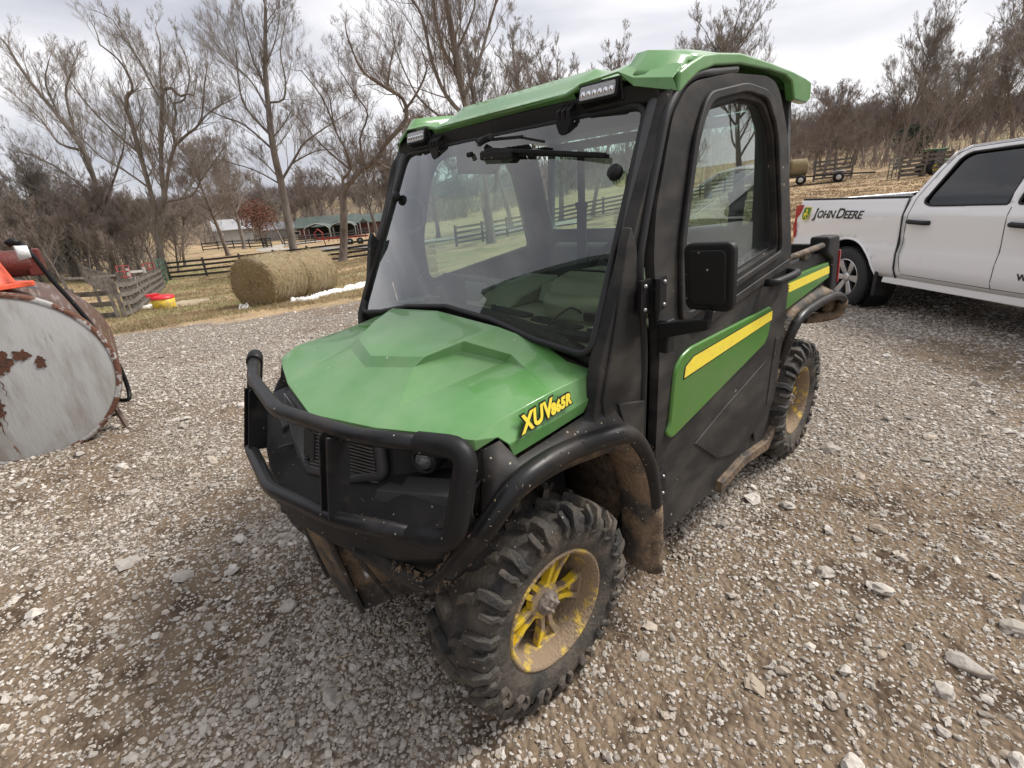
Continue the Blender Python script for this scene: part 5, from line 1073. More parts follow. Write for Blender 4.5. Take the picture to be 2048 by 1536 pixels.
# left thicket behind the fences
G1 = 'bare trees of the dense thicket on the left'
for (px, r_, h, k) in [(-60, 50, 15, 0), (20, 55, 15, 1), (45, 47, 12, 3), (75, 52, 14, 0), (130, 56, 15, 5), (150, 48, 12, 4), (170, 52, 13, 1), (215, 54, 14, 3), (235, 49, 12, 0), (250, 50, 11, 4), (285, 50, 10, 2), (330, 52, 9, 4), (345, 56, 10, 2), (-100, 48, 14, 1), (-150, 50, 15, 0), (205, 45, 9, 4), (260, 47, 8, 4), (90, 44, 9, 4), (30, 44, 9, 4), (40, 60, 11, 5), (150, 62, 11, 1), (230, 60, 10, 2), (-80, 56, 12, 0)]:
    gt(k, at(px, r_), h*.62, 'bare brown-grey tree within the dense thicket behind the wooden pens', G1, sxy=1.1)
# single trees behind the fences and round the farm
for (px, r_, h, k, lb, nm) in [(440, 70, 13, 2, 'spreading multi-stemmed bare tree beyond the paddock, left of the reddish oak', 'bare_tree'), (475, 84, 14, 0, 'bare tree standing over the pale farmhouse', 'bare_tree'),
        (555, 95, 12, 3, 'thin bare tree just left of the red barn', 'bare_tree'), (612, 118, 15, 1, 'bare tree rising over the left end of the barn roof', 'bare_tree'), (650, 122, 14, 2, 'bare tree rising over the middle of the barn roof', 'bare_tree'),
        (748, 62, 12, 0, 'bare tree on the grass to the right of the red barn', 'bare_tree'), (785, 58, 12, 1, 'bare tree right beside the left edge of the windshield', 'bare_tree'), (820, 66, 15, 5, 'bare tree seen through the left edge of the windshield', 'bare_tree'),
        (1020, 50, 18, 3, 'slim bare tree above the middle of the green roof', 'bare_tree'), (1075, 52, 17.5, 5, 'slim bare tree right of the tallest one above the roof', 'bare_tree'), (1120, 44, 12.5, 0, 'small sparse bare tree above the left roof lamp of the cab', 'bare_tree'), (1185, 46, 13.5, 3, 'sparse bare tree behind the raised right part of the roof', 'bare_tree'), (1418, 48, 14.6, 0, 'round bare treetop peeking over the top of the green roof', 'bare_tree'),
        (870, 60, 13, 2, 'bare tree seen through the windshield left of the board fence', 'bare_tree'), (1250, 70, 14, 1, 'bare tree seen through the rear window of the cab', 'bare_tree'), (970, 62, 12, 2, 'bare tree seen through the far door window', 'bare_tree')]:
    gt(k, at(px, r_), h, lb, None, nm)
G2 = 'bare trees of the wood behind the farm'
for i_ in range(34):
    px = 395+i_*23+rt.uniform(-9, 9); gt(rt.choice([0, 1, 2, 3, 5]), at(px, rt.uniform(128, 175)), rt.uniform(8, 12), 'distant bare tree in the grey-brown wood behind the farm buildings', G2, sxy=1.15)
# the wood on the right
G3 = 'bare trees of the brown wood on the right hill'
for (px, r_, h, k) in [(1588, 72, 7.6, 3), (1600, 82, 8.6, 5), (1625, 85, 8.1, 1), (1655, 90, 8.1, 0), (1685, 86, 7.6, 2), (1705, 80, 7.6, 1), (1725, 74, 7.6, 3), (1742, 84, 8.6, 5), (1765, 76, 9.3, 1), (1840, 80, 9.3, 3), (1860, 90, 10.4, 5), (1935, 84, 9.9, 0), (1960, 74, 8.7, 5), (2015, 78, 13.3, 3), (2050, 70, 13.3, 0), (2120, 70, 13.3, 1), (2160, 74, 14.1, 0), (1560, 88, 8.1, 2), (1520, 80, 7.6, 1), (1480, 84, 7.6, 0), (1440, 80, 7.1, 3), (1400, 78, 7.1, 1), (1350, 76, 7.1, 2), (1670, 75, 5.6, 4), (1610, 74, 5.1, 4), (1695, 72, 4.6, 4), (1640, 78, 5.6, 4), (1720, 82, 5.6, 4), (1575, 70, 4.6, 4)]:
    gt(k, at(px, r_), h, 'bare brown tree within the wood on the right hillside', G3, sxy=1.15)
gt(2, at(1648, 60), 8.2, 'dark-trunked spreading tree behind the trailer of hay bales')
gt(0, at(1792, 62), 13.0, 'tallest slender tree above the white truck bed', sxy=.75)
gt(5, at(1815, 64), 10, 'leaning slender tree just right of the tallest one over the truck bed')
gt(0, at(1880, 58), 9.5, 'bushy bare tree behind the cab of the white truck'); gt(5, at(2075, 36), 14.5, 'large bare tree at the upper right corner over the truck')
# trees behind the camera, mirrored in the door glass
for (az, r_, h, k) in [(150, 30, 9, 2), (156, 26, 8, 4), (161, 33, 10, 0), (167, 38, 10, 2), (144, 36, 10, 1), (172, 30, 9, 4), (138, 32, 9, 2)]:
    x_, y_ = CAM.x+r_*math.cos(math.radians(az)), CAM.y+r_*math.sin(math.radians(az)); gt(k, (x_, y_, gz(x_, y_)), h, 'bare tree across the yard, seen mirrored in the door glass', 'bare trees mirrored in the door glass')
# reddish oak that kept its leaves, and a cedar
def leaf_ball(name, p, R_, hz, n_, size_, m_, seed, label, trunk_h, cat='tree', cone=False):
    r = np.random.default_rng(seed); t = ob(name, None, None, p, label, cat)
    mb = MB(); mb.tube([(0, 0, -.2), (.05, 0, trunk_h), (0, .05, trunk_h+hz*.8)], .15, 7, rr=[.2, .14, .05]); mb.build('trunk', bark_b, t)
    d = r.normal(size=(n_, 3)); d /= np.linalg.norm(d, axis=1, keepdims=True); rad2 = r.random(n_)**.45
    P = d*rad2[:, None]*np.array([R_, R_, hz/2]); P[:, 2] += trunk_h+hz/2
    if cone: k = 1-(P[:, 2]-trunk_h)/hz*.85; P[:, 0] *= k; P[:, 1] *= k
    P += (r.normal(size=(40, 3))*R_*.12)[r.integers(0, 40, n_)]
    a = r.normal(size=(n_, 3)); a /= np.linalg.norm(a, axis=1, keepdims=True); b_ = np.cross(a, r.normal(size=(n_, 3))); b_ /= np.linalg.norm(b_, axis=1, keepdims=True)
    V2 = np.stack([P+a*size_, P+b_*size_*.6, P-a*size_, P-b_*size_*.6], 1).reshape(-1, 3)
    ob('crown', np_mesh('crown', V2, np.arange(n_*4), 4, m_), t); return t
leaf_red = mat('dead_leaf', (.20, .085, .055), .9, mixcol=(.12, .06, .045), nscale=1.5); cedar_m = mat('cedar_needle', (.03, .05, .026), .9, mixcol=(.05, .07, .035), nscale=2)
leaf_ball('oak_tree', at(515, 92), 3.0, 5.0, 3600, .13, leaf_red, 5, 'oak with rusty red dead leaves beyond the paddock', 2.2)
leaf_ball('cedar_tree', at(100, 58), 3.4, 5.4, 9000, .15, cedar_m, 6, 'dark green cedar low in the thicket on the left', .3)
leaf_ball('cedar_tree', at(55, 64), 3.0, 4.6, 7000, .15, cedar_m, 7, 'second smaller dark cedar left of the thicket', .3)
leaf_ball('cedar_tree', at(1812, 84), 2.0, 3.4, 5000, .13, cedar_m, 8, 'dark evergreen bush on the hillside behind the truck bed', .2)
# undergrowth and the far woods on the ridges: uncountable
def brush(name, spots, hgt_, n_per, seed, twig, label, rmin):
    r = np.random.default_rng(seed); A = []; B = []; ra = []; rb = []
    for p, h in spots:
        m = n_per; a = r.normal(0, .8, (m, 3)); a[:, 2] = 0; base = np.array(p)+a; d = r.normal(0, .35, (m, 3)); d[:, 2] = 1; L_ = h*r.uniform(.5, 1.1, m)
        mid = base+d*L_[:, None]*.5; tip = mid+(d+r.normal(0, .35, (m, 3)))*L_[:, None]*.45
        A += [base, mid]; B += [mid, tip]; ra += [np.full(m, rmin*1.6), np.full(m, rmin)]; rb += [np.full(m, rmin), np.full(m, rmin*.5)]
        for _ in range(2):
            q = mid+(tip-mid)*r.random((m, 1)); A.append(q); B.append(q+(d+r.normal(0, .7, (m, 3)))*L_[:, None]*.25); ra.append(np.full(m, rmin*.7)); rb.append(np.full(m, rmin*.4))
    v, f = prisms(np.concatenate(A), np.concatenate(B), np.concatenate(ra), np.concatenate(rb), 3)
    ob(name, np_mesh(name, v, f, 4, twig), kind='stuff', label=label, cat='undergrowth')
brush('undergrowth', [(at(rt.uniform(-120, 300), rt.uniform(44, 62)), rt.uniform(2, 4)) for _ in range(80)], 4, 10, 1, twig_a, 'tangled bare undergrowth filling the thicket on the left', .011)
brush('hill_undergrowth', [(at(rt.uniform(1300, 2150), rt.uniform(66, 92)), rt.uniform(2, 3.8)) for _ in range(170)], 4, 10, 2, twig_c, 'brown bare brush filling the wood on the right hillside', .014)
brush('farm_undergrowth', [(at(rt.uniform(380, 1250), rt.uniform(122, 170)), rt.uniform(3, 6)) for _ in range(300)], 4, 14, 3, twig_a, 'grey brush below the wood behind the farm', .035)
r = np.random.default_rng(9); A = []; B = []; ra = []; rb = []
for i_ in range(2600):
    az = r.uniform(178, 300); rr4 = r.uniform(280, 620) if az > 225 else r.uniform(150, 520); x_ = CAM.x+rr4*math.cos(math.radians(az)); y_ = CAM.y+rr4*math.sin(math.radians(az))
    A.append((x_, y_)); B.append(r.uniform(9, 15))
xy = np.array(A); hz_ = np.array(B); z_ = ground(xy[:, 0], xy[:, 1]); m = 26; n_ = len(xy)
base = np.stack([xy[:, 0], xy[:, 1], z_], -1)[:, None]+np.zeros((n_, m, 3)); base[..., 2] += r.uniform(.0, .35, (n_, m))*hz_[:, None]
d = r.normal(0, .42, (n_, m, 3)); d[..., 2] = 1; tip = base+d*(hz_[:, None, None]*r.uniform(.35, .65, (n_, m, 1)))
w_ = .16*np.ones(n_*m); v, f = prisms(base.reshape(-1, 3), tip.reshape(-1, 3), w_, w_*.3, 3)
ob('far_woods', np_mesh('far_woods', v, f, 4, mat('far_twigs', (.135, .105, .095), .95)), kind='stuff', label='far-off grey-brown woods covering the ridges on the horizon', cat='woods')
# ---------------------------------------------------------------- white pickup truck
TRX, TRY, TRH = -7.78, .452, math.radians(49.6)
truck = ob('pickup_truck', None, None, (TRX, TRY, -.216), 'white crew-cab pickup truck with green deer emblem on its bed, parked behind the utility vehicle', 'pickup truck')
truck.rotation_euler = (0, -.008, TRH)
def tv(z):    # half width of the body at height z
    return float(np.interp(z, [.40, .50, .60, .78, .90, 1.10, 1.22, 1.32, 1.42, 1.86, 1.95], [.90, .93, .975, .985, .965, .980, .985, .955, .925, .735, .66]))
def side_sheet(name, outer, holes, s, m, parent, off=0.0, cuts=(), thick=.012, smooth_=True):
    bm = bmesh.new(); es = []
    for loop in [outer]+list(holes):
        vv = [bm.verts.new((p[0], 0, p[1])) for p in loop]; es += [bm.edges.new((vv[i], vv[(i+1) % len(vv)])) for i in range(len(vv))]
    bmesh.ops.triangle_fill(bm, use_beauty=True, edges=es)
    for z in [.55, .60, .68, .78, .84, .90, 1.0, 1.10, 1.17, 1.22, 1.27, 1.32, 1.37, 1.42, 1.55, 1.7, 1.86]:
        bmesh.ops.bisect_plane(bm, geom=bm.verts[:]+bm.edges[:]+bm.faces[:], plane_co=(0, 0, z), plane_no=(0, 0, 1))
    xs0 = [p[0] for p in outer]; xq = min(xs0)+.12
    while xq < max(xs0)-.02:
        bmesh.ops.bisect_plane(bm, geom=bm.verts[:]+bm.edges[:]+bm.faces[:], plane_co=(xq, 0, 0), plane_no=(1, 0, 0)); xq += .12
    for v in bm.verts: v.co = Vector((v.co.x, s*(tv(v.co.z)+off), v.co.z))
    bmesh.ops.recalc_face_normals(bm, faces=bm.faces)
    # make the normals point outwards
    if sum(f.normal.y*s for f in bm.faces) < 0: bmesh.ops.reverse_faces(bm, faces=bm.faces)
    me = bpy.data.meshes.new(name); bm.to_mesh(me); bm.free(); me.materials.append(m)
    for p in me.polygons: p.use_smooth = smooth_
    o = ob(name, me, parent); finish(o, solid=thick)
    return o
def arc(cx, cz, r, a0, a1, n=16): return [(cx+r*math.cos(math.radians(a0+(a1-a0)*i/n)), cz+r*math.sin(math.radians(a0+(a1-a0)*i/n))) for i in range(n+1)]
AW = .515; WB = 3.745
bed_o = [(-1.16, .62), (-1.13, 1.05), (-1.10, 1.37), (-1.07, 1.405), (.795, 1.400), (.80, 1.2), (.79, .95), (.79, .50), (.62, .49)] + arc(0, .40, AW, 10, 170) + [(-.56, .56), (-1.10, .58)]
white_in = white_paint; arch_edge = None
for s in (-1, 1):
    bs_ = side_sheet('bed_side', bed_o, [], s, white_paint, truck)
    mb = MB(); mb.tube([(x, s*(tv(z)+.002), z) for x, z in arc(0, .40, AW, 6, 174, 24)], .016, 8); mb.build('arch_lip', white_paint, bs_)
    mb = MB(); mb.box((-1.08, s*.86, 1.395), (.80, s*.935, 1.420)); mb.build('rail_cap', black, bs_, bevel=.006)
    mb = MB(); mb.prism([(-1.08, 1.39), (.80, 1.39), (.80, .95), (-1.08, .95)], s*.80, s*.86, 'y'); mb.build('bed_liner', black, bs_)
    mb = MB(); mb.lathe([(.50, .93), (.50, .60), (.0, .60)], 28, M=Matrix.Translation((0, 0, .42)) @ Matrix.Scale(s, 4, (0, 1, 0))); mb.build('wheel_well', black, bs_)
    # tail lamp: wide at the top, narrow below
    mb = MB(); mb.prism(round_poly([(-1.155, 1.33), (-1.02, 1.34), (-1.03, 1.22), (-1.115, 1.15), (-1.12, 1.03), (-1.10, .97), (-1.125, .86), (-1.15, .88), (-1.175, 1.02), (-1.15, 1.15)], .012), s*.962, s*.992, 'y'); mb.build('tail_lamp', red_lens, truck, bevel=.008)
    cab_o = [(.825, .50), (.82, .95), (.825, 1.2), (.835, 1.41), (.86, 1.42), (.965, 1.66), (1.07, 1.835), (1.20, 1.885), (2.0, 1.905), (2.60, 1.89), (2.90, 1.84), (3.42, 1.50), (3.70, 1.335), (2.92, 1.30), (2.96, .60), (2.98, .50)]
    rw = round_poly([(1.015, 1.350), (1.185, 1.775), (1.27, 1.815), (1.93, 1.830), (1.93, 1.325), (1.11, 1.315)], [.04, .05, .04, .02, .02, .06]); fw = round_poly([(2.02, 1.325), (2.02, 1.825), (2.50, 1.815), (2.78, 1.76), (3.28, 1.41), (3.28, 1.345)], .03)
    cs_ = side_sheet('cab_side', cab_o, [list(reversed(rw)), list(reversed(fw))], s, white_paint, truck)
    side_sheet('rear_door_window', [(1.2+(x-1.2)*1.02, 1.55+(z-1.55)*1.03) for x, z in rw], [], s, dark_glass, cs_, off=-.022, thick=0)
    side_sheet('front_door_window', [(2.5+(x-2.5)*1.02, 1.55+(z-1.55)*1.03) for x, z in fw], [], s, dark_glass, cs_, off=-.022, thick=0)
    mb = MB(); mb.tube([(x, s*(tv(z)-.002), z) for x, z in rw+[rw[0]]], .012, 6); mb.tube([(x, s*(tv(z)-.002), z) for x, z in fw+[fw[0]]], .012, 6); mb.build('window_trim', black, cs_)
    # door shut lines and the dark gap before the bed
    gp_ = [(.812, z) for z in (.50, .62, .8, 1.0, 1.2, 1.40)]
    mb = MB(); mb.tube([(x, s*(tv(z)-.006), z) for x, z in gp_], .014, 6); mb.build('bed_gap', black, cs_)
    def seam(pts):
        q = []
        for i in range(len(pts)-1):
            for k in range(7):
                t = k/7; x = pts[i][0]*(1-t)+pts[i+1][0]*t; z = pts[i][1]*(1-t)+pts[i+1][1]*t; q.append((x, s*(tv(z)+.0005), z))
        q.append((pts[-1][0], s*(tv(pts[-1][1])+.0005), pts[-1][1])); return q
    mb = MB(); mb.tube(seam([(.90, .58), (.86, .75), (.87, 1.1), (.90, 1.38), (1.02, 1.66), (1.12, 1.82), (1.24, 1.862), (1.9, 1.876)]), .0035, 5, sm=False); mb.tube(seam([(1.975, 1.30), (1.975, .80), (1.96, .54)]), .0035, 5); mb.tube(seam([(2.93, 1.28), (2.95, .55)]), .0035, 5); mb.tube(seam([(.90, .555), (1.96, .545), (2.94, .55)]), .0035, 5); mb.build('door_seams', black, cs_)
    for ux in (.93, 2.05):
        hb = MB(); hb.tube([(ux-.02, s*.978, 1.150), (ux+.005, s*1.022, 1.150), (ux+.22, s*1.022, 1.140), (ux+.245, s*.978, 1.138)], .024, 8, fil=.02); hb.build('door_handle', black, truck)
    # front fender with arch
    fe = [(2.97, .50), (2.99, .60), (2.95, 1.29), (3.30, 1.27), (4.20, 1.22), (4.62, 1.14), (4.68, .95), (4.66, .55), (4.30, .55)] + arc(WB, .40, AW, 10, 170)
    side_sheet('front_fender', fe, [], s, white_paint, truck)
    mb = MB(); mb.lathe([(.50, .90), (.50, .60), (.0, .60)], 28, M=Matrix.Translation((WB, 0, .42)) @ Matrix.Scale(s, 4, (0, 1, 0))); mb.build('wheel_well', black, truck)
    mb = MB(); mb.prism([(.62, .49), (.62, .60), (.70, .60), (2.95, .58), (3.20, .48), (3.20, .42), (.60, .42)], s*.80, s*.925, 'y'); mb.build('rocker_panel', white_paint, truck, bevel=.01)
    mb = MB(); mb.box((-.60, s*.80, .30), (-.53, s*.93, .62)); mb.box((.50, s*.80, .24), (.56, s*.95, .66)); mb.build('mud_flap', black, truck, bevel=.005)
    # head lamp, mirror
    mb = MB(); mb.prism([(4.58, 1.10), (4.70, 1.02), (4.74, .92), (4.70, .88), (4.60, .95)], s*.62, s*.90, 'y'); mb.build('headlight', lens, truck, bevel=.01)
    mb = MB(); mb.beam((3.02, s*.93, 1.30), (3.02, s*1.06, 1.33), .08, .06); mb.box((2.98, s*1.04, 1.28), (3.10, s*1.20, 1.50)); mb.build('side_mirror', black, truck, bevel=.02, seg=3)
# bed, tailgate, bumper
mb = MB(); mb.box((-1.08, -.84, .90), (.80, .84, .95)); mb.box((.76, -.86, .90), (.80, .86, 1.40)); mb.build('bed_floor', black, truck)
mb = MB(); mb.box((-1.17, -.90, .66), (-1.09, .90, 1.395)); mb.build('tailgate', white_paint, truck, bevel=.02)
mb = MB(); mb.box((-1.28, -.92, .48), (-1.14, .92, .66)); mb.build('rear_bumper', chrome, truck, bevel=.03)
mb = MB(); mb.box((-1.0, -.60, .38), (4.3, .60, .60)); mb.build('frame', black, truck)
# roof, windscreen, rear glass, bonnet, nose
def roofsheet(name, us, zs, m, hw, parent=truck, thick=.01, crown=.025):
    mb = MB(); ny_ = 10
    for u, z, w in zip(us, zs, hw):
        for j in range(ny_+1):
            t = j/ny_*2-1; mb.v.append((u, t*w, z+crown*(1-t*t)))
    for i in range(len(us)-1):
        for j in range(ny_): mb.f.append((i*(ny_+1)+j, (i+1)*(ny_+1)+j, (i+1)*(ny_+1)+j+1, i*(ny_+1)+j+1)); mb.m.append(0); mb.smooth.append(True)
    return mb.build(name, m, parent, solid=thick)
roofsheet('cab_roof', [1.02, 1.12, 1.24, 2.0, 2.5, 2.80, 2.92], [1.74, 1.855, 1.885, 1.905, 1.90, 1.86, 1.82], white_paint, [.80, .745, .725, .71, .715, .735, .76])
roofsheet('rear_glass', [.85, 1.02], [1.41, 1.74], dark_glass, [.90, .78], thick=0)
roofsheet('windscreen', [2.90, 3.72], [1.82, 1.28], dark_glass, [.74, .90], thick=0)
roofsheet('bonnet', [3.66, 4.1, 4.5, 4.66], [1.285, 1.285, 1.23, 1.13], white_paint, [.93, .93, .90, .84])
mb = MB(); mb.box((4.60, -.84, .62), (4.74, .84, 1.13)); mb.build('grille', black, truck, bevel=.03); mb = MB(); mb.box((4.66, -.95, .46), (4.80, .95, .70)); mb.build('front_bumper', chrome, truck, bevel=.04)
mb = MB(); mb.box((1.0, -.80, .6), (3.6, .80, 1.25)); mb.build('cab_interior', black, truck)
tyre_clean = mat('truck_tyre', (.028, .028, .029), .75, bump=.3, bscale=60)
alloy = mat('alloy', (.62, .62, .64), .28, metal=.9)
def truck_wheel(u, s):
    w = ob('wheel', None, truck, (u, s*.835, .40)); 
    if s < 0: w.rotation_euler = (0, 0, PI)
    mb = MB(); mb.lathe([(.245, -.12), (.30, -.135), (.37, -.125), (.395, -.10), (.40, 0), (.395, .10), (.37, .125), (.30, .135), (.245, .12)], 48)
    for k in range(64):
        a = 2*PI*k/64
        for sg in (-1, 1): mb.box((.388, sg*.085-.035, -.010), (.406, sg*.085+.035, .010), M=Matrix.Rotation(-a, 4, 'Y') @ Matrix.Rotation(sg*.3, 4, 'X'))
    mb.build('tyre', tyre_clean, w)
    mb = MB(); mb.lathe([(.235, .118), (.250, .122), (.246, .108), (.232, .06), (.228, -.12)], 40)
    rm = mb.build('rim', alloy, w)
    mb = MB()
    for k in range(6):
        a = 2*PI*k/6; M = Matrix.Rotation(-a, 4, 'Y')
        mb.add([M @ Vector(v) for v in [(.05, .085, -.03), (.05, .085, .03), (.235, .112, .048), (.235, .112, -.048), (.05, .05, -.03), (.05, .05, .03), (.235, .07, .048), (.235, .07, -.048)]], [(0, 1, 2, 3), (4, 7, 6, 5), (0, 3, 7, 4), (1, 5, 6, 2), (2, 6, 7, 3)])
    mb.lathe([(0, .105), (.05, .10), (.065, .085), (.07, .05)], 20); mb.build('spokes', alloy, rm, bevel=.006)
    mb = MB(); mb.lathe([(0, .01), (.23, .01)], 24); mb.build('brake', black, w)
for u in (0, WB):
    for s in (-1, 1): truck_wheel(u, s)
# lettering and emblem on the right bed side
def on_side(u, z, off=.006): return Vector((u, -(tv(z)+off), z))
def side_text(nm, body, u, z, size, m, parent, shear=.0, sx=1.0, off=.003, space=1.0, offset=0):
    M = frame(on_side(u, z, off), (1, 0, 0), on_side(u, z+.1, off)-on_side(u, z, off)) @ Matrix.Diagonal((sx, 1, 1, 1))
    return text_obj(nm, body, size, m, M, parent, extrude=.002, shear=shear, space=space, offset=offset)
letter_m = mat('letter_black', (.03, .035, .035), .4)
bside = [o for o in truck.children if o.name.startswith('bed_side')][0]
# white_paint sheets bow outwards: keep lettering proud of them
for body, u, sz in (('J', -.735, .180), ('OHN', -.672, .138), ('D', -.285, .180), ('EERE', -.140, .138)):
    side_text('bed_lettering', body, u, 1.165, sz, letter_m, bside, shear=.28, sx=1.12, off=.007, space=1.0, offset=.0035)
side_text('door_lettering', 'WT', 2.20, .665, .085, letter_m, truck, off=.006, offset=.001)
def emblem(org, sc, parent, M=None):
    M = M if M is not None else frame(org, (1, 0, 0), (0, -.06, 1))
    sh = round_poly([(-.42, .50), (.42, .50), (.46, .0), (.30, -.42), (0, -.52), (-.30, -.42), (-.46, .0)], .14, 5)
    for nm, k, z0, mm in (('emblem_edge', 1.12, .0, mat_ey), ('emblem_field', 1.0, .002, mat_eg)):
        mb = MB(); mb.prism([(x*sc*k, y*sc*k) for x, y in sh], z0, z0+.002, 'z', M=M); mb.build(nm, mm, parent)
    deer = [(-.30, -.36), (-.20, -.30), (-.12, -.14), (-.22, -.10), (-.26, .0), (-.16, .08), (.0, .10), (-.06, .22), (-.16, .30), (-.08, .32), (-.02, .40), (.0, .30), (.06, .28), (.10, .36), (.11, .25), (.18, .20), (.12, .17), (.10, .06), (.18, -.02), (.30, -.06), (.31, -.12), (.16, -.10), (.05, -.08), (.08, -.20), (.20, -.30), (.14, -.34), (.0, -.22), (-.06, -.12), (-.12, -.30), (-.24, -.42)]
    mb = MB(); mb.prism([(x*sc*1.15, y*sc*1.15) for x, y in deer], .005, .007, 'z', M=M); mb.build('emblem_deer', mat_ey, parent)
mat_ey = mat('emblem_yellow', (.80, .62, .03), .4); mat_eg = mat('emblem_green', (.04, .19, .03), .4)
ez_ = 1.215; emblem(None, .17, bside, frame(on_side(-.900, ez_, .007), (1, 0, 0), on_side(0, ez_+.1)-on_side(0, ez_)))
# ---------------------------------------------------------------- rusty grey tank with cone, pump and hose
rust_c = (.10, .040, .022)
tank_face = mat('tank_face', (.40, .40, .395), .55, mixcol=(.24, .21, .18), nscale=5, lo=.45, hi=.75, stretch=(1.6, 1.6, .35), mix2=(.2, .13, .09), n2scale=9, lo2=.66, hi2=.72, bump=.2, bscale=40)
tank_shell = mat('tank_shell', (.12, .065, .045), .4, metal=.2, mixcol=(.26, .21, .19), nscale=2.0, lo=.52, hi=.66, stretch=(12, .5, 12), bump=.2, bscale=20)
tank_rim = mat('tank_rim', (.12, .05, .03), .8, mixcol=(.36, .35, .34), nscale=8, lo=.52, hi=.56, bump=.6, bscale=50)
TA = math.radians(264); tdir = Vector((math.cos(TA), math.sin(TA), 0)); TC = Vector((1.12, -3.33, .565)); TR = .61
tank = ob('fuel_tank', None, None, (TC.x, TC.y, 0), 'large rusty grey steel tank lying on its side at the left edge', 'tank')
MT = Matrix(((-tdir.y, tdir.x, 0, 0), (tdir.x, tdir.y, 0, 0), (0, 0, 1, TC.z), (0, 0, 0, 1)))
MT = Matrix(((tdir.y, tdir.x, 0, 0), (-tdir.x, tdir.y, 0, 0), (0, 0, 1, TC.z), (0, 0, 0, 1)))
mb = MB(); mb.lathe([(TR, .0), (TR+.012, .02), (TR-.002, .035), (TR+.002, .5), (TR+.006, .52), (TR, .54), (TR, .9), (TR+.006, .92), (TR, .94), (TR, 1.3)], 72, M=MT); mb.build('shell', tank_shell, tank)
mb = MB(); mb.lathe([(0, -.035), (TR*.5, -.028), (TR*.85, -.008), (TR*.985, .004)], 72, M=MT); mb.build('end_plate', tank_face, tank)
mb = MB(); mb.lathe([(TR*.955, -.004), (TR*.985, -.008), (TR+.008, .0), (TR+.01, .015)], 72, M=MT); mb.build('weld_rim', tank_rim, tank)
mb = MB(); mb.lathe([(0, 1.32), (TR, 1.3)], 48, M=MT); mb.build('far_end', tank_face, tank)
mb = MB()   # rust blots raised a hair off the end plate
rr5 = random.Random(8)
blots = [(.16, -.30, .022, .9), (.20, -.16, .03, .6), (.08, -.20, .018, .7), (.33, -.12, .02, .2), (.47, .22, .03, .3), (.50, .12, .03, .3), (.44, .33, .035, .2), (.05, .06, .03, .2), (-.02, .16, .085, .3), (.03, .10, .06, .2), (.10, .02, .05, .2), (.13, -.05, .10, .5), (.11, -.14, .09, .5), (.13, -.26, .03, .9), (.17, -.22, .02, .8), (.28, .10, .045, .4), (.36, -.10, .035, .3), (.45, -.09, .018, .2), (.40, -.13, .02, .3), (-.12, .17, .06, .3), (-.2, .1, .05, .2)]
for bx, bz, br_, asp in blots:
    n_ = 40; pl_ = []
    for k in range(n_):
        a = 2*PI*k/n_; q = br_*(.72+.16*math.sin(a*2+bx*40)+.12*math.sin(a*5+bz*60)+.07*math.sin(a*9+bx*90)+rr5.uniform(-.07, .07)); px_, pz_ = bx+q*math.cos(a)*(1-asp*.5), bz+q*math.sin(a); rr6 = math.hypot(px_, pz_)/TR
        y_ = -.036+.010*(rr6/.5)**2*.7 if rr6 < .5 else -.028+.022*((rr6-.5)/.4); pl_.append(MT @ Vector((-px_, y_-.004, pz_)))
    mb.add(pl_, [tuple(range(n_))])
for sx2, z0_, z1_, w2 in ((.125, -.05, -.36, .007), (.150, -.10, -.34, .005), (.095, -.16, -.30, .005), (.03, .02, -.10, .004), (.36, -.10, -.24, .005), (.45, -.10, -.20, .004), (.28, .08, -.06, .006)):
    L1, L2 = [], []
    for k in range(9):
        z3 = z0_+(z1_-z0_)*k/8; x3 = sx2+.006*math.sin(k*1.9+sx2*50); rr6 = math.hypot(x3, z3)/TR; y_ = -.036+.010*(rr6/.5)**2*.7 if rr6 < .5 else -.028+.022*((rr6-.5)/.4); w3 = w2*(1-k/11)*rr5.uniform(.6, 1.2)
        L1.append(MT @ Vector((-x3-w3, y_-.004, z3))); L2.append(MT @ Vector((-x3+w3, y_-.004, z3)))
    mb.add(L1+L2, [(k, k+1, k+10, k+9) for k in range(8)])
mb.build('rust_patch', mat('rust', rust_c, .9, mixcol=(.06, .03, .02), nscale=30, bump=.5), tank)
stm = mat('rusty_steel', (.14, .10, .08), .8, bump=.4)
mb = MB(); p_ = at(222, 4.75); p2_ = at(200, 5.0)
Bq = Vector((.615, -3.42, 0))
mb.beam((Bq.x-TC.x+.02, Bq.y-TC.y, .30), (Bq.x-TC.x-.02, Bq.y-TC.y+.03, 0), .035, .02); mb.beam((Bq.x-TC.x+.02, Bq.y-TC.y, .30), (Bq.x-TC.x+.20, Bq.y-TC.y-.12, .13), .03, .02); mb.beam((Bq.x-TC.x-.02, Bq.y-TC.y, .11), (Bq.x-TC.x+.3, Bq.y-TC.y-.10, .10), .03, .015)
mb.build('cradle_leg', stm, tank)
# traffic cone
coral = mat('cone_orange', (.85, .13, .06), .5, mixcol=(.62, .09, .045), nscale=9, lo=.4, hi=.65, bump=.2, bscale=60)
cp = Vector((1.03, -3.56, TC.z+TR+.002))
cone = ob('traffic_cone', None, None, cp, 'faded orange traffic cone standing on top of the rusty tank', 'cone')
mb = MB(); mb.lathe([(0, .48), (.03, .48), (.035, .46), (.15, .035), (.155, .03), (.14, .028)], 32, axis='z'); mb.build('cone_body', coral, cone)
mb = MB(); mb.prism(round_poly([(-.19, -.19), (.19, -.19), (.19, .19), (-.19, .19)], .04), -.005, .030, 'z'); mb.build('cone_base', coral, cone, bevel=.006); cone.rotation_euler = (0, .0, .5)
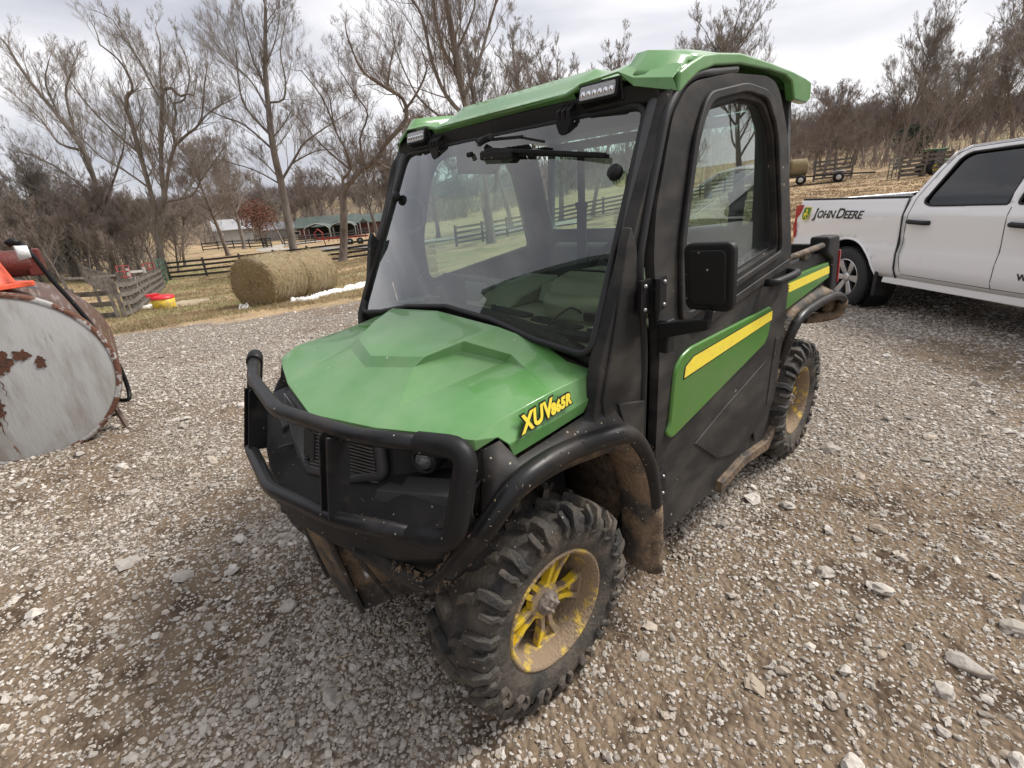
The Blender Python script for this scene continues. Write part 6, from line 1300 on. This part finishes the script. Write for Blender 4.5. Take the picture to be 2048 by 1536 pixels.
# red pump
pumpm = mat('red_pump', (.12, .022, .016), .5, mixcol=(.07, .022, .015), nscale=8, lo=.45, hi=.65, bump=.4, bscale=60)
pp_ = Vector((.88, -4.0, TC.z+TR-.12)); pump = ob('fuel_pump', None, None, pp_, 'dark red fuel transfer pump on the tank behind the orange cone', 'pump'); pump.rotation_euler = (0, 0, TA-PI/2)
mb = MB(); mb.lathe([(0, -.20), (.085, -.20), (.10, -.17), (.10, .12), (.085, .15), (0, .15)], 24, M=Matrix.Translation((0, 0, .26)), axis='x'); mb.build('motor', pumpm, pump)
mb = MB(); mb.box((-.22, -.10, .03), (-.02, .10, .20)); mb.box((-.12, -.06, -.03), (.0, .06, .06)); mb.build('pump_body', pumpm, pump, bevel=.015)
mb = MB(); mb.box((.10, -.09, .16), (.20, .09, .36)); mb.box((-.30, -.05, .14), (-.18, .05, .24)); mb.build('switch_box', pumpm, pump, bevel=.012)
# hose with its nozzle, and the tag hanging from it
hp = [(.83, -3.44, 1.478), (.794, -3.432, 1.470), (.748, -3.39, 1.399), (.697, -3.409, 1.218), (.622, -3.407, 1.004), (.550, -3.404, .756), (.505, -3.39, .508), (.500, -3.38, .300), (.530, -3.34, .225), (.60, -3.50, .215)]
hose = ob('fuel_hose', None, None, (0, 0, 0), 'thick black rubber hose arching down the right side of the rusty tank', 'hose')
mb = MB(); mb.tube(smooth(hp[1:], 4), .0155, 10); mb.build('hose_line', rubber, hose)
mb = MB(); mb.tube([(.845, -3.445, 1.462), (.815, -3.438, 1.480), (.780, -3.425, 1.462)], .024, 12, fil=.01); mb.tube([(.780, -3.424, 1.460), (.755, -3.40, 1.415)], .021, 12); mb.build('nozzle', rubber, hose)
mb = MB(); n_ = 8
for i in range(n_+1):
    t = i/n_; c_ = .010*math.sin(t*3)
    for k in range(2): mb.v.append((.818-.068*t, -3.375+c_+.005*k, 1.452-.006*t-(.098-.02*t*k)*k))
for i in range(n_): mb.f.append((2*i, 2*i+1, 2*i+3, 2*i+2)); mb.m.append(0); mb.smooth.append(True)
paper = mat('paper_tag', (.72, .72, .72), .7, mixcol=(.45, .45, .46), nscale=140, lo=.52, hi=.6, stretch=(1, 1, 3)); mb.build('paper_tag', paper, hose, solid=.001)
# ---------------------------------------------------------------- hay bales, tarp
hay = mat('hay', (.22, .155, .08), .95, mixcol=(.17, .12, .055), nscale=16, lo=.35, hi=.65, bump=1.0, bscale=90, stretch=(1, 1, 1), mix2=(.46, .36, .2), n2scale=50, lo2=.5, hi2=.7)
hay_roll = mat('hay_roll', (.30, .24, .14), .95, mixcol=(.16, .12, .055), nscale=9, lo=.35, hi=.65, bump=.8, bscale=40, stretch=(14, 1, 1), mix2=(.42, .37, .33), n2scale=1.6, lo2=.58, hi2=.68)
stem = mat('hay_stem', (.44, .34, .2), .9, mixcol=(.2, .14, .07), nscale=14)
def bale(p, az, R_, L_, label, group, strands=2600, seed=1, th=.9):
    r = np.random.default_rng(seed); t = ob('hay_bale', None, None, (p[0], p[1], p[2]), label, 'hay bale', group); t.rotation_euler = (0, 0, az)
    mb = MB(); prof = [(0, -L_/2-.01), (R_*.5, -L_/2-.02), (R_*.88, -L_/2), (R_*.985, -L_/2+.05), (R_, -L_/2+.12), (R_*1.01, 0), (R_, L_/2-.12), (R_*.985, L_/2-.05), (R_*.88, L_/2), (0, L_/2+.01)]
    M = Matrix.Translation((0, 0, R_*.95)); mb.lathe(prof, 48, M=M, axis='x')
    for i, v in enumerate(mb.v):
        z = v[2]; w = 1+.02*math.sin(i*12.9898)
        mb.v[i] = (v[0]*w, v[1]*(1+.06*max(0, .5-z)), max(.0, z))
    mb.m = [0 if (k//48) in (0, 1, 8) else 1 for k in range(len(mb.f))]; mb.build('bale_body', [hay, hay_roll], t)
    # loose stems standing off the surface
    ne = strands//2; a = r.uniform(0, 6.283, strands); rad = np.where(np.arange(strands) < ne, R_*np.sqrt(r.random(strands))*.97, R_*1.0); xx = np.where(np.arange(strands) < ne, np.sign(r.random(strands)-.35)*(L_/2+.0), r.uniform(-L_/2, L_/2, strands))
    P = np.stack([xx, rad*np.cos(a), rad*np.sin(a)+R_*.95], -1); out_ = np.where((np.arange(strands) < ne)[:, None], np.stack([np.sign(xx), a*0, a*0], -1), np.stack([a*0, np.cos(a), np.sin(a)], -1))
    d = r.normal(0, 1, (strands, 3)); d = np.where((np.arange(strands) < ne)[:, None], d, np.stack([a*0+r.normal(0, .3, strands), -np.sin(a), np.cos(a)], -1)+r.normal(0, .35, (strands, 3))); d -= out_*(d*out_).sum(1, keepdims=True)*.8
    d /= np.linalg.norm(d, axis=1, keepdims=True); Q = P+d*r.uniform(.04, .16, (strands, 1))+out_*r.uniform(.0, .035, (strands, 1)); ok = (P[:, 2] > .02) & (Q[:, 2] > .01); P, Q = P[ok], Q[ok]
    v, f = prisms(P, Q, np.full(len(P), .0055), np.full(len(P), .003), 3); ob('loose_stems', np_mesh('loose_stems', v, f, 4, stem), t, kind='stuff'); return t
b1 = at(512, 14.9); axd = Vector((-.84, -.54, 0)); axz = math.atan2(axd.y, axd.x)
bale(b1, axz, .69, 1.45, 'nearer left one of the two hay bales by the gravel, its straw end facing us', 'hay bales on the ground', 3200, 1)
b2 = b1+axd*1.48; bale((b2.x, b2.y, gz(b2.x, b2.y)), axz, .69, 1.45, 'farther right one of the two hay bales by the gravel', 'hay bales on the ground', 2600, 2)
tarp_m = mat('white_tarp', (.78, .78, .77), .5, mixcol=(.6, .58, .54), nscale=3, bump=.4, bscale=6)
def tarp(name, path, w, seed, label):
    r = np.random.default_rng(seed); mb = MB(); nx_, ny_ = 70, 12
    pp = smooth([Vector(p) for p in path], 12); k = len(pp)
    for i in range(nx_+1):
        t = i/nx_*(k-1); j = min(int(t), k-2); c = pp[j]+(pp[j+1]-pp[j])*(t-j); d = (pp[j+1]-pp[j]).normalized(); s_ = Vector((-d.y, d.x, 0))
        ww = w*(.55+.6*float(vnoise(np.array([i*1.0]), np.array([seed*9.0]), .14, seed)[0]))*min(1, i/4+.25, (nx_-i)/4+.25)
        for q in range(ny_+1):
            u = q/ny_*2-1; x, y = c.x+s_.x*ww*u, c.y+s_.y*ww*u
            h = (float(vnoise(np.array([i*1.0]), np.array([q*2.0]), .42, seed+1)[0])*.17+float(vnoise(np.array([i*1.0]), np.array([q*1.0]), .8, seed+2)[0])*.03)*(1-u*u)**.6+.01
            mb.v.append((x+r.normal(0, .006), y+r.normal(0, .006), gz(x, y)+h))
    for i in range(nx_):
        for q in range(ny_): mb.f.append((i*(ny_+1)+q, (i+1)*(ny_+1)+q, (i+1)*(ny_+1)+q+1, i*(ny_+1)+q+1)); mb.m.append(0); mb.smooth.append(True)
    o = mb.build(name, tarp_m, None, solid=.004, label=label, cat='tarp'); return o
def P0(px, r_): v = at(px, r_); return (v.x, v.y, v.z)
tarp('tarp', [P0(545, 14.3), P0(575, 14.1), P0(605, 14.7), P0(640, 15.6)], .26, 3, 'crumpled white plastic sheet lying against the foot of the two hay bales')
tarp('tarp', [P0(612, 14.9), P0(655, 16.0), P0(700, 17.4), P0(760, 19.0), P0(830, 20.5)], .36, 5, 'long crumpled white plastic sheet trailing from the bales to behind the cab')
tarp('tarp', [P0(436, 14.2), P0(452, 14.1)], .12, 6, 'small white plastic scrap left of the hay bales')
# ---------------------------------------------------------------- fences
blackwood = mat('black_fence_paint', (.022, .02, .019), .8, mixcol=(.05, .045, .04), nscale=6); greywood = mat('weathered_board', (.17, .15, .13), .9, mixcol=(.09, .075, .065), nscale=7, bump=.6, bscale=30)
def fence(name, pts, h, nb, m, label, span=2.4, bw=.14, post=.13, cat='fence', top=0, group=None, slopefix=True):
    f = ob(name, None, None, pts[0], label, cat, group); o0 = Vector(pts[0])
    ps = []
    for a, b in zip(pts[:-1], pts[1:]):
        a, b = Vector(a), Vector(b); n_ = max(1, round((b-a).length/span))
        for k in range(n_): q = a+(b-a)*k/n_; ps.append(Vector((q.x, q.y, gz(q.x, q.y))))
    ps.append(Vector((pts[-1][0], pts[-1][1], gz(pts[-1][0], pts[-1][1]))))
    for q in ps:
        mb = MB(); mb.box((q.x-o0.x-post/2, q.y-o0.y-post/2, q.z-o0.z-.2), (q.x-o0.x+post/2, q.y-o0.y+post/2, q.z-o0.z+h+.06)); mb.build('post', m, f, normals=False)
    for a, b in zip(ps[:-1], ps[1:]):
        mb = MB()
        for k in range(nb):
            z = h*(k+.75)/nb - .04 if nb > 1 else h-.05
            d = (b-a).normalized(); s_ = Vector((-d.y, d.x, 0))*.045
            mb.beam(a-o0+s_+Vector((0, 0, z+rt.uniform(-.015, .015))), b-o0+s_+Vector((0, 0, z+rt.uniform(-.015, .015))), .03, bw)
        mb.build('rails', m, f, normals=False)
    return f
fence('board_fence', [at(309, 44), at(460, 42), at(600, 40.5), at(745, 38.5), at(800, 38)], 1.32, 4, blackwood, 'long black four-board fence running behind the hay bales', span=3.1)
fence('board_fence', [at(905, 35), at(1010, 38), at(1100, 42)], 1.3, 4, blackwood, 'black board fence seen through the far door window of the cab', span=2.6)
fence('board_fence', [at(1100, 42.5), at(1300, 50), at(1450, 54), at(1560, 56)], 1.3, 4, blackwood, 'black board fence seen through the rear window of the cab', span=2.8)
fence('board_fence', [at(392, 90), at(455, 88), at(520, 84)], 1.3, 3, blackwood, 'distant black fence left of the end of the driveway', span=3)
fence('gate', [at(514, 83), at(531, 78)], 1.45, 6, blackwood, 'closed black gate at the end of the distant fence, left of the drive', span=2.2, cat='gate')
fence('board_fence', [at(558, 84), at(620, 92), at(700, 100), at(745, 104)], 1.3, 3, blackwood, 'distant black fence in front of the red barn', span=3)
fence('board_fence', [at(85, 92), at(190, 90), at(270, 90)], 1.3, 3, blackwood, 'distant black fence beyond the thicket, above the grey post row', span=3)
fence('post_fence', [at(92, 64), at(130, 46), at(172, 34), at(186, 31)], 1.15, 1, greywood, 'row of close-set grey posts crossing the pasture on the left', span=1.0, bw=.03, post=.09)
fence('rail_fence', [at(92, 25.5), at(150, 26), at(205, 28)], 1.25, 1, greywood, 'single-rail grey fence behind the board pen at left', span=3.0, bw=.09, post=.11)
fence('pen_fence', [at(292, 36), at(262, 29), at(235, 24), at(213, 20.5), at(190, 18.6)], 1.12, 4, greywood, 'grey weathered board pen fence beside the yellow tub', span=1.25, bw=.12, post=.09)
fence('pen_fence', [at(176, 18.3), at(100, 18.9), at(30, 19.4)], .95, 3, greywood, 'grey board fence running left behind the rusty tank', span=1.6, bw=.14, post=.09)
redp = mat('red_panel', (.25, .03, .03), .6); greenp = mat('green_panel_gate', (.03, .12, .07), .6)
def panel(name, a, b, h, m, label, nb=6, base=.15, r_=.025):
    t = ob(name, None, None, a, label, 'gate'); d = Vector(b)-Vector(a); mb = MB(); dz = d.z
    for k in range(nb): z = base+(h-base)*k/(nb-1); mb.tube([(0, 0, z), (d.x, d.y, dz+z)], r_, 6)
    mb.build('bars', m, t)
    for q in (0, .5, 1): mb = MB(); mb.tube([(d.x*q, d.y*q, dz*q+base-.1), (d.x*q, d.y*q, dz*q+h)], r_*1.1, 6); mb.build('upright', m, t)
    return t
panel('panel_gate', at(207, 31), at(232, 31.5), 1.5, redp, 'red pipe gate beyond the board pen, left of the white rails')
panel('panel_gate', at(262, 33), at(284, 35), 1.5, redp, 'red pipe gate nearer the big crooked tree')
panel('panel_gate', at(290, 36.2), at(307, 43.5), 1.6, greenp, 'green pipe gate joining the grey pen to the black fence')
fence('pen_fence', [at(228, 31.5), at(262, 32.5)], 1.3, 4, mat('pale_board', (.42, .40, .37), .8), 'pale whitewashed rails between the two red gates', span=2.2, bw=.12)
# feeder tub, boards
yel = mat('tub_yellow', (.75, .52, .03), .5, mixcol=(.5, .36, .1), nscale=5); redl = mat('tub_red', (.6, .02, .03), .45)
tp_ = at(280, 21.2); tub = ob('feeder_tub', None, None, tp_, 'yellow mineral feeder tub with a red lid on the ground by the pen', 'feeder')
mb = MB(); mb.lathe([(.30, 0), (.34, .05), (.36, .42), (.33, .43)], 28, axis='z'); mb.build('tub', yel, tub)
mb = MB(); mb.lathe([(.375, .40), (.37, .47), (.2, .52), (0, .53)], 28, axis='z'); mb.box((.05, -.36, .50), (.42, -.02, .58)); mb.build('lid', redl, tub)
mb = MB(); mb.lathe([(.36, .0), (.46, .02), (.46, .08), (.36, .06)], 28, axis='z'); mb.build('rubber_base', rubber, tub)
pale = mat('plywood', (.42, .34, .24), .8, mixcol=(.3, .24, .17), nscale=4, stretch=(1, 6, 1), bump=.2)
q_ = at(318, 21.5); o = MB(); o.box((-.75, -.55, .02), (.75, .55, .10)); s_ = o.build('plywood_sheet', pale, None, label='flat plywood board lying on the ground right of the yellow tub', cat='board'); s_.location = q_; s_.rotation_euler = (0, .02, .75)
q_ = at(232, 23.2); o = MB(); o.box((-.7, -.4, .02), (.7, .4, .06)); s_ = o.build('white_board', mat('white_board', (.7, .7, .66), .6), None, label='white board lying inside the grey pen', cat='board'); s_.location = q_; s_.rotation_euler = (0, .05, .3)
# ---------------------------------------------------------------- driveway
def ribbon(name, path, w, m, lift=.05):
    pp = smooth([Vector(p) for p in path], 8); mb = MB()
    for i, p in enumerate(pp):
        d = (pp[min(i+1, len(pp)-1)]-pp[max(i-1, 0)]).normalized(); s_ = Vector((-d.y, d.x, 0))
        for u in (-1, -.33, .33, 1): x, y = p.x+s_.x*w*u, p.y+s_.y*w*u; mb.v.append((x, y, gz(x, y)+lift+.15*(1-u*u)))
    for i in range(len(pp)-1):
        for q in range(3): mb.f.append((i*4+q, (i+1)*4+q, (i+1)*4+q+1, i*4+q+1)); mb.m.append(0); mb.smooth.append(True)
    mb.build(name, m, None, kind='structure')
drv = mat('driveway_gravel', (.40, .37, .33), .95, mixcol=(.29, .25, .2), nscale=.8)
ribbon('driveway', [at(1180, 40), at(1000, 46), at(860, 52), at(745, 58), at(650, 64), at(570, 68), at(528, 74), at(535, 83), at(575, 90), at(620, 97)], 1.7, drv)
# ---------------------------------------------------------------- farm buildings
barn_red = mat('barn_red', (.10, .035, .03), .8, mixcol=(.07, .03, .028), nscale=1.2); roof_g = mat('green_metal_roof', (.06, .082, .07), .6, mixcol=(.08, .10, .09), nscale=.6); whitem = mat('white_trim', (.5, .5, .5), .6); darkm = mat('dark_opening', (.02, .02, .02), .9); white_wall = mat('white_siding', (.32, .32, .31), .7)
def gable(name, p, az, L_, W_, hw, hr, wall, roof_m, label, parent=None, over=.4):
    t = ob(name, None, None, p, label, 'building'); t.rotation_euler = (0, 0, az)
    mb = MB(); mb.prism([(-W_/2, -.5), (W_/2, -.5), (W_/2, hw), (0, hr), (-W_/2, hw)], -L_/2, L_/2, 'x'); mb.build('wall', wall, t)
    k = (hr-hw)/(W_/2); mb = MB(); mb.prism([(-W_/2-over, hw-k*over), (0, hr+.02), (W_/2+over, hw-k*over), (W_/2+over, hw-k*over+.15), (0, hr+.2), (-W_/2-over, hw-k*over+.15)], -L_/2-over, L_/2+over, 'x'); mb.build('roof', roof_m, t)
    return t
def onb(t, name, m, a, b, **k): mb = MB(); mb.box(a, b); return mb.build(name, m, t, normals=False)
va = math.radians(244)   # the barns stand square to the line of sight
b_ = gable('barn', at(655, 116), va-PI/2-.15, 12, 7, 2.3, 4.0, barn_red, roof_g, 'long red-brown barn with green metal roof across the valley')
for s2 in (-1, 1):
    w_ = onb(b_, 'window', whitem, (s2*3-3.6, 3.45, .9), (s2*3-2.4, 3.56, 1.7)); w_ = onb(b_, 'window', whitem, (s2*3-3.6, -3.56, .9), (s2*3-2.4, -3.45, 1.7)); onb(w_, 'pane', darkm, (s2*3-3.45, -3.60, 1.0), (s2*3-2.55, -3.56, 1.6))
for i_, (px, r_, w_, lb) in enumerate([(632, 107, 4.6, 'left green-roofed carport with white trim in front of the barn'), (683, 106, 4.6, 'right green-roofed carport with white trim in front of the barn')]):
    c_ = ob('carport', None, None, at(px, r_), lb, 'carport'); c_.rotation_euler = (0, 0, va-PI/2-.12)
    mb = MB(); mb.prism([(-w_/2, 2.0), (-w_/2+.5, 2.5), (0, 3.0), (w_/2-.5, 2.5), (w_/2, 2.0), (w_/2-.15, 1.95), (w_/2-.6, 2.35), (0, 2.85), (-w_/2+.6, 2.35), (-w_/2+.15, 1.95)], -2.6, 2.6, 'y'); mb.build('roof', roof_g, c_)
    for yy in (2.62, -2.62):
        mb = MB(); mb.tube([(-w_/2, yy, 0), (-w_/2, yy, 2.0), (-w_/2+.5, yy, 2.5), (0, yy, 3.0), (w_/2-.5, yy, 2.5), (w_/2, yy, 2.0), (w_/2, yy, 0)], .06, 5, sm=False); mb.build('trim', whitem, c_)
    mb = MB(); mb.box((-w_/2+.1, 2.2, 0), (w_/2-.1, 2.3, 2.2)); mb.box((-w_/2+.1, -2.3, 0), (w_/2-.1, -2.2, .0+.01)); mb.build('back_wall', darkm, c_)
b2_ = gable('barn', at(722, 112), va-PI/2-.15, 8.5, 6, 2.2, 3.5, barn_red, roof_g, 'smaller red-brown barn wing with white porch posts, right of the carports')
mb = MB(); mb.prism([(-.9, 2.2), (0, 3.0), (.9, 2.2)], -4.0, -2.8, 'y', M=Matrix.Translation((.6, 0, 0))); mb.build('porch_roof', roof_g, b2_)
for dx in (-.8, .8): onb(b2_, 'porch_post', whitem, (.6+dx-.08, -3.95, -.2), (.6+dx+.08, -3.8, 2.2)); onb(b2_, 'porch_post', whitem, (.6+dx-.08, 3.8, -.2), (.6+dx+.08, 3.95, 2.2))
gable('farmhouse', at(462, 128), va-PI/2+.2, 7, 6, 3.0, 4.8, white_wall, mat('pale_roof', (.36, .36, .37), .6), 'pale white farmhouse among trees, left of the reddish oak')
gable('shed', at(566, 130), va-PI/2, 8, 6, 2.4, 3.6, white_wall, mat('grey_roof', (.4, .4, .42), .6), 'low white shed right of the reddish oak')
# red hay implement
im = ob('hay_rake', None, None, at(676, 70), 'red wheeled farm implement standing on the grass below the barn', 'farm implement'); im.rotation_euler = (0, 0, va-PI/2-.2); redi = mat('implement_red', (.28, .04, .035), .6)
mb = MB(); mb.beam((-3.2, 0, 1.0), (3.2, 0, 1.0), .2, .2); mb.beam((-3.2, .9, 1.1), (3.2, .9, 1.0), .15, .15)
for k in range(9): mb.beam((-1.8+k*.6, 0, 1.0), (-1.8+k*.6, .9, 1.05), .08, .08); mb.beam((-1.8+k*.6, -.1, 1.0), (-1.8+k*.6, -.3, .5), .05, .05)
mb.build('frame', redi, im)
mb = MB(); mb.tube([(-3.2, 0, 1.0), (-3.4, 0, 1.8), (-2.9, 0, 2.3), (-2.4, 0, 1.8), (-2.5, 0, 1.0)], .09, 6); mb.beam((-2.4, 0, 1.0), (-2.2, 0, -.1), .1, .1); mb.build('hitch', redi, im)
for dx in (.1, .9, 2.2):
    mb = MB(); mb.lathe([(.15, -.13), (.42, -.12), (.45, 0), (.42, .12), (.15, .13)], 20, M=Matrix.Translation((dx, -.2, .42))); w_ = mb.build('wheel', rubber, im); mb = MB(); mb.lathe([(0, -.14), (.2, -.14), (.2, .14), (0, .14)], 14, M=Matrix.Translation((dx, -.2, .42))); mb.build('hub', whitem, w_)
# ---------------------------------------------------------------- right: trailer with bales, gates, tractor
tl0 = at(1640, 53); dirT = (at(1705, 53)-at(1580, 53)); taz = math.atan2(dirT.y, dirT.x)
trl = ob('flatbed_trailer', None, None, tl0, 'low black flatbed trailer carrying two hay bales on the right', 'trailer'); trl.rotation_euler = (0, 0, taz)
mb = MB(); mb.box((-6.2, -1.1, .55), (2.2, 1.1, .68)); mb.beam((2.2, -.9, .6), (3.9, 0, .55), .12, .12); mb.beam((2.2, .9, .6), (3.9, 0, .55), .12, .12); mb.build('deck', blackwood, trl)
mb = MB(); mb.prism([(-6.2, .68), (-3.9, .68), (-4.2, 1.0), (-6.2, 1.0)], -1.1, 1.1, 'y'); mb.build('ramp', mat('dark_steel', (.05, .05, .055), .6), trl)
for yy in (-1.2, 1.2):
    for dx in (-1.4, 1.35):
        mb = MB(); mb.lathe([(.15, -.11), (.36, -.11), (.38, 0), (.36, .11), (.15, .11)], 22, M=Matrix.Translation((dx, yy, .38))); w_ = mb.build('wheel', rubber, trl); mb = MB(); mb.lathe([(0, -.12), (.2, -.12), (.2, .12), (0, .12)], 16, M=Matrix.Translation((dx, yy, .38))); mb.build('hub', whitem, w_)
    mb = MB(); mb.tube([(.9, yy, .66), (1.0, yy, .86), (1.7, yy, .86), (1.8, yy, .66)], .05, 6); mb.build('mudguard', steel, trl)
Rz = Matrix.Rotation(taz, 3, 'Z')
for dx, lb, sd2 in ((-3.3, 'left one of the two hay bales riding on the black trailer', 21), (-1.75, 'right one of the two hay bales riding on the black trailer', 22)):
    p = tl0+Rz @ Vector((dx, .1, 0)); bale((p.x, p.y, tl0.z+.69), taz+.25, .72, 1.3, lb, 'hay bales on the trailer', 900, sd2)
fence('rail_fence', [at(1628, 56), at(1668, 56), at(1703, 56)], 1.75, 5, greywood, 'tall grey board fence standing behind the trailer', span=4.5, bw=.16, post=.16)
panel('panel_gate', at(1777, 47), at(1793, 50), 1.35, mat('dark_green_gate', (.02, .045, .03), .6), 'open dark green pipe gate left of the grey corral boards', nb=6)
fence('rail_fence', [at(1800, 49), at(1850, 49), at(1900, 49)], 1.5, 5, greywood, 'grey corral board fence just left of the truck cab', span=3.2, bw=.2, post=.14)
trc = ob('tractor', None, None, at(1872, 50, -.1), 'dark green cab tractor half hidden behind the white truck', 'tractor'); trc.rotation_euler = (0, 0, taz+.5); trc.scale = (.6, .6, .6)
tg = mat('tractor_green', (.03, .11, .03), .4)
mb = MB(); mb.box((.2, -.42, .95), (2.6, .42, 1.75)); mb.build('bonnet', tg, trc, bevel=.06)
for x in (-1.35, .25):
    for y in (-.75, .75): mb = MB(); mb.beam((x, y, 1.1), (x*.9, y*.9, 2.85), .1, .1); mb.build('cab_post', tg, trc)
mb = MB(); mb.box((-1.3, -.72, 1.1), (.2, .72, 2.75)); mb.build('cab_glass', dark_glass, trc); mb = MB(); mb.box((-1.5, -.9, 2.8), (.4, .9, 2.98)); mb.build('roof', tg, trc, bevel=.05)
mb = MB(); mb.box((-1.2, -.5, .7), (.2, .5, 1.3)); mb.build('body', tg, trc)
for x, y, r_ in ((-.9, -.95, .85), (-.9, .95, .85), (2.0, -.8, .6), (2.0, .8, .6)):
    mb = MB(); mb.lathe([(r_*.5, -.22), (r_*.95, -.22), (r_, 0), (r_*.95, .22), (r_*.5, .22)], 26, M=Matrix.Translation((x, y, r_))); w_ = mb.build('wheel', rubber, trc); mb = MB(); mb.lathe([(0, -.15), (r_*.5, -.15), (r_*.5, .15), (0, .15)], 20, M=Matrix.Translation((x, y, r_))); mb.build('rim', yellow, w_)
# the tall shed at the side of the yard, seen only as the dark reflection in the windshield
sh = ob('machine_shed', None, None, (7.0, -5.4, 0), 'tall dark machine shed, visible only as the dark reflection low in the windshield', 'building'); sh.rotation_euler = (0, 0, math.atan2(-8.2, 1.8))
mb = MB(); mb.prism([(-.1, 0), (7, 0), (7, 7.5), (3.4, 8.4), (-.1, 7.5)], -4.6, 4.2, 'x'); mb.build('wall', mat('shed_siding', (.05, .045, .04), .8, mixcol=(.035, .03, .028), nscale=1, stretch=(6, 6, .3)), sh)
mb = MB(); mb.prism([(-.5, 7.45), (3.4, 8.45), (7.4, 7.45), (7.4, 7.6), (3.4, 8.62), (-.5, 7.6)], -5.0, 4.4, 'x'); mb.build('roof', roof_g, sh)
mb = MB(); mb.box((-1.8, -.16, 0), (1.8, -.10, 3.6)); mb.build('door', darkm, sh)
